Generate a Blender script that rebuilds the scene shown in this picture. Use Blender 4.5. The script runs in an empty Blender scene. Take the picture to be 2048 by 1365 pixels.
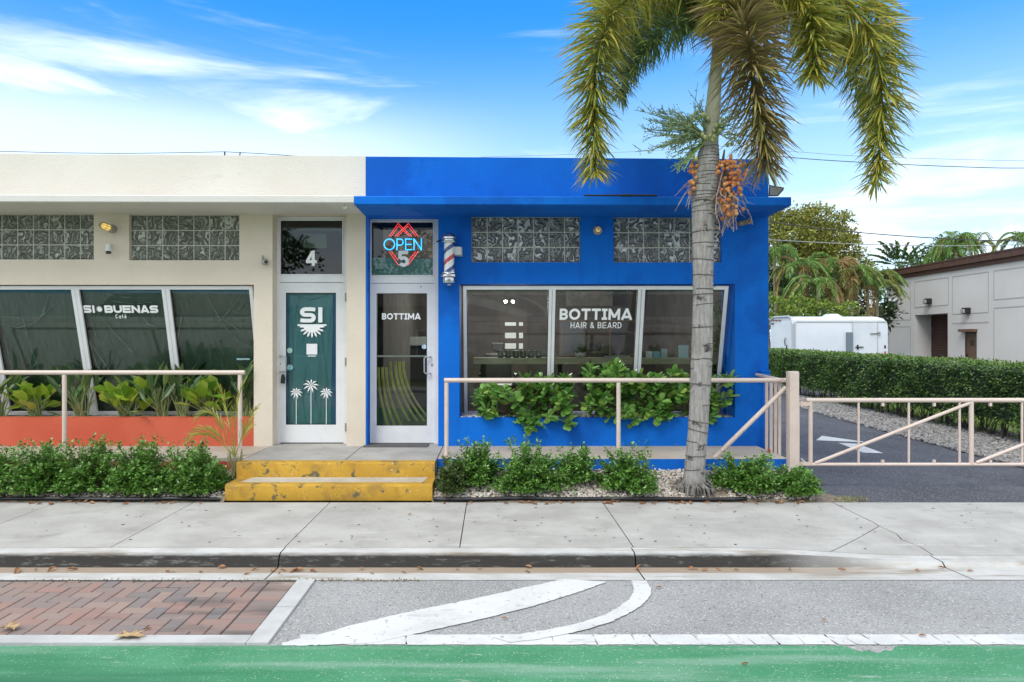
import bpy, math, random
import numpy as np
from mathutils import Vector, Matrix
random.seed(7); RNG = np.random.default_rng(11)
PI = math.pi
C = bpy.context.scene.collection
SC = bpy.context.scene
# ------------------------------------------------------------------ camera
F = 1400.0; CX = 985.0; CY = 682.5; H = 1.71
cam = bpy.data.cameras.new('camera'); co = bpy.data.objects.new('camera', cam); C.objects.link(co)
co.location = (0, 0, H); co.rotation_euler = (PI/2, 0, 0)
cam.sensor_width = 36; cam.lens = F/2048*36; cam.shift_x = (1024-CX)/2048
cam.clip_start = 0.05; cam.clip_end = 3000
SC.camera = co
SC.view_settings.view_transform = 'Standard'; SC.view_settings.look = 'None'
SC.view_settings.exposure = 0.62; SC.view_settings.gamma = 1.0
# ------------------------------------------------------------------ light
SUN_EL = math.radians(52); SUN_AZ = math.radians(212)     # azimuth clockwise from +Y
sl = bpy.data.lights.new('sun', 'SUN'); so = bpy.data.objects.new('sun', sl); C.objects.link(so)
sd = Vector((math.sin(SUN_AZ)*math.cos(SUN_EL), math.cos(SUN_AZ)*math.cos(SUN_EL), math.sin(SUN_EL)))
so.rotation_euler = (-sd).to_track_quat('-Z', 'Y').to_euler(); so.location = (0, 0, 30)
sl.energy = 1.3; sl.angle = math.radians(24); sl.color = (1, .96, .90)
W = bpy.data.worlds.new('World'); SC.world = W; W.use_nodes = True
def N(nt, typ, **kw):
    n = nt.nodes.new(typ)
    for k, v in kw.items():
        if k.startswith('i_'):
            key = k[2:]; key = int(key) if key.isdigit() else key.replace('_', ' ')
            n.inputs[key].default_value = v
        else: setattr(n, k, v)
    return n
def world():
    nt = W.node_tree; L = nt.links.new; nt.nodes.clear()
    out = N(nt, 'ShaderNodeOutputWorld'); bg = N(nt, 'ShaderNodeBackground'); bg.inputs[1].default_value = .13
    sky = N(nt, 'ShaderNodeTexSky', sky_type='NISHITA', sun_disc=False, sun_elevation=SUN_EL, sun_rotation=SUN_AZ)
    sky.air_density = 1.0; sky.dust_density = 0.6; sky.ozone_density = 2.0
    hs = N(nt, 'ShaderNodeHueSaturation'); hs.inputs['Saturation'].default_value = 1.12; hs.inputs['Value'].default_value = 1.0
    L(sky.outputs[0], hs.inputs['Color'])
    tc = N(nt, 'ShaderNodeTexCoord'); sep = N(nt, 'ShaderNodeSeparateXYZ'); L(tc.outputs['Generated'], sep.inputs[0])
    def m(op, a, b=None, c=None, clamp=False):
        n = N(nt, 'ShaderNodeMath', operation=op, use_clamp=clamp)
        for i, v in enumerate((a, b, c)):
            if v is None: continue
            if isinstance(v, (int, float)): n.inputs[i].default_value = v
            else: L(v, n.inputs[i])
        return n.outputs[0]
    def ss(v, a, b):
        n = N(nt, 'ShaderNodeMapRange', interpolation_type='SMOOTHSTEP'); L(v, n.inputs[0]); n.inputs[1].default_value = a; n.inputs[2].default_value = b
        return n.outputs[0]
    x, y, z = sep.outputs
    az = m('ARCTAN2', x, y)            # 0 straight down the view, negative to the left
    # deep blue tint with elevation
    tint = N(nt, 'ShaderNodeMixRGB', blend_type='MULTIPLY'); L(ss(z, .12, .48), tint.inputs[0]); L(hs.outputs[0], tint.inputs[1]); tint.inputs[2].default_value = (.20, 1.02, 1.50, 1)
    # pale horizon
    hz = N(nt, 'ShaderNodeMixRGB'); L(m('MULTIPLY', ss(z, .42, .06), .80), hz.inputs[0]); L(tint.outputs[0], hz.inputs[1]); hz.inputs[2].default_value = (4.3, 6.2, 7.6, 1)
    mp = N(nt, 'ShaderNodeMapping'); mp.inputs['Scale'].default_value = (1.6, 1.6, 13); mp.inputs['Rotation'].default_value = (0, .03, 0); mp.inputs['Location'].default_value = (.35, .6, .2); L(tc.outputs['Generated'], mp.inputs[0])
    n1 = N(nt, 'ShaderNodeTexNoise'); n1.inputs['Scale'].default_value = 1.25; n1.inputs['Detail'].default_value = 9; n1.inputs['Roughness'].default_value = .58; n1.inputs['Distortion'].default_value = .6; L(mp.outputs[0], n1.inputs[0])
    # where the clouds lie: a bank on the left, thin veils elsewhere low down
    left = m('MULTIPLY', ss(az, -.02, -.30), ss(z, .42, .30))
    low = m('MULTIPLY', ss(z, .24, .10), .85)
    zone = m('ADD', m('MULTIPLY', left, .21), m('MULTIPLY', low, .10))
    f = m('ADD', n1.outputs[0], zone)
    cl = ss(f, .54, .88)
    mp2 = N(nt, 'ShaderNodeMapping'); mp2.inputs['Scale'].default_value = (4, 4, 7); mp2.inputs['Location'].default_value = (1.3, .2, .7); L(tc.outputs['Generated'], mp2.inputs[0])
    n2 = N(nt, 'ShaderNodeTexNoise'); n2.inputs['Scale'].default_value = 1.6; n2.inputs['Detail'].default_value = 7; L(mp2.outputs[0], n2.inputs[0])
    cum = m('MULTIPLY', ss(m('SUBTRACT', n2.outputs[0], m('MULTIPLY', z, 1.6)), .30, .42), ss(az, .33, .45))
    fac = m('MAXIMUM', m('MULTIPLY', cl, .86), m('MULTIPLY', cum, .9)); fac = m('MAXIMUM', fac, m('MULTIPLY', m('MULTIPLY', ss(z, .345, .25), ss(az, .10, -.28)), .46))
    # unseen broken white cloud added behind the camera and overhead to neutralise the light
    n3 = N(nt, 'ShaderNodeTexNoise'); n3.inputs['Scale'].default_value = 2.4; n3.inputs['Detail'].default_value = 6; L(tc.outputs['Generated'], n3.inputs[0])
    ov = m('MULTIPLY', ss(m('SUBTRACT', m('MULTIPLY', z, .9), y), -.30, .15), ss(n3.outputs[0], .30, .46))
    fac = m('MAXIMUM', fac, m('MULTIPLY', ov, .95))
    cm = N(nt, 'ShaderNodeMixRGB'); L(fac, cm.inputs[0]); L(hz.outputs[0], cm.inputs[1]); cm.inputs[2].default_value = (7.2, 7.7, 8.2, 1)
    L(cm.outputs[0], bg.inputs[0]); L(bg.outputs[0], out.inputs[0])
world()

# ------------------------------------------------------------------ helpers
def P(px, py, Y): return ((px-CX)*Y/F, Y, H-(py-CY)*Y/F)
def PX(px, Y): return (px-CX)*Y/F
def PZ(py, Y): return H-(py-CY)*Y/F
def G(px, py, z=0.0):                      # a point on a level surface
    Y = (H-z)*F/(py-CY); return ((px-CX)*Y/F, Y, z)
def tag(o, label=None, cat=None, group=None, kind=None):
    if label: o['label'] = label
    if cat: o['category'] = cat
    if group: o['group'] = group
    if kind: o['kind'] = kind
    return o
def thing(name, label, cat, loc=(0, 0, 0), group=None, rz=0):
    o = bpy.data.objects.new(name, None); C.objects.link(o); o.location = loc; o.rotation_euler = (0, 0, rz)
    o.empty_display_size = .1
    return tag(o, label, cat, group)
def wl(o):
    v = Vector((0, 0, 0))
    while o is not None: v += o.location; o = o.parent
    return v
class MB:
    def __init__(s): s.v = []; s.f = []; s.m = []
    def add(s, vs, fs, mi=0):
        b = len(s.v); s.v.extend([tuple(map(float, q)) for q in vs]); s.f.extend([tuple(i+b for i in f) for f in fs]); s.m.extend([mi]*len(fs)); return s
    def quad(s, a, b, c, d, mi=0): return s.add([a, b, c, d], [(0, 1, 2, 3)], mi)
    def box(s, x0, x1, y0, y1, z0, z1, mi=0):
        vs = [(x, y, z) for x in (x0, x1) for y in (y0, y1) for z in (z0, z1)]
        return s.add(vs, [(0, 1, 3, 2), (4, 6, 7, 5), (0, 4, 5, 1), (2, 3, 7, 6), (0, 2, 6, 4), (1, 5, 7, 3)], mi)
    def pbox(s, xa, ya, xb, yb, Y, d, mi=0):   # front face measured at depth Y, d deep
        return s.box(PX(xa, Y), PX(xb, Y), Y, Y+d, PZ(yb, Y), PZ(ya, Y), mi)
    def cbox(s, x0, x1, y0, y1, z0, z1, c=.01, mi=0):   # box with chamfered edges
        vs = []
        for ax in range(3):
            for x in (0, 1):
                for y in (0, 1):
                    for z in (0, 1):
                        p = [(x0, x1)[x], (y0, y1)[y], (z0, z1)[z]]; sg = [(c, -c)[x], (c, -c)[y], (c, -c)[z]]
                        for k in range(3):
                            if k != ax: p[k] += sg[k]
                        vs.append(p)
        return s.hull(vs, mi)
    def hull(s, vs, mi=0):
        import bmesh
        bm = bmesh.new()
        for v in vs: bm.verts.new(v)
        bmesh.ops.convex_hull(bm, input=bm.verts); bm.verts.ensure_lookup_table()
        bmesh.ops.recalc_face_normals(bm, faces=bm.faces)
        for i, v in enumerate(bm.verts): v.index = i
        s.add([v.co for v in bm.verts], [[v.index for v in f.verts] for f in bm.faces], mi); bm.free(); return s
    def tube(s, pts, r, n=8, cap=True, mi=0):
        pts = [Vector(p) for p in pts]; k = len(pts); rr = r if isinstance(r, (list, tuple)) else [r]*k
        vs = []; ref = None
        for i, p in enumerate(pts):
            t = (pts[min(i+1, k-1)]-pts[max(i-1, 0)])
            if t.length < 1e-9: t = Vector((0, 0, 1))
            t.normalize()
            if ref is None:
                ref = Vector((1, 0, 0)) if abs(t.x) < .9 else Vector((0, 1, 0))
            a = (ref-t*ref.dot(t)).normalized(); ref = a; b = t.cross(a)
            for j in range(n):
                q = 2*PI*j/n; vs.append(p+(a*math.cos(q)+b*math.sin(q))*rr[i])
        fs = [(i*n+j, i*n+(j+1) % n, (i+1)*n+(j+1) % n, (i+1)*n+j) for i in range(k-1) for j in range(n)]
        if cap: fs += [tuple(range(n-1, -1, -1)), tuple((k-1)*n+j for j in range(n))]
        return s.add(vs, fs, mi)
    def lathe(s, prof, c=(0, 0, 0), n=24, mi=0, axis='z', twist=0):
        vs = []
        for r, z in prof:
            for j in range(n):
                q = 2*PI*j/n+twist*z; p = (r*math.cos(q), r*math.sin(q), z)
                if axis == 'y': p = (p[0], p[2], p[1])
                vs.append((c[0]+p[0], c[1]+p[1], c[2]+p[2]))
        k = len(prof)
        fs = [(i*n+j, i*n+(j+1) % n, (i+1)*n+(j+1) % n, (i+1)*n+j) for i in range(k-1) for j in range(n)]
        if prof[0][0] > 1e-6: fs.append(tuple(range(n-1, -1, -1)))
        if prof[-1][0] > 1e-6: fs.append(tuple((k-1)*n+j for j in range(n)))
        return s.add(vs, fs, mi)
    def sphere(s, c, r, n=10, k=6, mi=0):
        if not isinstance(r, (tuple, list)): r = (r, r, r)
        b = len(s.v); prof = [(math.sin(PI*i/k), -math.cos(PI*i/k)) for i in range(k+1)]; prof[0] = (1e-4, -1); prof[-1] = (1e-4, 1)
        s.lathe(prof, (0, 0, 0), n, mi)
        for i in range(b, len(s.v)):
            v = s.v[i]; s.v[i] = (c[0]+v[0]*r[0], c[1]+v[1]*r[1], c[2]+v[2]*r[2])
        return s
    def prism(s, poly, y0, y1, mi=0):          # polygon (x,z) extruded in y
        n = len(poly); vs = [(x, y0, z) for x, z in poly]+[(x, y1, z) for x, z in poly]
        return s.add(vs, [tuple(range(n)), tuple(range(2*n-1, n-1, -1))]+[(i, i+n, (i+1) % n+n, (i+1) % n) for i in range(n)], mi)
    def sheet(s, poly, z0, z1, mi=0):          # polygon (x,y) extruded in z
        n = len(poly); vs = [(x, y, z0) for x, y in poly]+[(x, y, z1) for x, y in poly]
        return s.add(vs, [tuple(range(n-1, -1, -1)), tuple(range(n, 2*n))]+[(i, (i+1) % n, (i+1) % n+n, i+n) for i in range(n)], mi)
    def np(s, V, Fc, mi=0):                    # batch: V (n,k,3), Fc faces of one element
        n, k, _ = V.shape; b = len(s.v); s.v.extend(map(tuple, V.reshape(-1, 3).tolist()))
        for f in Fc:
            a = (np.arange(n)[:, None]*k+np.array(f)[None, :]+b).tolist(); s.f.extend(map(tuple, a)); s.m.extend([mi]*n)
        return s
    def build(s, name, mats, parent=None, smooth=False, label=None, cat=None, group=None, kind=None, local=False):
        me = bpy.data.meshes.new(name)
        if not isinstance(mats, (list, tuple)): mats = [mats]
        vs = s.v; loc = Vector((0, 0, 0))
        if parent is None and kind is None and not local:
            a = np.array(vs); lo = a.min(0); hi = a.max(0); loc = Vector(((lo[0]+hi[0])/2, (lo[1]+hi[1])/2, lo[2]))
            vs = (a-np.array(loc)).tolist()
        me.from_pydata(vs, [], s.f)
        for m in mats: me.materials.append(m)
        if len(mats) > 1: me.polygons.foreach_set('material_index', s.m)
        if smooth:
            me.polygons.foreach_set('use_smooth', [True]*len(s.f))
            if smooth == 'auto':
                try: me.set_sharp_from_angle(angle=math.radians(35))
                except Exception: pass
        me.update()
        o = bpy.data.objects.new(name, me); C.objects.link(o); o.location = loc
        if parent is not None:
            o.parent = parent
            if not local: o.location = -wl(parent)
        return tag(o, label, cat, group, kind)
def copy_tree(o, parent=None):
    kids = list(o.children); c = o.copy(); C.objects.link(c)
    if parent is not None: c.parent = parent
    for ch in kids: copy_tree(ch, c)
    return c

# ------------------------------------------------------------------ materials
def M(name, col, rough=.6, col2=None, vs=3.0, lo=.35, hi=.65, bump=0, bs=80, bd=4, metal=0, spec=.5, emit=0, island=None, trans=0, speck=None, layers=None, stretch=None, bdist=.01, coat=0, detail=6):
    m = bpy.data.materials.new(name); m.use_nodes = True; nt = m.node_tree; L = nt.links.new
    bs_ = nt.nodes['Principled BSDF']; out = nt.nodes['Material Output']
    bs_.inputs['Roughness'].default_value = rough; bs_.inputs['Metallic'].default_value = metal
    bs_.inputs['Specular IOR Level'].default_value = spec
    if coat: bs_.inputs['Coat Weight'].default_value = coat
    geo = N(nt, 'ShaderNodeNewGeometry'); tc = N(nt, 'ShaderNodeTexCoord'); vec = tc.outputs['Object']
    if stretch:
        mp = N(nt, 'ShaderNodeMapping'); mp.inputs['Scale'].default_value = stretch; L(vec, mp.inputs[0]); vec = mp.outputs[0]
    c4 = lambda c: tuple(c)+(1,)
    cur = None
    def noise(scale, det=6, r=.6):
        n = N(nt, 'ShaderNodeTexNoise'); n.inputs['Scale'].default_value = scale; n.inputs['Detail'].default_value = det; n.inputs['Roughness'].default_value = r
        L(vec, n.inputs['Vector']); return n.outputs[0]
    def rng(v, a, b):
        n = N(nt, 'ShaderNodeMapRange', interpolation_type='SMOOTHSTEP'); L(v, n.inputs[0]); n.inputs[1].default_value = a; n.inputs[2].default_value = b; return n.outputs[0]
    def mix(fac, a, b):
        n = N(nt, 'ShaderNodeMixRGB'); L(fac, n.inputs[0])
        for i, v in ((1, a), (2, b)):
            if hasattr(v, 'links'): L(v, n.inputs[i])
            else: n.inputs[i].default_value = c4(v)
        return n.outputs[0]
    if island:
        cr = N(nt, 'ShaderNodeValToRGB'); els = cr.color_ramp.elements
        k = len(island)
        while len(els) < k: els.new(.5)
        for i, c in enumerate(island): els[i].position = i/max(1, k-1); els[i].color = c4(c)
        L(geo.outputs['Random Per Island'], cr.inputs[0]); cur = cr.outputs[0]
    if col2 is not None:
        cur = mix(rng(noise(vs, detail), lo, hi), cur if cur is not None else col, col2)
    for (c, sc, a, b, *st) in (layers or []):      # extra stain layers
        v0 = vec
        if st:
            mp = N(nt, 'ShaderNodeMapping'); mp.inputs['Scale'].default_value = st[0]; L(v0, mp.inputs[0]); vec = mp.outputs[0]
        cur = mix(rng(noise(sc), a, b), cur if cur is not None else col, c); vec = v0
    if cur is None: bs_.inputs['Base Color'].default_value = c4(col)
    else: L(cur, bs_.inputs['Base Color'])
    if bump:
        b = N(nt, 'ShaderNodeBump'); b.inputs['Strength'].default_value = bump; b.inputs['Distance'].default_value = bdist
        L(noise(bs, bd), b.inputs['Height']); L(b.outputs[0], bs_.inputs['Normal'])
    if emit: bs_.inputs['Emission Color'].default_value = c4(col); bs_.inputs['Emission Strength'].default_value = emit
    if trans:
        t = N(nt, 'ShaderNodeBsdfTranslucent'); ms = N(nt, 'ShaderNodeMixShader'); ms.inputs[0].default_value = trans
        if cur is None: t.inputs[0].default_value = c4(col)
        else: L(cur, t.inputs[0])
        L(bs_.outputs[0], ms.inputs[1]); L(t.outputs[0], ms.inputs[2]); L(ms.outputs[0], out.inputs[0])
    return m
def glass_mat(name, tint=(.8, .86, .84), ior=1.9, rough=.0):
    m = bpy.data.materials.new(name); m.use_nodes = True; nt = m.node_tree; L = nt.links.new; nt.nodes.clear()
    out = N(nt, 'ShaderNodeOutputMaterial'); t = N(nt, 'ShaderNodeBsdfTransparent'); t.inputs[0].default_value = tuple(tint)+(1,)
    g = N(nt, 'ShaderNodeBsdfGlossy'); g.inputs['Roughness'].default_value = rough; g.inputs[0].default_value = (1, 1, 1, 1)
    fr = N(nt, 'ShaderNodeFresnel'); fr.inputs[0].default_value = ior
    ms = N(nt, 'ShaderNodeMixShader'); L(fr.outputs[0], ms.inputs[0]); L(t.outputs[0], ms.inputs[1]); L(g.outputs[0], ms.inputs[2]); L(ms.outputs[0], out.inputs[0])
    tc = N(nt, 'ShaderNodeTexCoord'); n = N(nt, 'ShaderNodeTexNoise'); n.inputs['Scale'].default_value = 1.3; n.inputs['Detail'].default_value = 1; L(tc.outputs['Object'], n.inputs[0])
    b = N(nt, 'ShaderNodeBump'); b.inputs['Strength'].default_value = .12; b.inputs['Distance'].default_value = .01; L(n.outputs[0], b.inputs['Height']); L(b.outputs[0], g.inputs['Normal'])
    return m
blue = M('blue_stucco', (.0, .125, .56), .8, (.0, .150, .62), 1.3, .3, .7, bump=.5, bs=55, bd=6, bdist=.012, layers=[((.002, .150, .62), 7, .62, .85), ((.0, .100, .46), 2.0, .54, .85, (2.4, 1, .4)), ((.02, .16, .52), 35, .70, .76), ((.0, .10, .47), .8, .50, .62)], spec=.25)
cream = M('cream_stucco', (.645, .56, .45), .75, (.70, .615, .505), 1.2, .3, .7, bump=.5, bs=50, bd=6, bdist=.012, layers=[((.45, .40, .33), 1.7, .66, .95, (2.4, 1, .7))])
white_st = M('white_stucco', (.62, .60, .55), .75, (.66, .64, .60), 1.2, .3, .7, bump=.5, bs=50, bd=6, bdist=.012, layers=[((.44, .41, .36), 1.5, .64, .95, (3, 1, .5))])
orange = M('orange_stucco', (.52, .085, .038), .75, (.58, .11, .055), 1.5, .3, .7, bump=.5, bs=50, bd=6, bdist=.012, layers=[((.50, .09, .04), 5, .66, .85)])
orange_d = M('orange_edge_paint', (.45, .06, .03), .7)
alu = M('white_aluminium', (.76, .76, .77), .35, (.70, .70, .71), 3, .4, .7, layers=[((.50, .50, .49), 7, .72, .85)])
alu_cream = M('offwhite_aluminium', (.60, .59, .55), .45, (.52, .51, .47), 4, .4, .7)
gasket = M('black_gasket', (.02, .02, .02), .5)
chrome = M('brushed_steel', (.6, .6, .62), .22, metal=1.0)
steel = M('dull_steel', (.35, .34, .32), .45, metal=.6)
dark = M('dark_interior', (.018, .018, .018), .8)
vinyl = M('white_vinyl', (.88, .88, .88), .45)
pink = M('pinkish_rail_paint', (.66, .54, .47), .45, (.60, .48, .41), 6, .45, .7, bump=.15, bs=40, layers=[((.40, .30, .24), 14, .70, .80)])
glass = glass_mat('shop_glass', (.90, .93, .92), 1.58); glass_cafe = glass_mat('cafe_glass', (.88, .95, .92), 1.62)
glass_door = glass_mat('door_glass', (.88, .92, .90), 1.6)
black = M('black_plastic', (.015, .015, .016), .45)
blackpipe = M('black_pipe', (.012, .012, .014), .4, (.05, .05, .05), 6, .5, .7)
concrete = M('sidewalk_concrete', (.35, .335, .31), .88, (.45, .435, .405), 1.8, .32, .68, bump=.35, bs=120, bdist=.004, layers=[((.27, .26, .24), 3.2, .54, .80), ((.52, .51, .48), 4.5, .56, .78, (.35, 3, 1)), ((.22, .21, .19), 38, .62, .72), ((.55, .54, .52), 70, .62, .72)])
walk_conc = M('walkway_concrete', (.40, .345, .28), .85, (.46, .41, .35), 2.0, .35, .65, bump=.35, bs=120, bdist=.004, layers=[((.27, .23, .19), 3.5, .62, .8), ((.5, .46, .40), 5, .62, .75)])
land_conc = M('landing_concrete', (.33, .315, .29), .85, (.42, .40, .37), 2.4, .35, .65, bump=.35, bs=120, bdist=.004, layers=[((.22, .20, .18), 3.0, .6, .75), ((.52, .50, .47), 6, .66, .76)])
ribbon = M('white_concrete_band', (.40, .40, .39), .85, (.50, .50, .49), 3, .35, .65, bump=.3, bs=120, bdist=.004, layers=[((.30, .30, .29), 9, .66, .80)])
asphalt = M('aged_asphalt', (.27, .267, .262), .9, (.34, .335, .33), 1.1, .3, .7, bump=.8, bs=170, bdist=.006, layers=[((.55, .55, .54), 75, .55, .65), ((.10, .10, .10), 62, .57, .67), ((.14, .14, .14), 1.7, .68, .85)])
drive = M('dark_asphalt', (.05, .05, .058), .85, (.085, .085, .10), .9, .3, .7, bump=.8, bs=150, bdist=.006, layers=[((.34, .34, .35), 60, .56, .68), ((.02, .02, .025), 45, .58, .70), ((.15, .15, .16), .8, .55, .8, (1, .4, 1))])
green_p = M('green_lane_paint', (.04, .215, .095), .85, (.065, .26, .13), 2.2, .35, .65, bump=.7, bs=170, bdist=.006, layers=[((.17, .32, .22), 1.6, .46, .70, (.3, 4, 1)), ((.40, .48, .42), 85, .60, .67), ((.30, .38, .32), 9, .64, .74, (.6, 2, 1)), ((.025, .16, .075), .9, .55, .7, (.2, 2, 1)), ((.02, .13, .06), 60, .62, .70), ((.30, .31, .27), 6, .68, .78), ((.03, .17, .07), 3, .68, .8, (.3, 5, 1))])
white_p = M('white_road_paint', (.60, .60, .59), .8, (.51, .51, .50), 3, .4, .7, bump=.3, bs=150, bdist=.004, layers=[((.33, .33, .32), 26, .60, .68), ((.42, .42, .41), 5, .58, .72, (.5, 3, 1)), ((.22, .22, .21), 70, .66, .72)])
brick_m = M('paver_bricks', (.3, .15, .12), .85, None, bump=.5, bs=120, bdist=.004, island=[(.25, .175, .15), (.29, .195, .165), (.22, .175, .16), (.31, .22, .185), (.19, .165, .16), (.30, .18, .15), (.26, .19, .165)], layers=[((.10, .085, .08), 1.3, .50, .72, (.6, 2.2, 1)), ((.36, .30, .27), 2.5, .62, .8)])
yellow = M('worn_yellow_paint', (.46, .255, .022), .75, (.54, .31, .03), 4, .35, .65, bump=.6, bs=60, bdist=.008, layers=[((.33, .19, .03), 3.0, .52, .68), ((.12, .10, .05), 8, .56, .66), ((.60, .55, .42), 22, .66, .70), ((.22, .15, .05), 26, .62, .70)])
pebble_m = M('white_pebbles', (.6, .55, .48), .8, None, island=[(.62, .57, .50), (.70, .66, .60), (.50, .43, .35), (.74, .71, .66), (.58, .50, .42), (.36, .31, .26), (.66, .60, .52)])
gravel_m = M('grey_gravel', (.4, .38, .35), .9, None, island=[(.36, .33, .30), (.44, .42, .39), (.24, .23, .21), (.50, .48, .45), (.30, .26, .23), (.38, .38, .37)])
soil = M('soil', (.16, .12, .085), .95, (.26, .22, .17), 14, .4, .6, bump=.8, bs=40)
lawn = M('lawn_ground', (.10, .15, .03), .95, (.17, .20, .06), .6, .35, .65, bump=.6, bs=20)
def leafmat(n, cols, trans=.25, rough=.45, spec=.5): return M(n, cols[0], rough, None, island=cols, trans=trans, spec=spec)
shrub_leaf = leafmat('shrub_leaf', [(.045, .11, .02), (.09, .21, .03), (.15, .33, .05), (.07, .17, .03), (.23, .42, .09), (.11, .26, .035), (.17, .36, .06)], .18, .32, .6)
shrub_leaf2 = leafmat('browner_shrub_leaf', [(.05, .09, .03), (.08, .14, .035), (.12, .14, .045), (.06, .12, .02), (.10, .17, .05)], .18, .4)
clusia_leaf = leafmat('thick_oval_leaf', [(.08, .20, .045), (.14, .32, .06), (.20, .42, .09), (.28, .50, .12), (.11, .26, .06), (.38, .50, .10)], .15, .32, .6)
croton_leaf = leafmat('yellow_green_leaf', [(.08, .22, .02), (.22, .42, .03), (.44, .58, .06), (.12, .30, .03), (.32, .50, .05), (.55, .62, .14)], .3, .4)
strap_leaf = leafmat('dark_lance_leaf', [(.04, .09, .03), (.06, .13, .04), (.09, .17, .05), (.05, .10, .045), (.16, .22, .06)], .2, .4)
palm_leaf = leafmat('palm_leaflet', [(.15, .21, .035), (.26, .32, .05), (.38, .40, .06), (.54, .46, .07), (.20, .27, .05), (.60, .46, .09), (.32, .38, .06), (.66, .56, .16)], .32, .45)
palm_green = leafmat('green_palm_leaflet', [(.08, .15, .045), (.14, .22, .06), (.20, .28, .07), (.10, .18, .055), (.28, .33, .09)], .25, .45)
palm_dry = leafmat('dry_palm_leaflet', [(.30, .23, .07), (.22, .22, .05), (.42, .30, .12), (.16, .11, .07), (.25, .26, .07), (.20, .13, .09), (.38, .36, .11)], .2, .5)
bark = M('grey_palm_bark', (.30, .28, .26), .9, (.44, .42, .40), 7, .35, .65, bump=1.0, bs=30, bdist=.02, stretch=(6, 6, .8), layers=[((.06, .055, .05), 4.5, .575, .66, (.16, .16, 1.3)), ((.50, .48, .46), 6, .62, .8), ((.16, .14, .12), 30, .62, .72, (1, 1, .3))])
crownshaft_m = M('green_crownshaft', (.27, .28, .19), .6, (.38, .38, .27), 3, .35, .65, bump=.2, bs=10, stretch=(6, 6, .5))
twig = M('twig_bark', (.16, .12, .08), .85)
stalk_g = M('green_stalk', (.20, .28, .10), .6, (.30, .36, .16), 8)
stalk_dry = M('dry_pale_stalk', (.42, .33, .28), .8, (.26, .18, .14), 8)
fruit_o = M('orange_fruit', (.62, .20, .05), .4, None, island=[(.60, .17, .05), (.72, .30, .09), (.50, .12, .04), (.70, .38, .12), (.55, .22, .06)], spec=.5)
fruit_g = M('green_fruit', (.25, .33, .10), .4, None, island=[(.20, .28, .10), (.30, .36, .14), (.36, .34, .10)])
dryleaf = M('dry_brown_leaf', (.40, .20, .09), .8, None, layers=[((.22, .10, .05), 3, .42, .6), ((.50, .34, .20), 2, .55, .7)])
grout = M('block_grout', (.50, .50, .44), .8)
def block_mat(name, c1, c2):
    m = M(name, c1, .10, None, 9, spec=.8); nt = m.node_tree; L = nt.links.new; bs = nt.nodes['Principled BSDF']
    tc = N(nt, 'ShaderNodeTexCoord'); w = N(nt, 'ShaderNodeTexWave', wave_type='BANDS'); w.inputs['Scale'].default_value = 2.6; w.inputs['Distortion'].default_value = 14; w.inputs['Detail'].default_value = 2.2; w.inputs['Detail Scale'].default_value = 2.6
    geo = N(nt, 'ShaderNodeNewGeometry'); vm = N(nt, 'ShaderNodeVectorMath', operation='SCALE'); L(tc.outputs['Object'], vm.inputs[0]); vm.inputs['Scale'].default_value = 1.0; cmb = N(nt, 'ShaderNodeCombineXYZ'); mm = N(nt, 'ShaderNodeMath', operation='MULTIPLY'); L(geo.outputs['Random Per Island'], mm.inputs[0]); mm.inputs[1].default_value = 37; L(mm.outputs[0], cmb.inputs[0]); L(mm.outputs[0], cmb.inputs[1]); va = N(nt, 'ShaderNodeVectorMath', operation='ADD'); L(vm.outputs[0], va.inputs[0]); L(cmb.outputs[0], va.inputs[1]); L(va.outputs[0], w.inputs[0]); n = N(nt, 'ShaderNodeTexNoise'); n.inputs['Scale'].default_value = 4.5; L(tc.outputs['Object'], n.inputs[0])
    mr = N(nt, 'ShaderNodeMapRange', interpolation_type='SMOOTHSTEP'); L(w.outputs[1], mr.inputs[0]); mr.inputs[1].default_value = .45; mr.inputs[2].default_value = .98
    m2 = N(nt, 'ShaderNodeMapRange'); L(n.outputs[0], m2.inputs[0]); m2.inputs[1].default_value = .38; m2.inputs[2].default_value = .60
    mu = N(nt, 'ShaderNodeMath', operation='MULTIPLY'); L(mr.outputs[0], mu.inputs[0]); L(m2.outputs[0], mu.inputs[1])
    mx = N(nt, 'ShaderNodeMixRGB'); L(mu.outputs[0], mx.inputs[0]); mx.inputs[1].default_value = tuple(c1)+(1,); mx.inputs[2].default_value = tuple(c2)+(1,); L(mx.outputs[0], bs.inputs['Base Color'])
    b = N(nt, 'ShaderNodeBump'); b.inputs['Strength'].default_value = 1; b.inputs['Distance'].default_value = .035; L(w.outputs[1], b.inputs['Height']); L(b.outputs[0], bs.inputs['Normal']); return m
blockm = block_mat('wavy_glass_block', (.15, .15, .142), (.66, .67, .66))
blockm_c = block_mat('greenish_glass_block', (.15, .16, .13), (.44, .46, .40))

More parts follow.
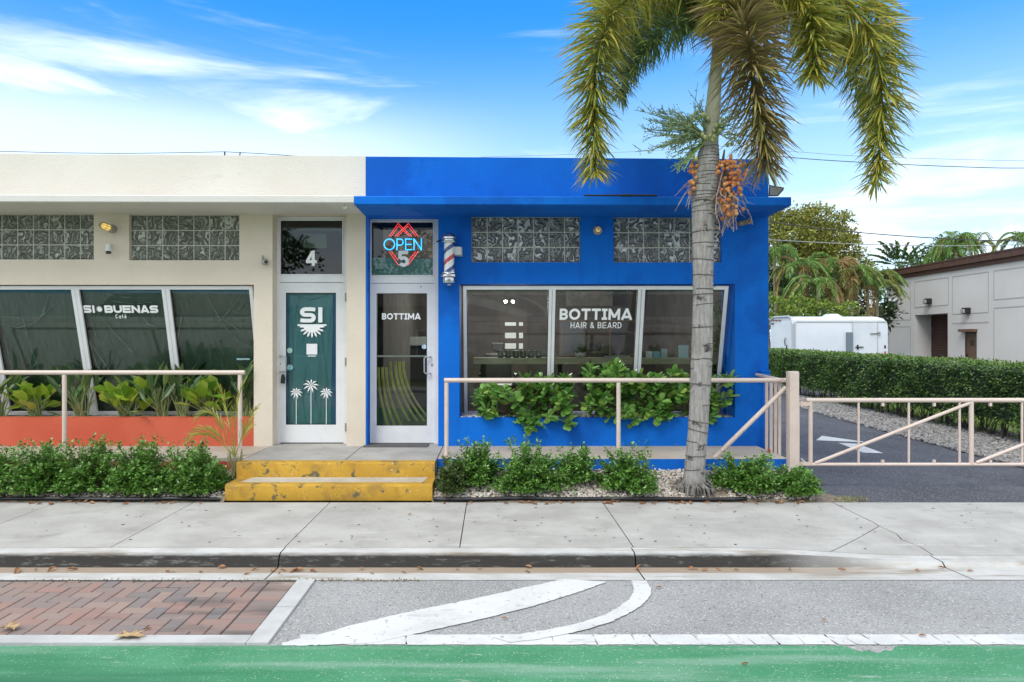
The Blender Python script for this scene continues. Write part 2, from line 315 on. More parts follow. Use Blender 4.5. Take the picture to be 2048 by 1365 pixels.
# ------------------------------------------------------------------ writing
def arc(cx, cy, rx, ry, a0, a1, n=14): return [(cx+rx*math.cos(math.radians(a0+(a1-a0)*i/n)), cy+ry*math.sin(math.radians(a0+(a1-a0)*i/n))) for i in range(n+1)]
def glyph(c, w, t):
    h = t/2; l, r = h, w-h; lo, hi = h, 1-h; m = .5; cx = w/2
    if c == 'B':
        q = (hi-m)/2; return [[(l, 0), (l, 1)], [(t, hi), (r-q*1.25, hi)]+arc(r-q*1.2, (hi+m)/2, q*1.1, q, 90, -90)[1:]+[(t, m)], [(r-q, m-.001)]+arc(r-q, (m+lo)/2, q, q, 90, -90)[1:]+[(t, lo)]]
    if c in 'O0': return [arc(cx, .5, cx-h, .5-h, 0, 360, 28)]
    if c == 'T': return [[(0, hi), (w, hi)], [(cx, 0), (cx, 1-t)]]
    if c == 'I': return [[(cx, 0), (cx, 1)]]
    if c == 'J': return [[(0, hi), (w, hi)], [(0, lo), (w, lo)], [(cx, t), (cx, 1-t)]]       # a serifed capital I
    if c == 'M': return [[(l, 0), (l, 1)], [(r, 0), (r, 1)], [(l*.9, 1-t*.2), (cx, .22)], [(w-l*.9, 1-t*.2), (cx, .22)]]
    if c == 'A': return [[(h*.8, 0), (cx, 1)], [(w-h*.8, 0), (cx, 1)], [(w*.25, .26), (w*.75, .26)]]
    if c == 'H': return [[(l, 0), (l, 1)], [(r, 0), (r, 1)], [(t, m), (w-t, m)]]
    if c == 'R':
        q = (hi-m+.04)/2; return [[(l, 0), (l, 1)], [(t, hi), (r-q, hi)]+arc(r-q, (hi+m-.04)/2, q, q, 90, -90)[1:]+[(t, m-.04)], [(w*.5, m-.04), (r, 0)]]
    if c == 'P':
        q = (hi-m+.06)/2; return [[(l, 0), (l, 1)], [(t, hi), (r-q, hi)]+arc(r-q, (hi+m-.06)/2, q, q, 90, -90)[1:]+[(t, m-.06)]]
    if c == 'E': return [[(l, 0), (l, 1)], [(t, hi), (w, hi)], [(t, m), (w*.92, m)], [(t, lo), (w, lo)]]
    if c == 'D': return [[(l, 0), (l, 1)], [(t, hi), (cx*.8, hi)]+arc(cx*.8, .5, r-cx*.8, .5-h, 90, -90)[1:]+[(t, lo)]]
    if c == 'N': return [[(l, 0), (l, 1)], [(r, 0), (r, 1)], [(l, 1-t*.3), (r, t*.3)]]
    if c == 'U': return [[(l, 1)]+arc(cx, .42, cx-h, .42-h, 180, 360)+[(r, 1)]]
    if c == 'S':
        q = (hi-m)/2; return [[(w*.97, hi-.03), (w*.72, hi)]+arc(l+q*1.1, (hi+m)/2, q*1.1, q, 90, 270, 10)+arc(r-q*1.1, (m+lo)/2, q*1.1, q, 90, -90, 10)+[(w*.28, lo), (w*.03, lo+.03)]]
    if c == 'C': return [arc(cx, .5, cx-h, .5-h, 40, 320, 20)]
    if c == 'a': return [arc(cx, .34, cx-h, .34-h, 0, 360, 20), [(r, 0), (r, .68)]]
    if c == 'f': return [[(cx, 0), (cx, .8)]+arc(cx+w*.25, .8, w*.25, .2-h, 180, 70, 6), [(0, .6), (w*.9, .6)]]
    if c == 'e': return [[(t, .36), (r, .36)]+arc(cx, .34, cx-h, .34-h, 0, 310, 18), [(cx-.05, .8), (cx+.2, 1)]]
    if c == '&': return [[(w, 0), (w*.25, .68)]+arc(w*.43, .79, w*.22, .21-h, 200, -20, 10)+[(w*.25, .45)]+arc(w*.38, .26, w*.38-h, .26-h, 130, 300, 10)+[(w*.95, .45)]]
    if c == '4': return [[(w*.66, 0), (w*.66, 1)], [(w*.60, .93), (h*.8, .30)], [(0, .27), (w, .27)]]
    if c == '5': return [[(w*.92, hi), (l+.02, hi), (l, .5)], [(l, .5)]+arc(cx, .33, cx-h, .33-h, 120, -150, 16)]
    return []
def ribbon_mesh(mb, pts, t, mp, off, mi=0):
    pts = [Vector((a, b)) for a, b in pts]; k = len(pts); closed = (pts[0]-pts[-1]).length < 1e-4
    vs = []
    for i in range(k):
        if closed: a = pts[i-1 if i > 0 else k-2]; b = pts[i+1 if i < k-1 else 1]
        else: a = pts[max(0, i-1)]; b = pts[min(k-1, i+1)]
        d1 = (pts[i]-a); d2 = (b-pts[i])
        if d1.length < 1e-7: d1 = d2
        if d2.length < 1e-7: d2 = d1
        d1 = d1.normalized(); d2 = d2.normalized(); d = (d1+d2)
        d = d.normalized() if d.length > .05 else d1
        n = Vector((-d.y, d.x)); sc = 1/max(.45, n.dot(Vector((-d1.y, d1.x))))
        for s_ in (1, -1): q = pts[i]+n*(t/2*sc*s_); vs.append(mp(q.x, q.y, off))
    mb.add(vs, [(2*i, 2*i+1, 2*i+3, 2*i+2) for i in range(k-1)], mi)
def write(mb, text, u0, v0, h, adv, widths, t, mp, gap=.12, off0=.002):
    """text laid from (u0,v0), height h; mp maps (u,v,off) to space"""
    u = u0; o = off0
    for i, c in enumerate(text):
        w = widths.get(c, adv)
        if c != ' ':
            for st in glyph(c, w, t):
                ribbon_mesh(mb, [(u+a*h, v0+b*h) for a, b in st], t*h, mp, o); o += .00025
        u += (w+gap)*h
    return u
def text_width(text, h, adv, widths, gap): return sum((widths.get(c, adv)+gap)*h for c in text)-gap*h
def wtext(mb, text, ucen, v0, width, h, adv, widths, t, mp, gap=.12, off0=.002):
    tw = text_width(text, h, adv, widths, gap); k = width/tw
    write(mb, text, (ucen-width/2)/k, v0, h, adv, widths, t, (lambda u, v, o: mp(u*k, v, o)), gap, off0)

# ------------------------------------------------------------------ plants
def unit(a): return a/np.maximum(1e-9, np.linalg.norm(a, axis=-1, keepdims=True))
def leaves(mb, Pp, D, L, Wd, curl=.15, fold=.15, roll=None, mi=0, shape='oval'):
    """a batch of leaf blades, each bent along its midrib"""
    n = len(Pp); D = unit(D); up = np.tile(np.array([0, 0, 1.]), (n, 1)); S = np.cross(D, up); bad = np.linalg.norm(S, axis=1) < .1
    S[bad] = np.array([1., 0, 0]); S = unit(S); U = np.cross(S, D)
    if roll is None: roll = RNG.normal(0, .5, n)
    c, s = np.cos(roll)[:, None], np.sin(roll)[:, None]; S, U = S*c+U*s, U*c-S*s
    L = np.broadcast_to(L, (n,))[:, None]; Wd = np.broadcast_to(Wd, (n,))[:, None]
    if shape == 'oval': T = [(0, 0, 0), (.32, -.42, 0), (.32, .42, 0), (.72, -.45, 0), (.72, .45, 0), (1, 0, 0), (.35, 0, 1), (.72, 0, 1)]; Fc = [(0, 1, 6), (0, 6, 2), (1, 3, 7, 6), (6, 7, 4, 2), (3, 5, 7), (7, 5, 4)]
    elif shape == 'round': T = [(0, 0, 0), (.28, -.26, 0), (.28, .26, 0), (.62, -.50, 0), (.62, .50, 0), (.88, -.36, 0), (.88, .36, 0), (1, 0, 0), (.62, 0, 1), (.28, 0, 1)]; Fc = [(0, 1, 9), (0, 9, 2), (1, 3, 8, 9), (9, 8, 4, 2), (3, 5, 8), (8, 6, 4), (5, 7, 8), (7, 6, 8)]
    elif shape == 'small': T = [(0, 0, 0), (.5, -.5, 0), (.5, .5, 0), (1, 0, 0)]; Fc = [(0, 1, 3), (0, 3, 2)]
    elif shape == 'lance': T = [(0, 0, 0), (.35, -.5, 0), (.35, .5, 0), (.7, -.36, 0), (.7, .36, 0), (1, 0, 0)]; Fc = [(0, 1, 2), (1, 3, 4, 2), (3, 5, 4)]
    V = np.zeros((n, len(T), 3))
    for i, (u, v, w) in enumerate(T):
        dz = -curl*u*u; fo = (-fold*.35 if w else 0)
        V[:, i] = Pp+D*(u*L)+S*(v*Wd)+U*(dz*L+fo*Wd)
    return mb.np(V, Fc, mi)
def frond(mb, pts, n, Lf, wid, plumose=False, droop=.5, ang=(.9, .45), mi=0, rach=.02, rmi=None, jit=.15, t0=.12, cup=.3):
    """an arching leaf: rachis along pts, n leaflets"""
    pts = np.array(pts, float); seg = np.linalg.norm(np.diff(pts, axis=0), axis=1); cum = np.concatenate([[0], np.cumsum(seg)]); cum /= cum[-1]
    def at(t): return np.stack([np.interp(t, cum, pts[:, k]) for k in range(3)], -1)
    t = np.sort(RNG.uniform(t0, 1, n)) if plumose else np.linspace(t0, 1, n)
    p = at(t); T = unit(at(np.minimum(1, t+.02))-at(np.maximum(0, t-.02)))
    up = np.tile(np.array([0, 0, 1.]), (n, 1)); S = np.cross(T, up)
    lead = pts[-1]-pts[0]; lead[2] = 0; hs = np.cross(unit(lead[None])[0] if np.linalg.norm(lead) > 1e-3 else np.array([0, 1., 0]), [0, 0, 1.]); S = unit(S*.3+hs*.7*1.0); U = np.cross(S, T)
    if plumose: phi = RNG.uniform(0, 2*PI, n)
    else:
        side = np.where(np.arange(n) % 2 == 0, 1, -1); phi = np.where(side > 0, cup, PI-cup)+RNG.normal(0, jit, n)
    a = ang[0]+(ang[1]-ang[0])*t+RNG.normal(0, jit, n)
    D = T*np.cos(a)[:, None]+(S*np.cos(phi)[:, None]+U*np.sin(phi)[:, None])*np.sin(a)[:, None]
    L = np.array([Lf(x) for x in t])*RNG.uniform(.8, 1.1, n)
    D = unit(D); g = np.array([0, 0, -1.]); sv = unit(np.cross(D, unit(T+RNG.normal(0, .3, T.shape)))); V = np.zeros((n, 7, 3))
    D2 = unit(D+g*droop*.55); D3 = unit(D+g*droop*1.3); w = wid*RNG.uniform(.7, 1.15, n)[:, None]; L = L[:, None]
    b = p; m1 = b+D*L*.33; m2 = m1+D2*L*.37; e = m2+D3*L*.3
    V[:, 0] = b-sv*w*.2; V[:, 1] = b+sv*w*.2; V[:, 2] = m1-sv*w*.5; V[:, 3] = m1+sv*w*.5; V[:, 4] = m2-sv*w*.42; V[:, 5] = m2+sv*w*.42; V[:, 6] = e
    mb.np(V, [(0, 1, 3, 2), (2, 3, 5, 4), (4, 5, 6)], mi)
    q = at(np.linspace(0, 1, 14)); mb.tube(q.tolist(), [rach*(1-.85*i/13) for i in range(14)], 5, mi=mi if rmi is None else rmi)
def bez(p0, p1, p2, p3, n=16):
    p0, p1, p2, p3 = map(np.array, (p0, p1, p2, p3)); t = np.linspace(0, 1, n)[:, None]
    return (1-t)**3*p0+3*t*(1-t)**2*p1+3*t*t*(1-t)*p2+t**3*p3
def crown(mb, blobs, n, size, mi=0, shape='oval', ratio=.55, shell=.55, clump=.0, k=None):
    """leaf clumps spread through ellipsoids (c, r)"""
    vol = np.array([b[1][0]*b[1][1]*b[1][2] for b in blobs])**.7; pick = RNG.choice(len(blobs), n, p=vol/vol.sum())
    c = np.array([b[0] for b in blobs], float)[pick]; r = np.array([b[1] for b in blobs], float)[pick]
    d = unit(RNG.normal(0, 1, (n, 3))); rad = RNG.uniform(shell, 1.0, n)**.7
    p = c+d*r*rad[:, None]
    if clump:
        nc = max(8, n//(k or 25)); idx = RNG.choice(n, nc); cen = p[idx]; a = RNG.integers(0, nc, n); p = cen[a]+unit(RNG.normal(0, 1, (n, 3)))*(RNG.uniform(0, 1, n)**.6*clump)[:, None]*np.array([1, 1, .7]); d = unit(d*.3+p-cen[a]+np.array([0, 0, .15]))
    D = unit(d+RNG.normal(0, .5, (n, 3)))
    leaves(mb, p, D, size*RNG.uniform(.6, 1.3, n), size*ratio*RNG.uniform(.7, 1.2, n), roll=RNG.uniform(-1.2, 1.2, n), mi=mi, shape=shape)

# ================================================================== SETTING
def struct(mb, name, m, smooth=False): return mb.build(name, m, kind='structure', smooth=smooth)
mb = MB()
prof = [(-400, -.17), (-6, -.17), (7.40, -.17), (7.46, -.03), (30, -.03), (800, -.03)]
for (ya, za), (yb, zb) in zip(prof, prof[1:]): mb.quad((-800, ya, za), (800, ya, za), (800, yb, zb), (-800, yb, zb))
struct(mb, 'ground', lawn)
RZ = -.09
mb = MB(); mb.quad((-60, -5.5, RZ), (60, -5.5, RZ), (60, 5.28, RZ), (-60, 5.28, RZ)); struct(mb, 'road', asphalt)
# green cycle lane, with a ragged painted edge
def ragged(x0, x1, y, amp, step=.03): return [(x0+(x1-x0)*i/int((x1-x0)/step), y+RNG.normal(0, amp)) for i in range(int((x1-x0)/step)+1)]
top = ragged(-7, 7, 4.128, .002, .02)
holes_at = [(G(1700, 1298, RZ)[0], .13, .07)]
top = [(x, y-(.10*math.exp(-(abs((x-2.22)/.13))**4)*(.8+.2*math.sin(x*60)))) for x, y in top]
mb = MB(); b = [(x, -.2) for x, y in top]; n = len(top)
mb.add([(x, y, RZ+.004) for x, y in top]+[(x, y, RZ+.004) for x, y in b]+[(-60, 4.128, RZ+.004), (-60, -.2, RZ+.004), (60, 4.128, RZ+.004), (60, -.2, RZ+.004)],
       [(n+i, n+i+1, i+1, i) for i in range(n-1)]+[(2*n+1, n, 0, 2*n), (2*n-1, 2*n+3, 2*n+2, n-1)])
struct(mb, 'green_cycle_lane', green_p)
# gutter and curb
def drop(x):                                  # how far the kerb has dipped for the driveway
    t = min(1, max(0, (x-1.9)/1.7)); return t*t*(3-2*t)
def curb_profile(x):
    d = drop(x); z = -.066*d
    return [(5.26, RZ+.004), (5.58, -.100), (5.60, -.098), (5.612-.01*d, -.098*(1-d)*.75-.095*d), (5.63-.02*d, -.022-.066*d), (5.665-.03*d, -.002+z), (5.78, z), (5.795, z), (5.80, z-.05)]
def extr(mb, xs, prof):
    k = len(prof(xs[0])); vs = []
    for x in xs: vs += [(x, y, z) for y, z in prof(x)]
    mb.add(vs, [(i*k+j, (i+1)*k+j, (i+1)*k+j+1, i*k+j+1) for i in range(len(xs)-1) for j in range(k-1)])
mb = MB(); jx = [-9, -6.0, -1.715, 1.147, 3.62, 8, 30]
jx = [-30, -4.58, -1.715, 1.147, 3.62, 6.5, 30]
for a, b in zip(jx, jx[1:]):
    m_ = max(2, int((b-a)/.12)) if b-a < 6 else 8
    extr(mb, [a+.005+(b-a-.01)*i/m_ for i in range(m_+1)], curb_profile)
curb_m = M('kerb_concrete', (.42, .41, .385), .85, (.52, .51, .49), 3, .35, .65, bump=.5, bs=70, bdist=.006, layers=[((.30, .26, .21), 2.2, .5, .68, (.5, 4, 3))])
def grime(m, col, z0, z1, y0, y1):            # tyre grime worn into the upright face
    nt = m.node_tree; L = nt.links.new; bs = nt.nodes['Principled BSDF']; old = bs.inputs['Base Color'].links[0].from_socket
    tc = N(nt, 'ShaderNodeTexCoord'); sp = N(nt, 'ShaderNodeSeparateXYZ'); L(tc.outputs['Object'], sp.inputs[0])
    no = N(nt, 'ShaderNodeTexNoise'); no.inputs['Scale'].default_value = 9; no.inputs['Detail'].default_value = 8; no.inputs['Roughness'].default_value = .75
    mp = N(nt, 'ShaderNodeMapping'); mp.inputs['Scale'].default_value = (.6, 3, 3); L(tc.outputs['Object'], mp.inputs[0]); L(mp.outputs[0], no.inputs[0])
    def rg(v, a, b, c=0, d=1):
        n = N(nt, 'ShaderNodeMapRange'); L(v, n.inputs[0]); n.inputs[1].default_value = a; n.inputs[2].default_value = b; n.inputs[3].default_value = c; n.inputs[4].default_value = d; return n.outputs[0]
    def mu(a, b, op='MULTIPLY'):
        n = N(nt, 'ShaderNodeMath', operation=op); L(a, n.inputs[0])
        if isinstance(b, float): n.inputs[1].default_value = b
        else: L(b, n.inputs[1])
        return n.outputs[0]
    wob = mu(no.outputs[0], .035)
    zz = mu(sp.outputs[2], wob, 'ADD'); yy = sp.outputs[1]
    f = mu(mu(rg(zz, z1+.03, z1+.008), rg(yy, y0, y0+.01)), rg(no.outputs[0], .30, .46, .62, 1.0))
    xs = rg(sp.outputs[0], 3.3, 2.2); f = mu(mu(f, xs), rg(yy, y1+.02, y1)); f = mu(f, .97)
    mx = N(nt, 'ShaderNodeMixRGB'); L(f, mx.inputs[0]); L(old, mx.inputs[1]); mx.inputs[2].default_value = tuple(col)+(1,); L(mx.outputs[0], bs.inputs['Base Color'])
grime(curb_m, (.30, .225, .16), -.2, .10, 5.44, 5.585)
grime(curb_m, (.016, .014, .012), -.1, -.012, 5.585, 5.66)
struct(mb, 'kerb', curb_m, 'auto')
# pavement slabs
def swz(x, y):
    t = min(1, max(0, (x-1.9)/1.7)); t = t*t*(3-2*t); u = min(1, max(0, (6.6-y)/.8)); return -.066*t*u
def slab(mb, x0, x1, y0, y1, poly=None):
    nx = max(1, int((x1-x0)/.3)); ny = 5
    g = .0045
    a, b, c, d = x0+g, x1-g, y0+g, y1-g; vs = []; e = .006
    for i in range(nx+1):
        for j in range(ny+1):
            x = a+(b-a)*i/nx; y = c+(d-c)*j/ny; vs.append((x, y, swz(x, y)))
    mb.add(vs, [(i*(ny+1)+j, (i+1)*(ny+1)+j, (i+1)*(ny+1)+j+1, i*(ny+1)+j+1) for i in range(nx) for j in range(ny)])
    for (p, q) in (((a, c), (b, c)), ((b, c), (b, d)), ((b, d), (a, d)), ((a, d), (a, c))):
        m_ = nx if p[1] == q[1] else ny
        for i in range(m_):
            p1 = (p[0]+(q[0]-p[0])*i/m_, p[1]+(q[1]-p[1])*i/m_); q1 = (p[0]+(q[0]-p[0])*(i+1)/m_, p[1]+(q[1]-p[1])*(i+1)/m_)
            z1, z2 = swz(*p1), swz(*q1); mb.quad((p1[0], p1[1], z1-.02), (q1[0], q1[1], z2-.02), (q1[0], q1[1], z2), (p1[0], p1[1], z1))
mb = MB(); xs = [-30, -16, -9.1, -7.5, -6.05, -4.61, -3.165, -1.722, -.272, 1.168]
for a, b in zip(xs, xs[1:]): slab(mb, a, b, 5.80, 7.42)
def tri_slab(mb, poly):
    c = Vector((sum(p[0] for p in poly)/len(poly), sum(p[1] for p in poly)/len(poly), 0))
    pts = []
    for p in poly:
        v = Vector((p[0], p[1], 0)); v += (c-v).normalized()*.008; pts.append(v)
    import bmesh
    bm = bmesh.new(); f = bm.faces.new([bm.verts.new(p) for p in pts]); bmesh.ops.triangulate(bm, faces=[f]); bmesh.ops.subdivide_edges(bm, edges=bm.edges, cuts=7, use_grid_fill=True)
    for v in bm.verts: v.co.z = swz(v.co.x, v.co.y)
    ed = [e for e in bm.edges if len(e.link_faces) == 1]; r = bmesh.ops.extrude_edge_only(bm, edges=ed)
    for v in [g for g in r['geom'] if isinstance(g, bmesh.types.BMVert)]: v.co.z -= .02
    bm.normal_update(); 
    for i, v in enumerate(bm.verts): v.index = i
    mb.add([v.co[:] for v in bm.verts], [[v.index for v in f.verts] for f in bm.faces]); bm.free()
tri_slab(mb, [(1.168, 5.80), (2.80, 5.80), (3.59, 6.50), (3.60, 7.42), (1.168, 7.42)])
cr = [(3.59, 6.50), (3.63, 6.30), (3.60, 6.16), (3.66, 5.98), (3.65, 5.80)]
tri_slab(mb, [(2.80, 5.80)]+cr[::-1][:1]+cr[::-1][1:])
tri_slab(mb, [(3.60, 7.42)]+cr+[(8.6, 5.80), (8.6, 7.42)])
slab(mb, 8.6, 14, 5.80, 7.42); slab(mb, 14, 30, 5.80, 7.42)
sw = struct(mb, 'pavement', concrete)
# small dark spots and grit on the pavement
mb = MB()
for i in range(200):
    x, y = RNG.uniform(-6.5, 6), RNG.uniform(5.85, 7.38); r = RNG.uniform(.005, .014); a = RNG.uniform(0, 6, 7); a.sort()
    mb.add([(x+r*1.5*math.cos(q)*RNG.uniform(.7, 1), y+r*math.sin(q)*RNG.uniform(.7, 1), swz(x, y)+.0035) for q in a], [tuple(range(7))])
mb.build('gum_spots', M('old_gum', (.05, .05, .05), .8), kind='stuff')
# brick parking pad with its concrete band
mb = MB(); w = .1; g = .0035; x1 = -1.665; y0, y1 = 4.255, 5.215
nj = 10; sx = x1; hgt = RZ+.004
def brick(xa, xb, ya, yb):
    ya = max(ya, y0); yb = min(yb, y1); xb = min(xb, x1)
    if xb-xa < .02 or yb-ya < .02: return
    dz = RNG.normal(0, .0012); c = .004
    mb.cbox(xa+g, xb-g, ya+g, yb-g, RZ-.03, RZ+.010+dz, c)
for i in range(-52, 1):
    for j in range(-2, 11):
        k = (i-j) % 4; X0 = x1+i*w; Y0 = y0+j*.0962-.03
        if k == 0: brick(X0, X0+2*w, Y0, Y0+.0962)
        elif k == 3: brick(X0, X0+w, Y0, Y0+.1924)
for j in range(10): 
    ya = y0+j*.096; mb.cbox(-1.66+g, -1.465-g, ya+g, ya+.096-g, RZ-.03, RZ+.010+RNG.normal(0, .001), .004)
struct(mb, 'brick_parking_bay', brick_m)
mb = MB(); mb.quad((-8, 4.16, RZ+.004), (-1.35, 4.16, RZ+.004), (-1.35, 5.25, RZ+.004), (-8, 5.25, RZ+.004)); struct(mb, 'brick_bedding', M('brick_bedding_sand', (.05, .045, .04), .95))
mb = MB()
mb.box(-8, -4.7, 4.140, 4.250, RZ-.03, RZ+.016); mb.box(-4.69, -1.462, 4.140, 4.250, RZ-.03, RZ+.016); mb.box(-1.458, -1.328, 4.140, 4.70, RZ-.03, RZ+.016); mb.box(-1.458, -1.328, 4.706, 5.24, RZ-.03, RZ+.0165)
struct(mb, 'concrete_band', ribbon)
# white road markings
mb = MB(); zm = RZ+.005
def gp(px, py): q = G(px, py, zm); return (q[0], q[1])
def strip(up, lo_, z=None):
    z = zm if z is None else z
    n = len(up); mb.add([(x, y, z) for x, y in lo_]+[(x, y, z) for x, y in up], [(i, i+1, n+i+1, n+i) for i in range(n-1)])
def jit(a, b, n, s): return [(a[0]+(b[0]-a[0])*i/n+RNG.normal(0, s), a[1]+(b[1]-a[1])*i/n+RNG.normal(0, s)) for i in range(n+1)]
cuts = sorted([G(px, 1280, RZ)[0] for px in (812, 1105, 1190, 1268, 1305, 1395, 1462, 1498, 1548, 1600, 1660, 1695, 1738, 1815, 1875, 1920, 1942, 2010)]+[6.5])
xa = G(600, 1280, RZ)[0]; off = .0
for xb in cuts:
    n_ = max(2, int((xb-xa)/.04)); sk = RNG.uniform(-.01, .05)
    up = [(xa+.002+(xb-xa-.003)*i/n_-sk*.5, 4.283+RNG.normal(0, .0035)) for i in range(n_+1)]; dn = [(xa+.002+(xb-xa-.003)*i/n_+sk*.5, 4.140+RNG.normal(0, .0025)) for i in range(n_+1)]
    strip(up, dn); xa = xb
struct(mb, 'road_edge_line', white_p)
mb = MB(); zm = RZ+.0066
A = [gp(*q) for q in ((562, 1287), (590, 1279), (640, 1269), (700, 1252), (780, 1232), (860, 1215), (940, 1199), (1010, 1184), (1060, 1173), (1105, 1163), (1128, 1158))]
B = [gp(*q) for q in ((562, 1291), (600, 1291.4), (660, 1290), (745, 1286), (830, 1268), (915, 1249), (990, 1232), (1060, 1214), (1120, 1196), (1170, 1180), (1214, 1164))]
def dens(L, k=8, s=.0035):
    o = []
    for a, b in zip(L, L[1:]): o += jit(a, b, k, s)[:-1]
    return o+[L[-1]]
strip(dens(A), dens(B))
end = [gp(*q) for q in ((1128, 1158), (1148, 1162), (1165, 1159), (1185, 1163), (1205, 1161), (1214, 1164))]
struct(mb, 'diagonal_road_marking', white_p)
mb = MB(); zm = RZ+.0082
A = [gp(*q) for q in ((1262, 1161), (1268, 1173), (1267, 1186), (1256, 1200), (1235, 1216), (1205, 1232), (1160, 1246), (1110, 1257), (1050, 1267), (985, 1274))]
B = [gp(*q) for q in ((1292, 1161), (1302, 1176), (1301, 1192), (1284, 1210), (1256, 1228), (1222, 1244), (1180, 1257), (1130, 1269), (1075, 1279), (1020, 1285))]
strip(dens(A), dens(B)); struct(mb, 'curved_road_marking', white_p)
# driveway, gravel strip, arrow
mb = MB(); mb.quad((3.45, 7.425, -.008), (60, 7.425, -.008), (60, 8.5, -.008), (3.45, 8.5, -.008)); mb.add([(3.45, 8.5, -.008), (60, 8.5, -.008), (9.2, 20.5, -.008), (7.28, 9.5, -.008), (7.15, 8.5, -.008), (3.6, 60, -.008), (30, 60, -.008), (9.5, 22, -.008), (30, 24, -.008)], [(0, 4, 3, 2, 7, 5), (5, 7, 8, 6)])
struct(mb, 'driveway', drive)
mb = MB()
def gz(px, py): q = G(px, py, -.004); return (q[0], q[1], -.003)
mb.add([gz(1632, 881), gz(1644, 872), gz(1728, 884), gz(1726, 885)], [(0, 1, 2, 3)][:1]); mb.add([gz(1676, 886), gz(1714, 888), gz(1767, 907), gz(1727, 906)], [(0, 3, 2, 1)])
mb.add([gz(1714, 880), gz(1728, 884), gz(1716, 888), gz(1700, 887)], [(0, 1, 2, 3)]) if False else None
mb.add([gz(1893, 895), gz(1905, 894), gz(1924, 899), gz(1910, 898)], [(0, 1, 2, 3)])
struct(mb, 'driveway_arrow', white_p)
def edge_x(y): return np.interp(y, [8.4, 9.85, 11.3, 13.5, 16.9, 20.3, 22.5], [7.2, 7.30, 7.37, 7.53, 7.80, 8.6, 9.6])
mb = MB(); ys = np.linspace(8.6, 23, 20)
mb.add([(edge_x(y), y, .006) for y in ys]+[(9.7, y, .006) for y in ys], [(i, 20+i, 21+i, i+1) for i in range(19)]); struct(mb, 'gravel_bed', M('gravel_base', (.30, .28, .25), .95, (.20, .19, .17), 30))
OCT = np.array([(1, 0, 0), (-1, 0, 0), (0, 1, 0), (0, -1, 0), (0, 0, 1), (0, 0, -1)], float); OF = [(0, 2, 4), (2, 1, 4), (1, 3, 4), (3, 0, 4), (2, 0, 5), (1, 2, 5), (3, 1, 5), (0, 3, 5)]
CUBE = np.array([(x, y, z) for x in (-.7, .7) for y in (-.7, .7) for z in (-.7, .7)], float); CF = [(0, 1, 3, 2), (4, 6, 7, 5), (0, 4, 5, 1), (2, 3, 7, 6), (0, 2, 6, 4), (1, 5, 7, 3)]
def stones(mb, Pp, size, flat=.6):
    n = len(Pp); V = CUBE[None]*RNG.uniform(.55, 1.0, (n, 8, 1))*np.array([1, 1, flat])*(size*RNG.uniform(.6, 1.3, n))[:, None, None]
    a = RNG.uniform(0, 6.3, n); c, s = np.cos(a)[:, None], np.sin(a)[:, None]; x = V[:, :, 0]*c-V[:, :, 1]*s; y = V[:, :, 0]*s+V[:, :, 1]*c; V = np.stack([x, y, V[:, :, 2]], -1)+Pp[:, None]
    mb.np(V, CF)
mb = MB(); n = 11000; y = 9+14*RNG.uniform(0, 1, n)**1.4; x = edge_x(y)+RNG.uniform(-.06, 1, n)*(9.5-edge_x(y))
stones(mb, np.stack([x, y, np.full(n, .02)+RNG.uniform(-.01, .02, n)], -1), .030*(1+.03*(y-9)))
mb.build('gravel', gravel_m, kind='stuff')
# planting bed in front of the walkway
def bed_z(y): return np.interp(y, [7.44, 7.55, 8.2], [.01, .05, .21])
mb = MB(); 
for (xa, xb) in ((-9, -2.86), (-.645, 3.46)):
    for a, b in ((7.44, 7.55), (7.55, 7.9), (7.9, 8.21)): mb.quad((xa, a, float(bed_z(a))-.012), (xb, a, float(bed_z(a))-.012), (xb, b, float(bed_z(b))-.012), (xa, b, float(bed_z(b))-.012))
mb.quad((3.46, 7.44, -.004), (3.9, 7.44, -.004), (3.6, 8.25, .0), (3.46, 8.25, .20))
struct(mb, 'planting_bed', soil)
mb = MB(); n = 6500; x = RNG.uniform(-.63, 3.45, n); y = RNG.uniform(7.48, 8.18, n); keep = ((x-2.32)**2/.12+(y-7.62)**2/.03 > .55)
x, y = x[keep], y[keep]; stones(mb, np.stack([x, y, bed_z(y)+RNG.uniform(-.008, .012, len(x))], -1), .0165, .7)
n = 3500; x = RNG.uniform(-6, -2.88, n); y = RNG.uniform(7.47, 8.18, n); stones(mb, np.stack([x, y, bed_z(y)+RNG.uniform(-.008, .012, n)], -1), .0165, .7)
mb.build('white_gravel', pebble_m, kind='stuff')
# raised walkway
WZ = .34
mb = MB(); mb.cbox(-.643, 3.455, 8.20, 9.14, .30, WZ, .008); struct(mb, 'walkway', walk_conc)
mb = MB(); mb.box(-9, -2.893, 8.20, 9.14, .30, WZ-.001); struct(mb, 'cafe_walkway', walk_conc)
mb = MB(); mb.box(-9, -2.90, 8.195, 8.5, -.02, .30-.002); mb.box(-2.893, -2.86, 7.93, 8.19, -.02, .12); struct(mb, 'cafe_walkway_edge', orange_d)
mb = MB(); mb.box(-.645, 3.458, 8.194, 8.5, -.02, .3285); struct(mb, 'walkway_edge', blue)
mb = MB(); mb.box(-2.88, -1.70, 8.03, 9.40, .1, WZ); mb.box(-1.69, -.652, 8.03, 9.40, .1, WZ-.001); struct(mb, 'landing', land_conc)

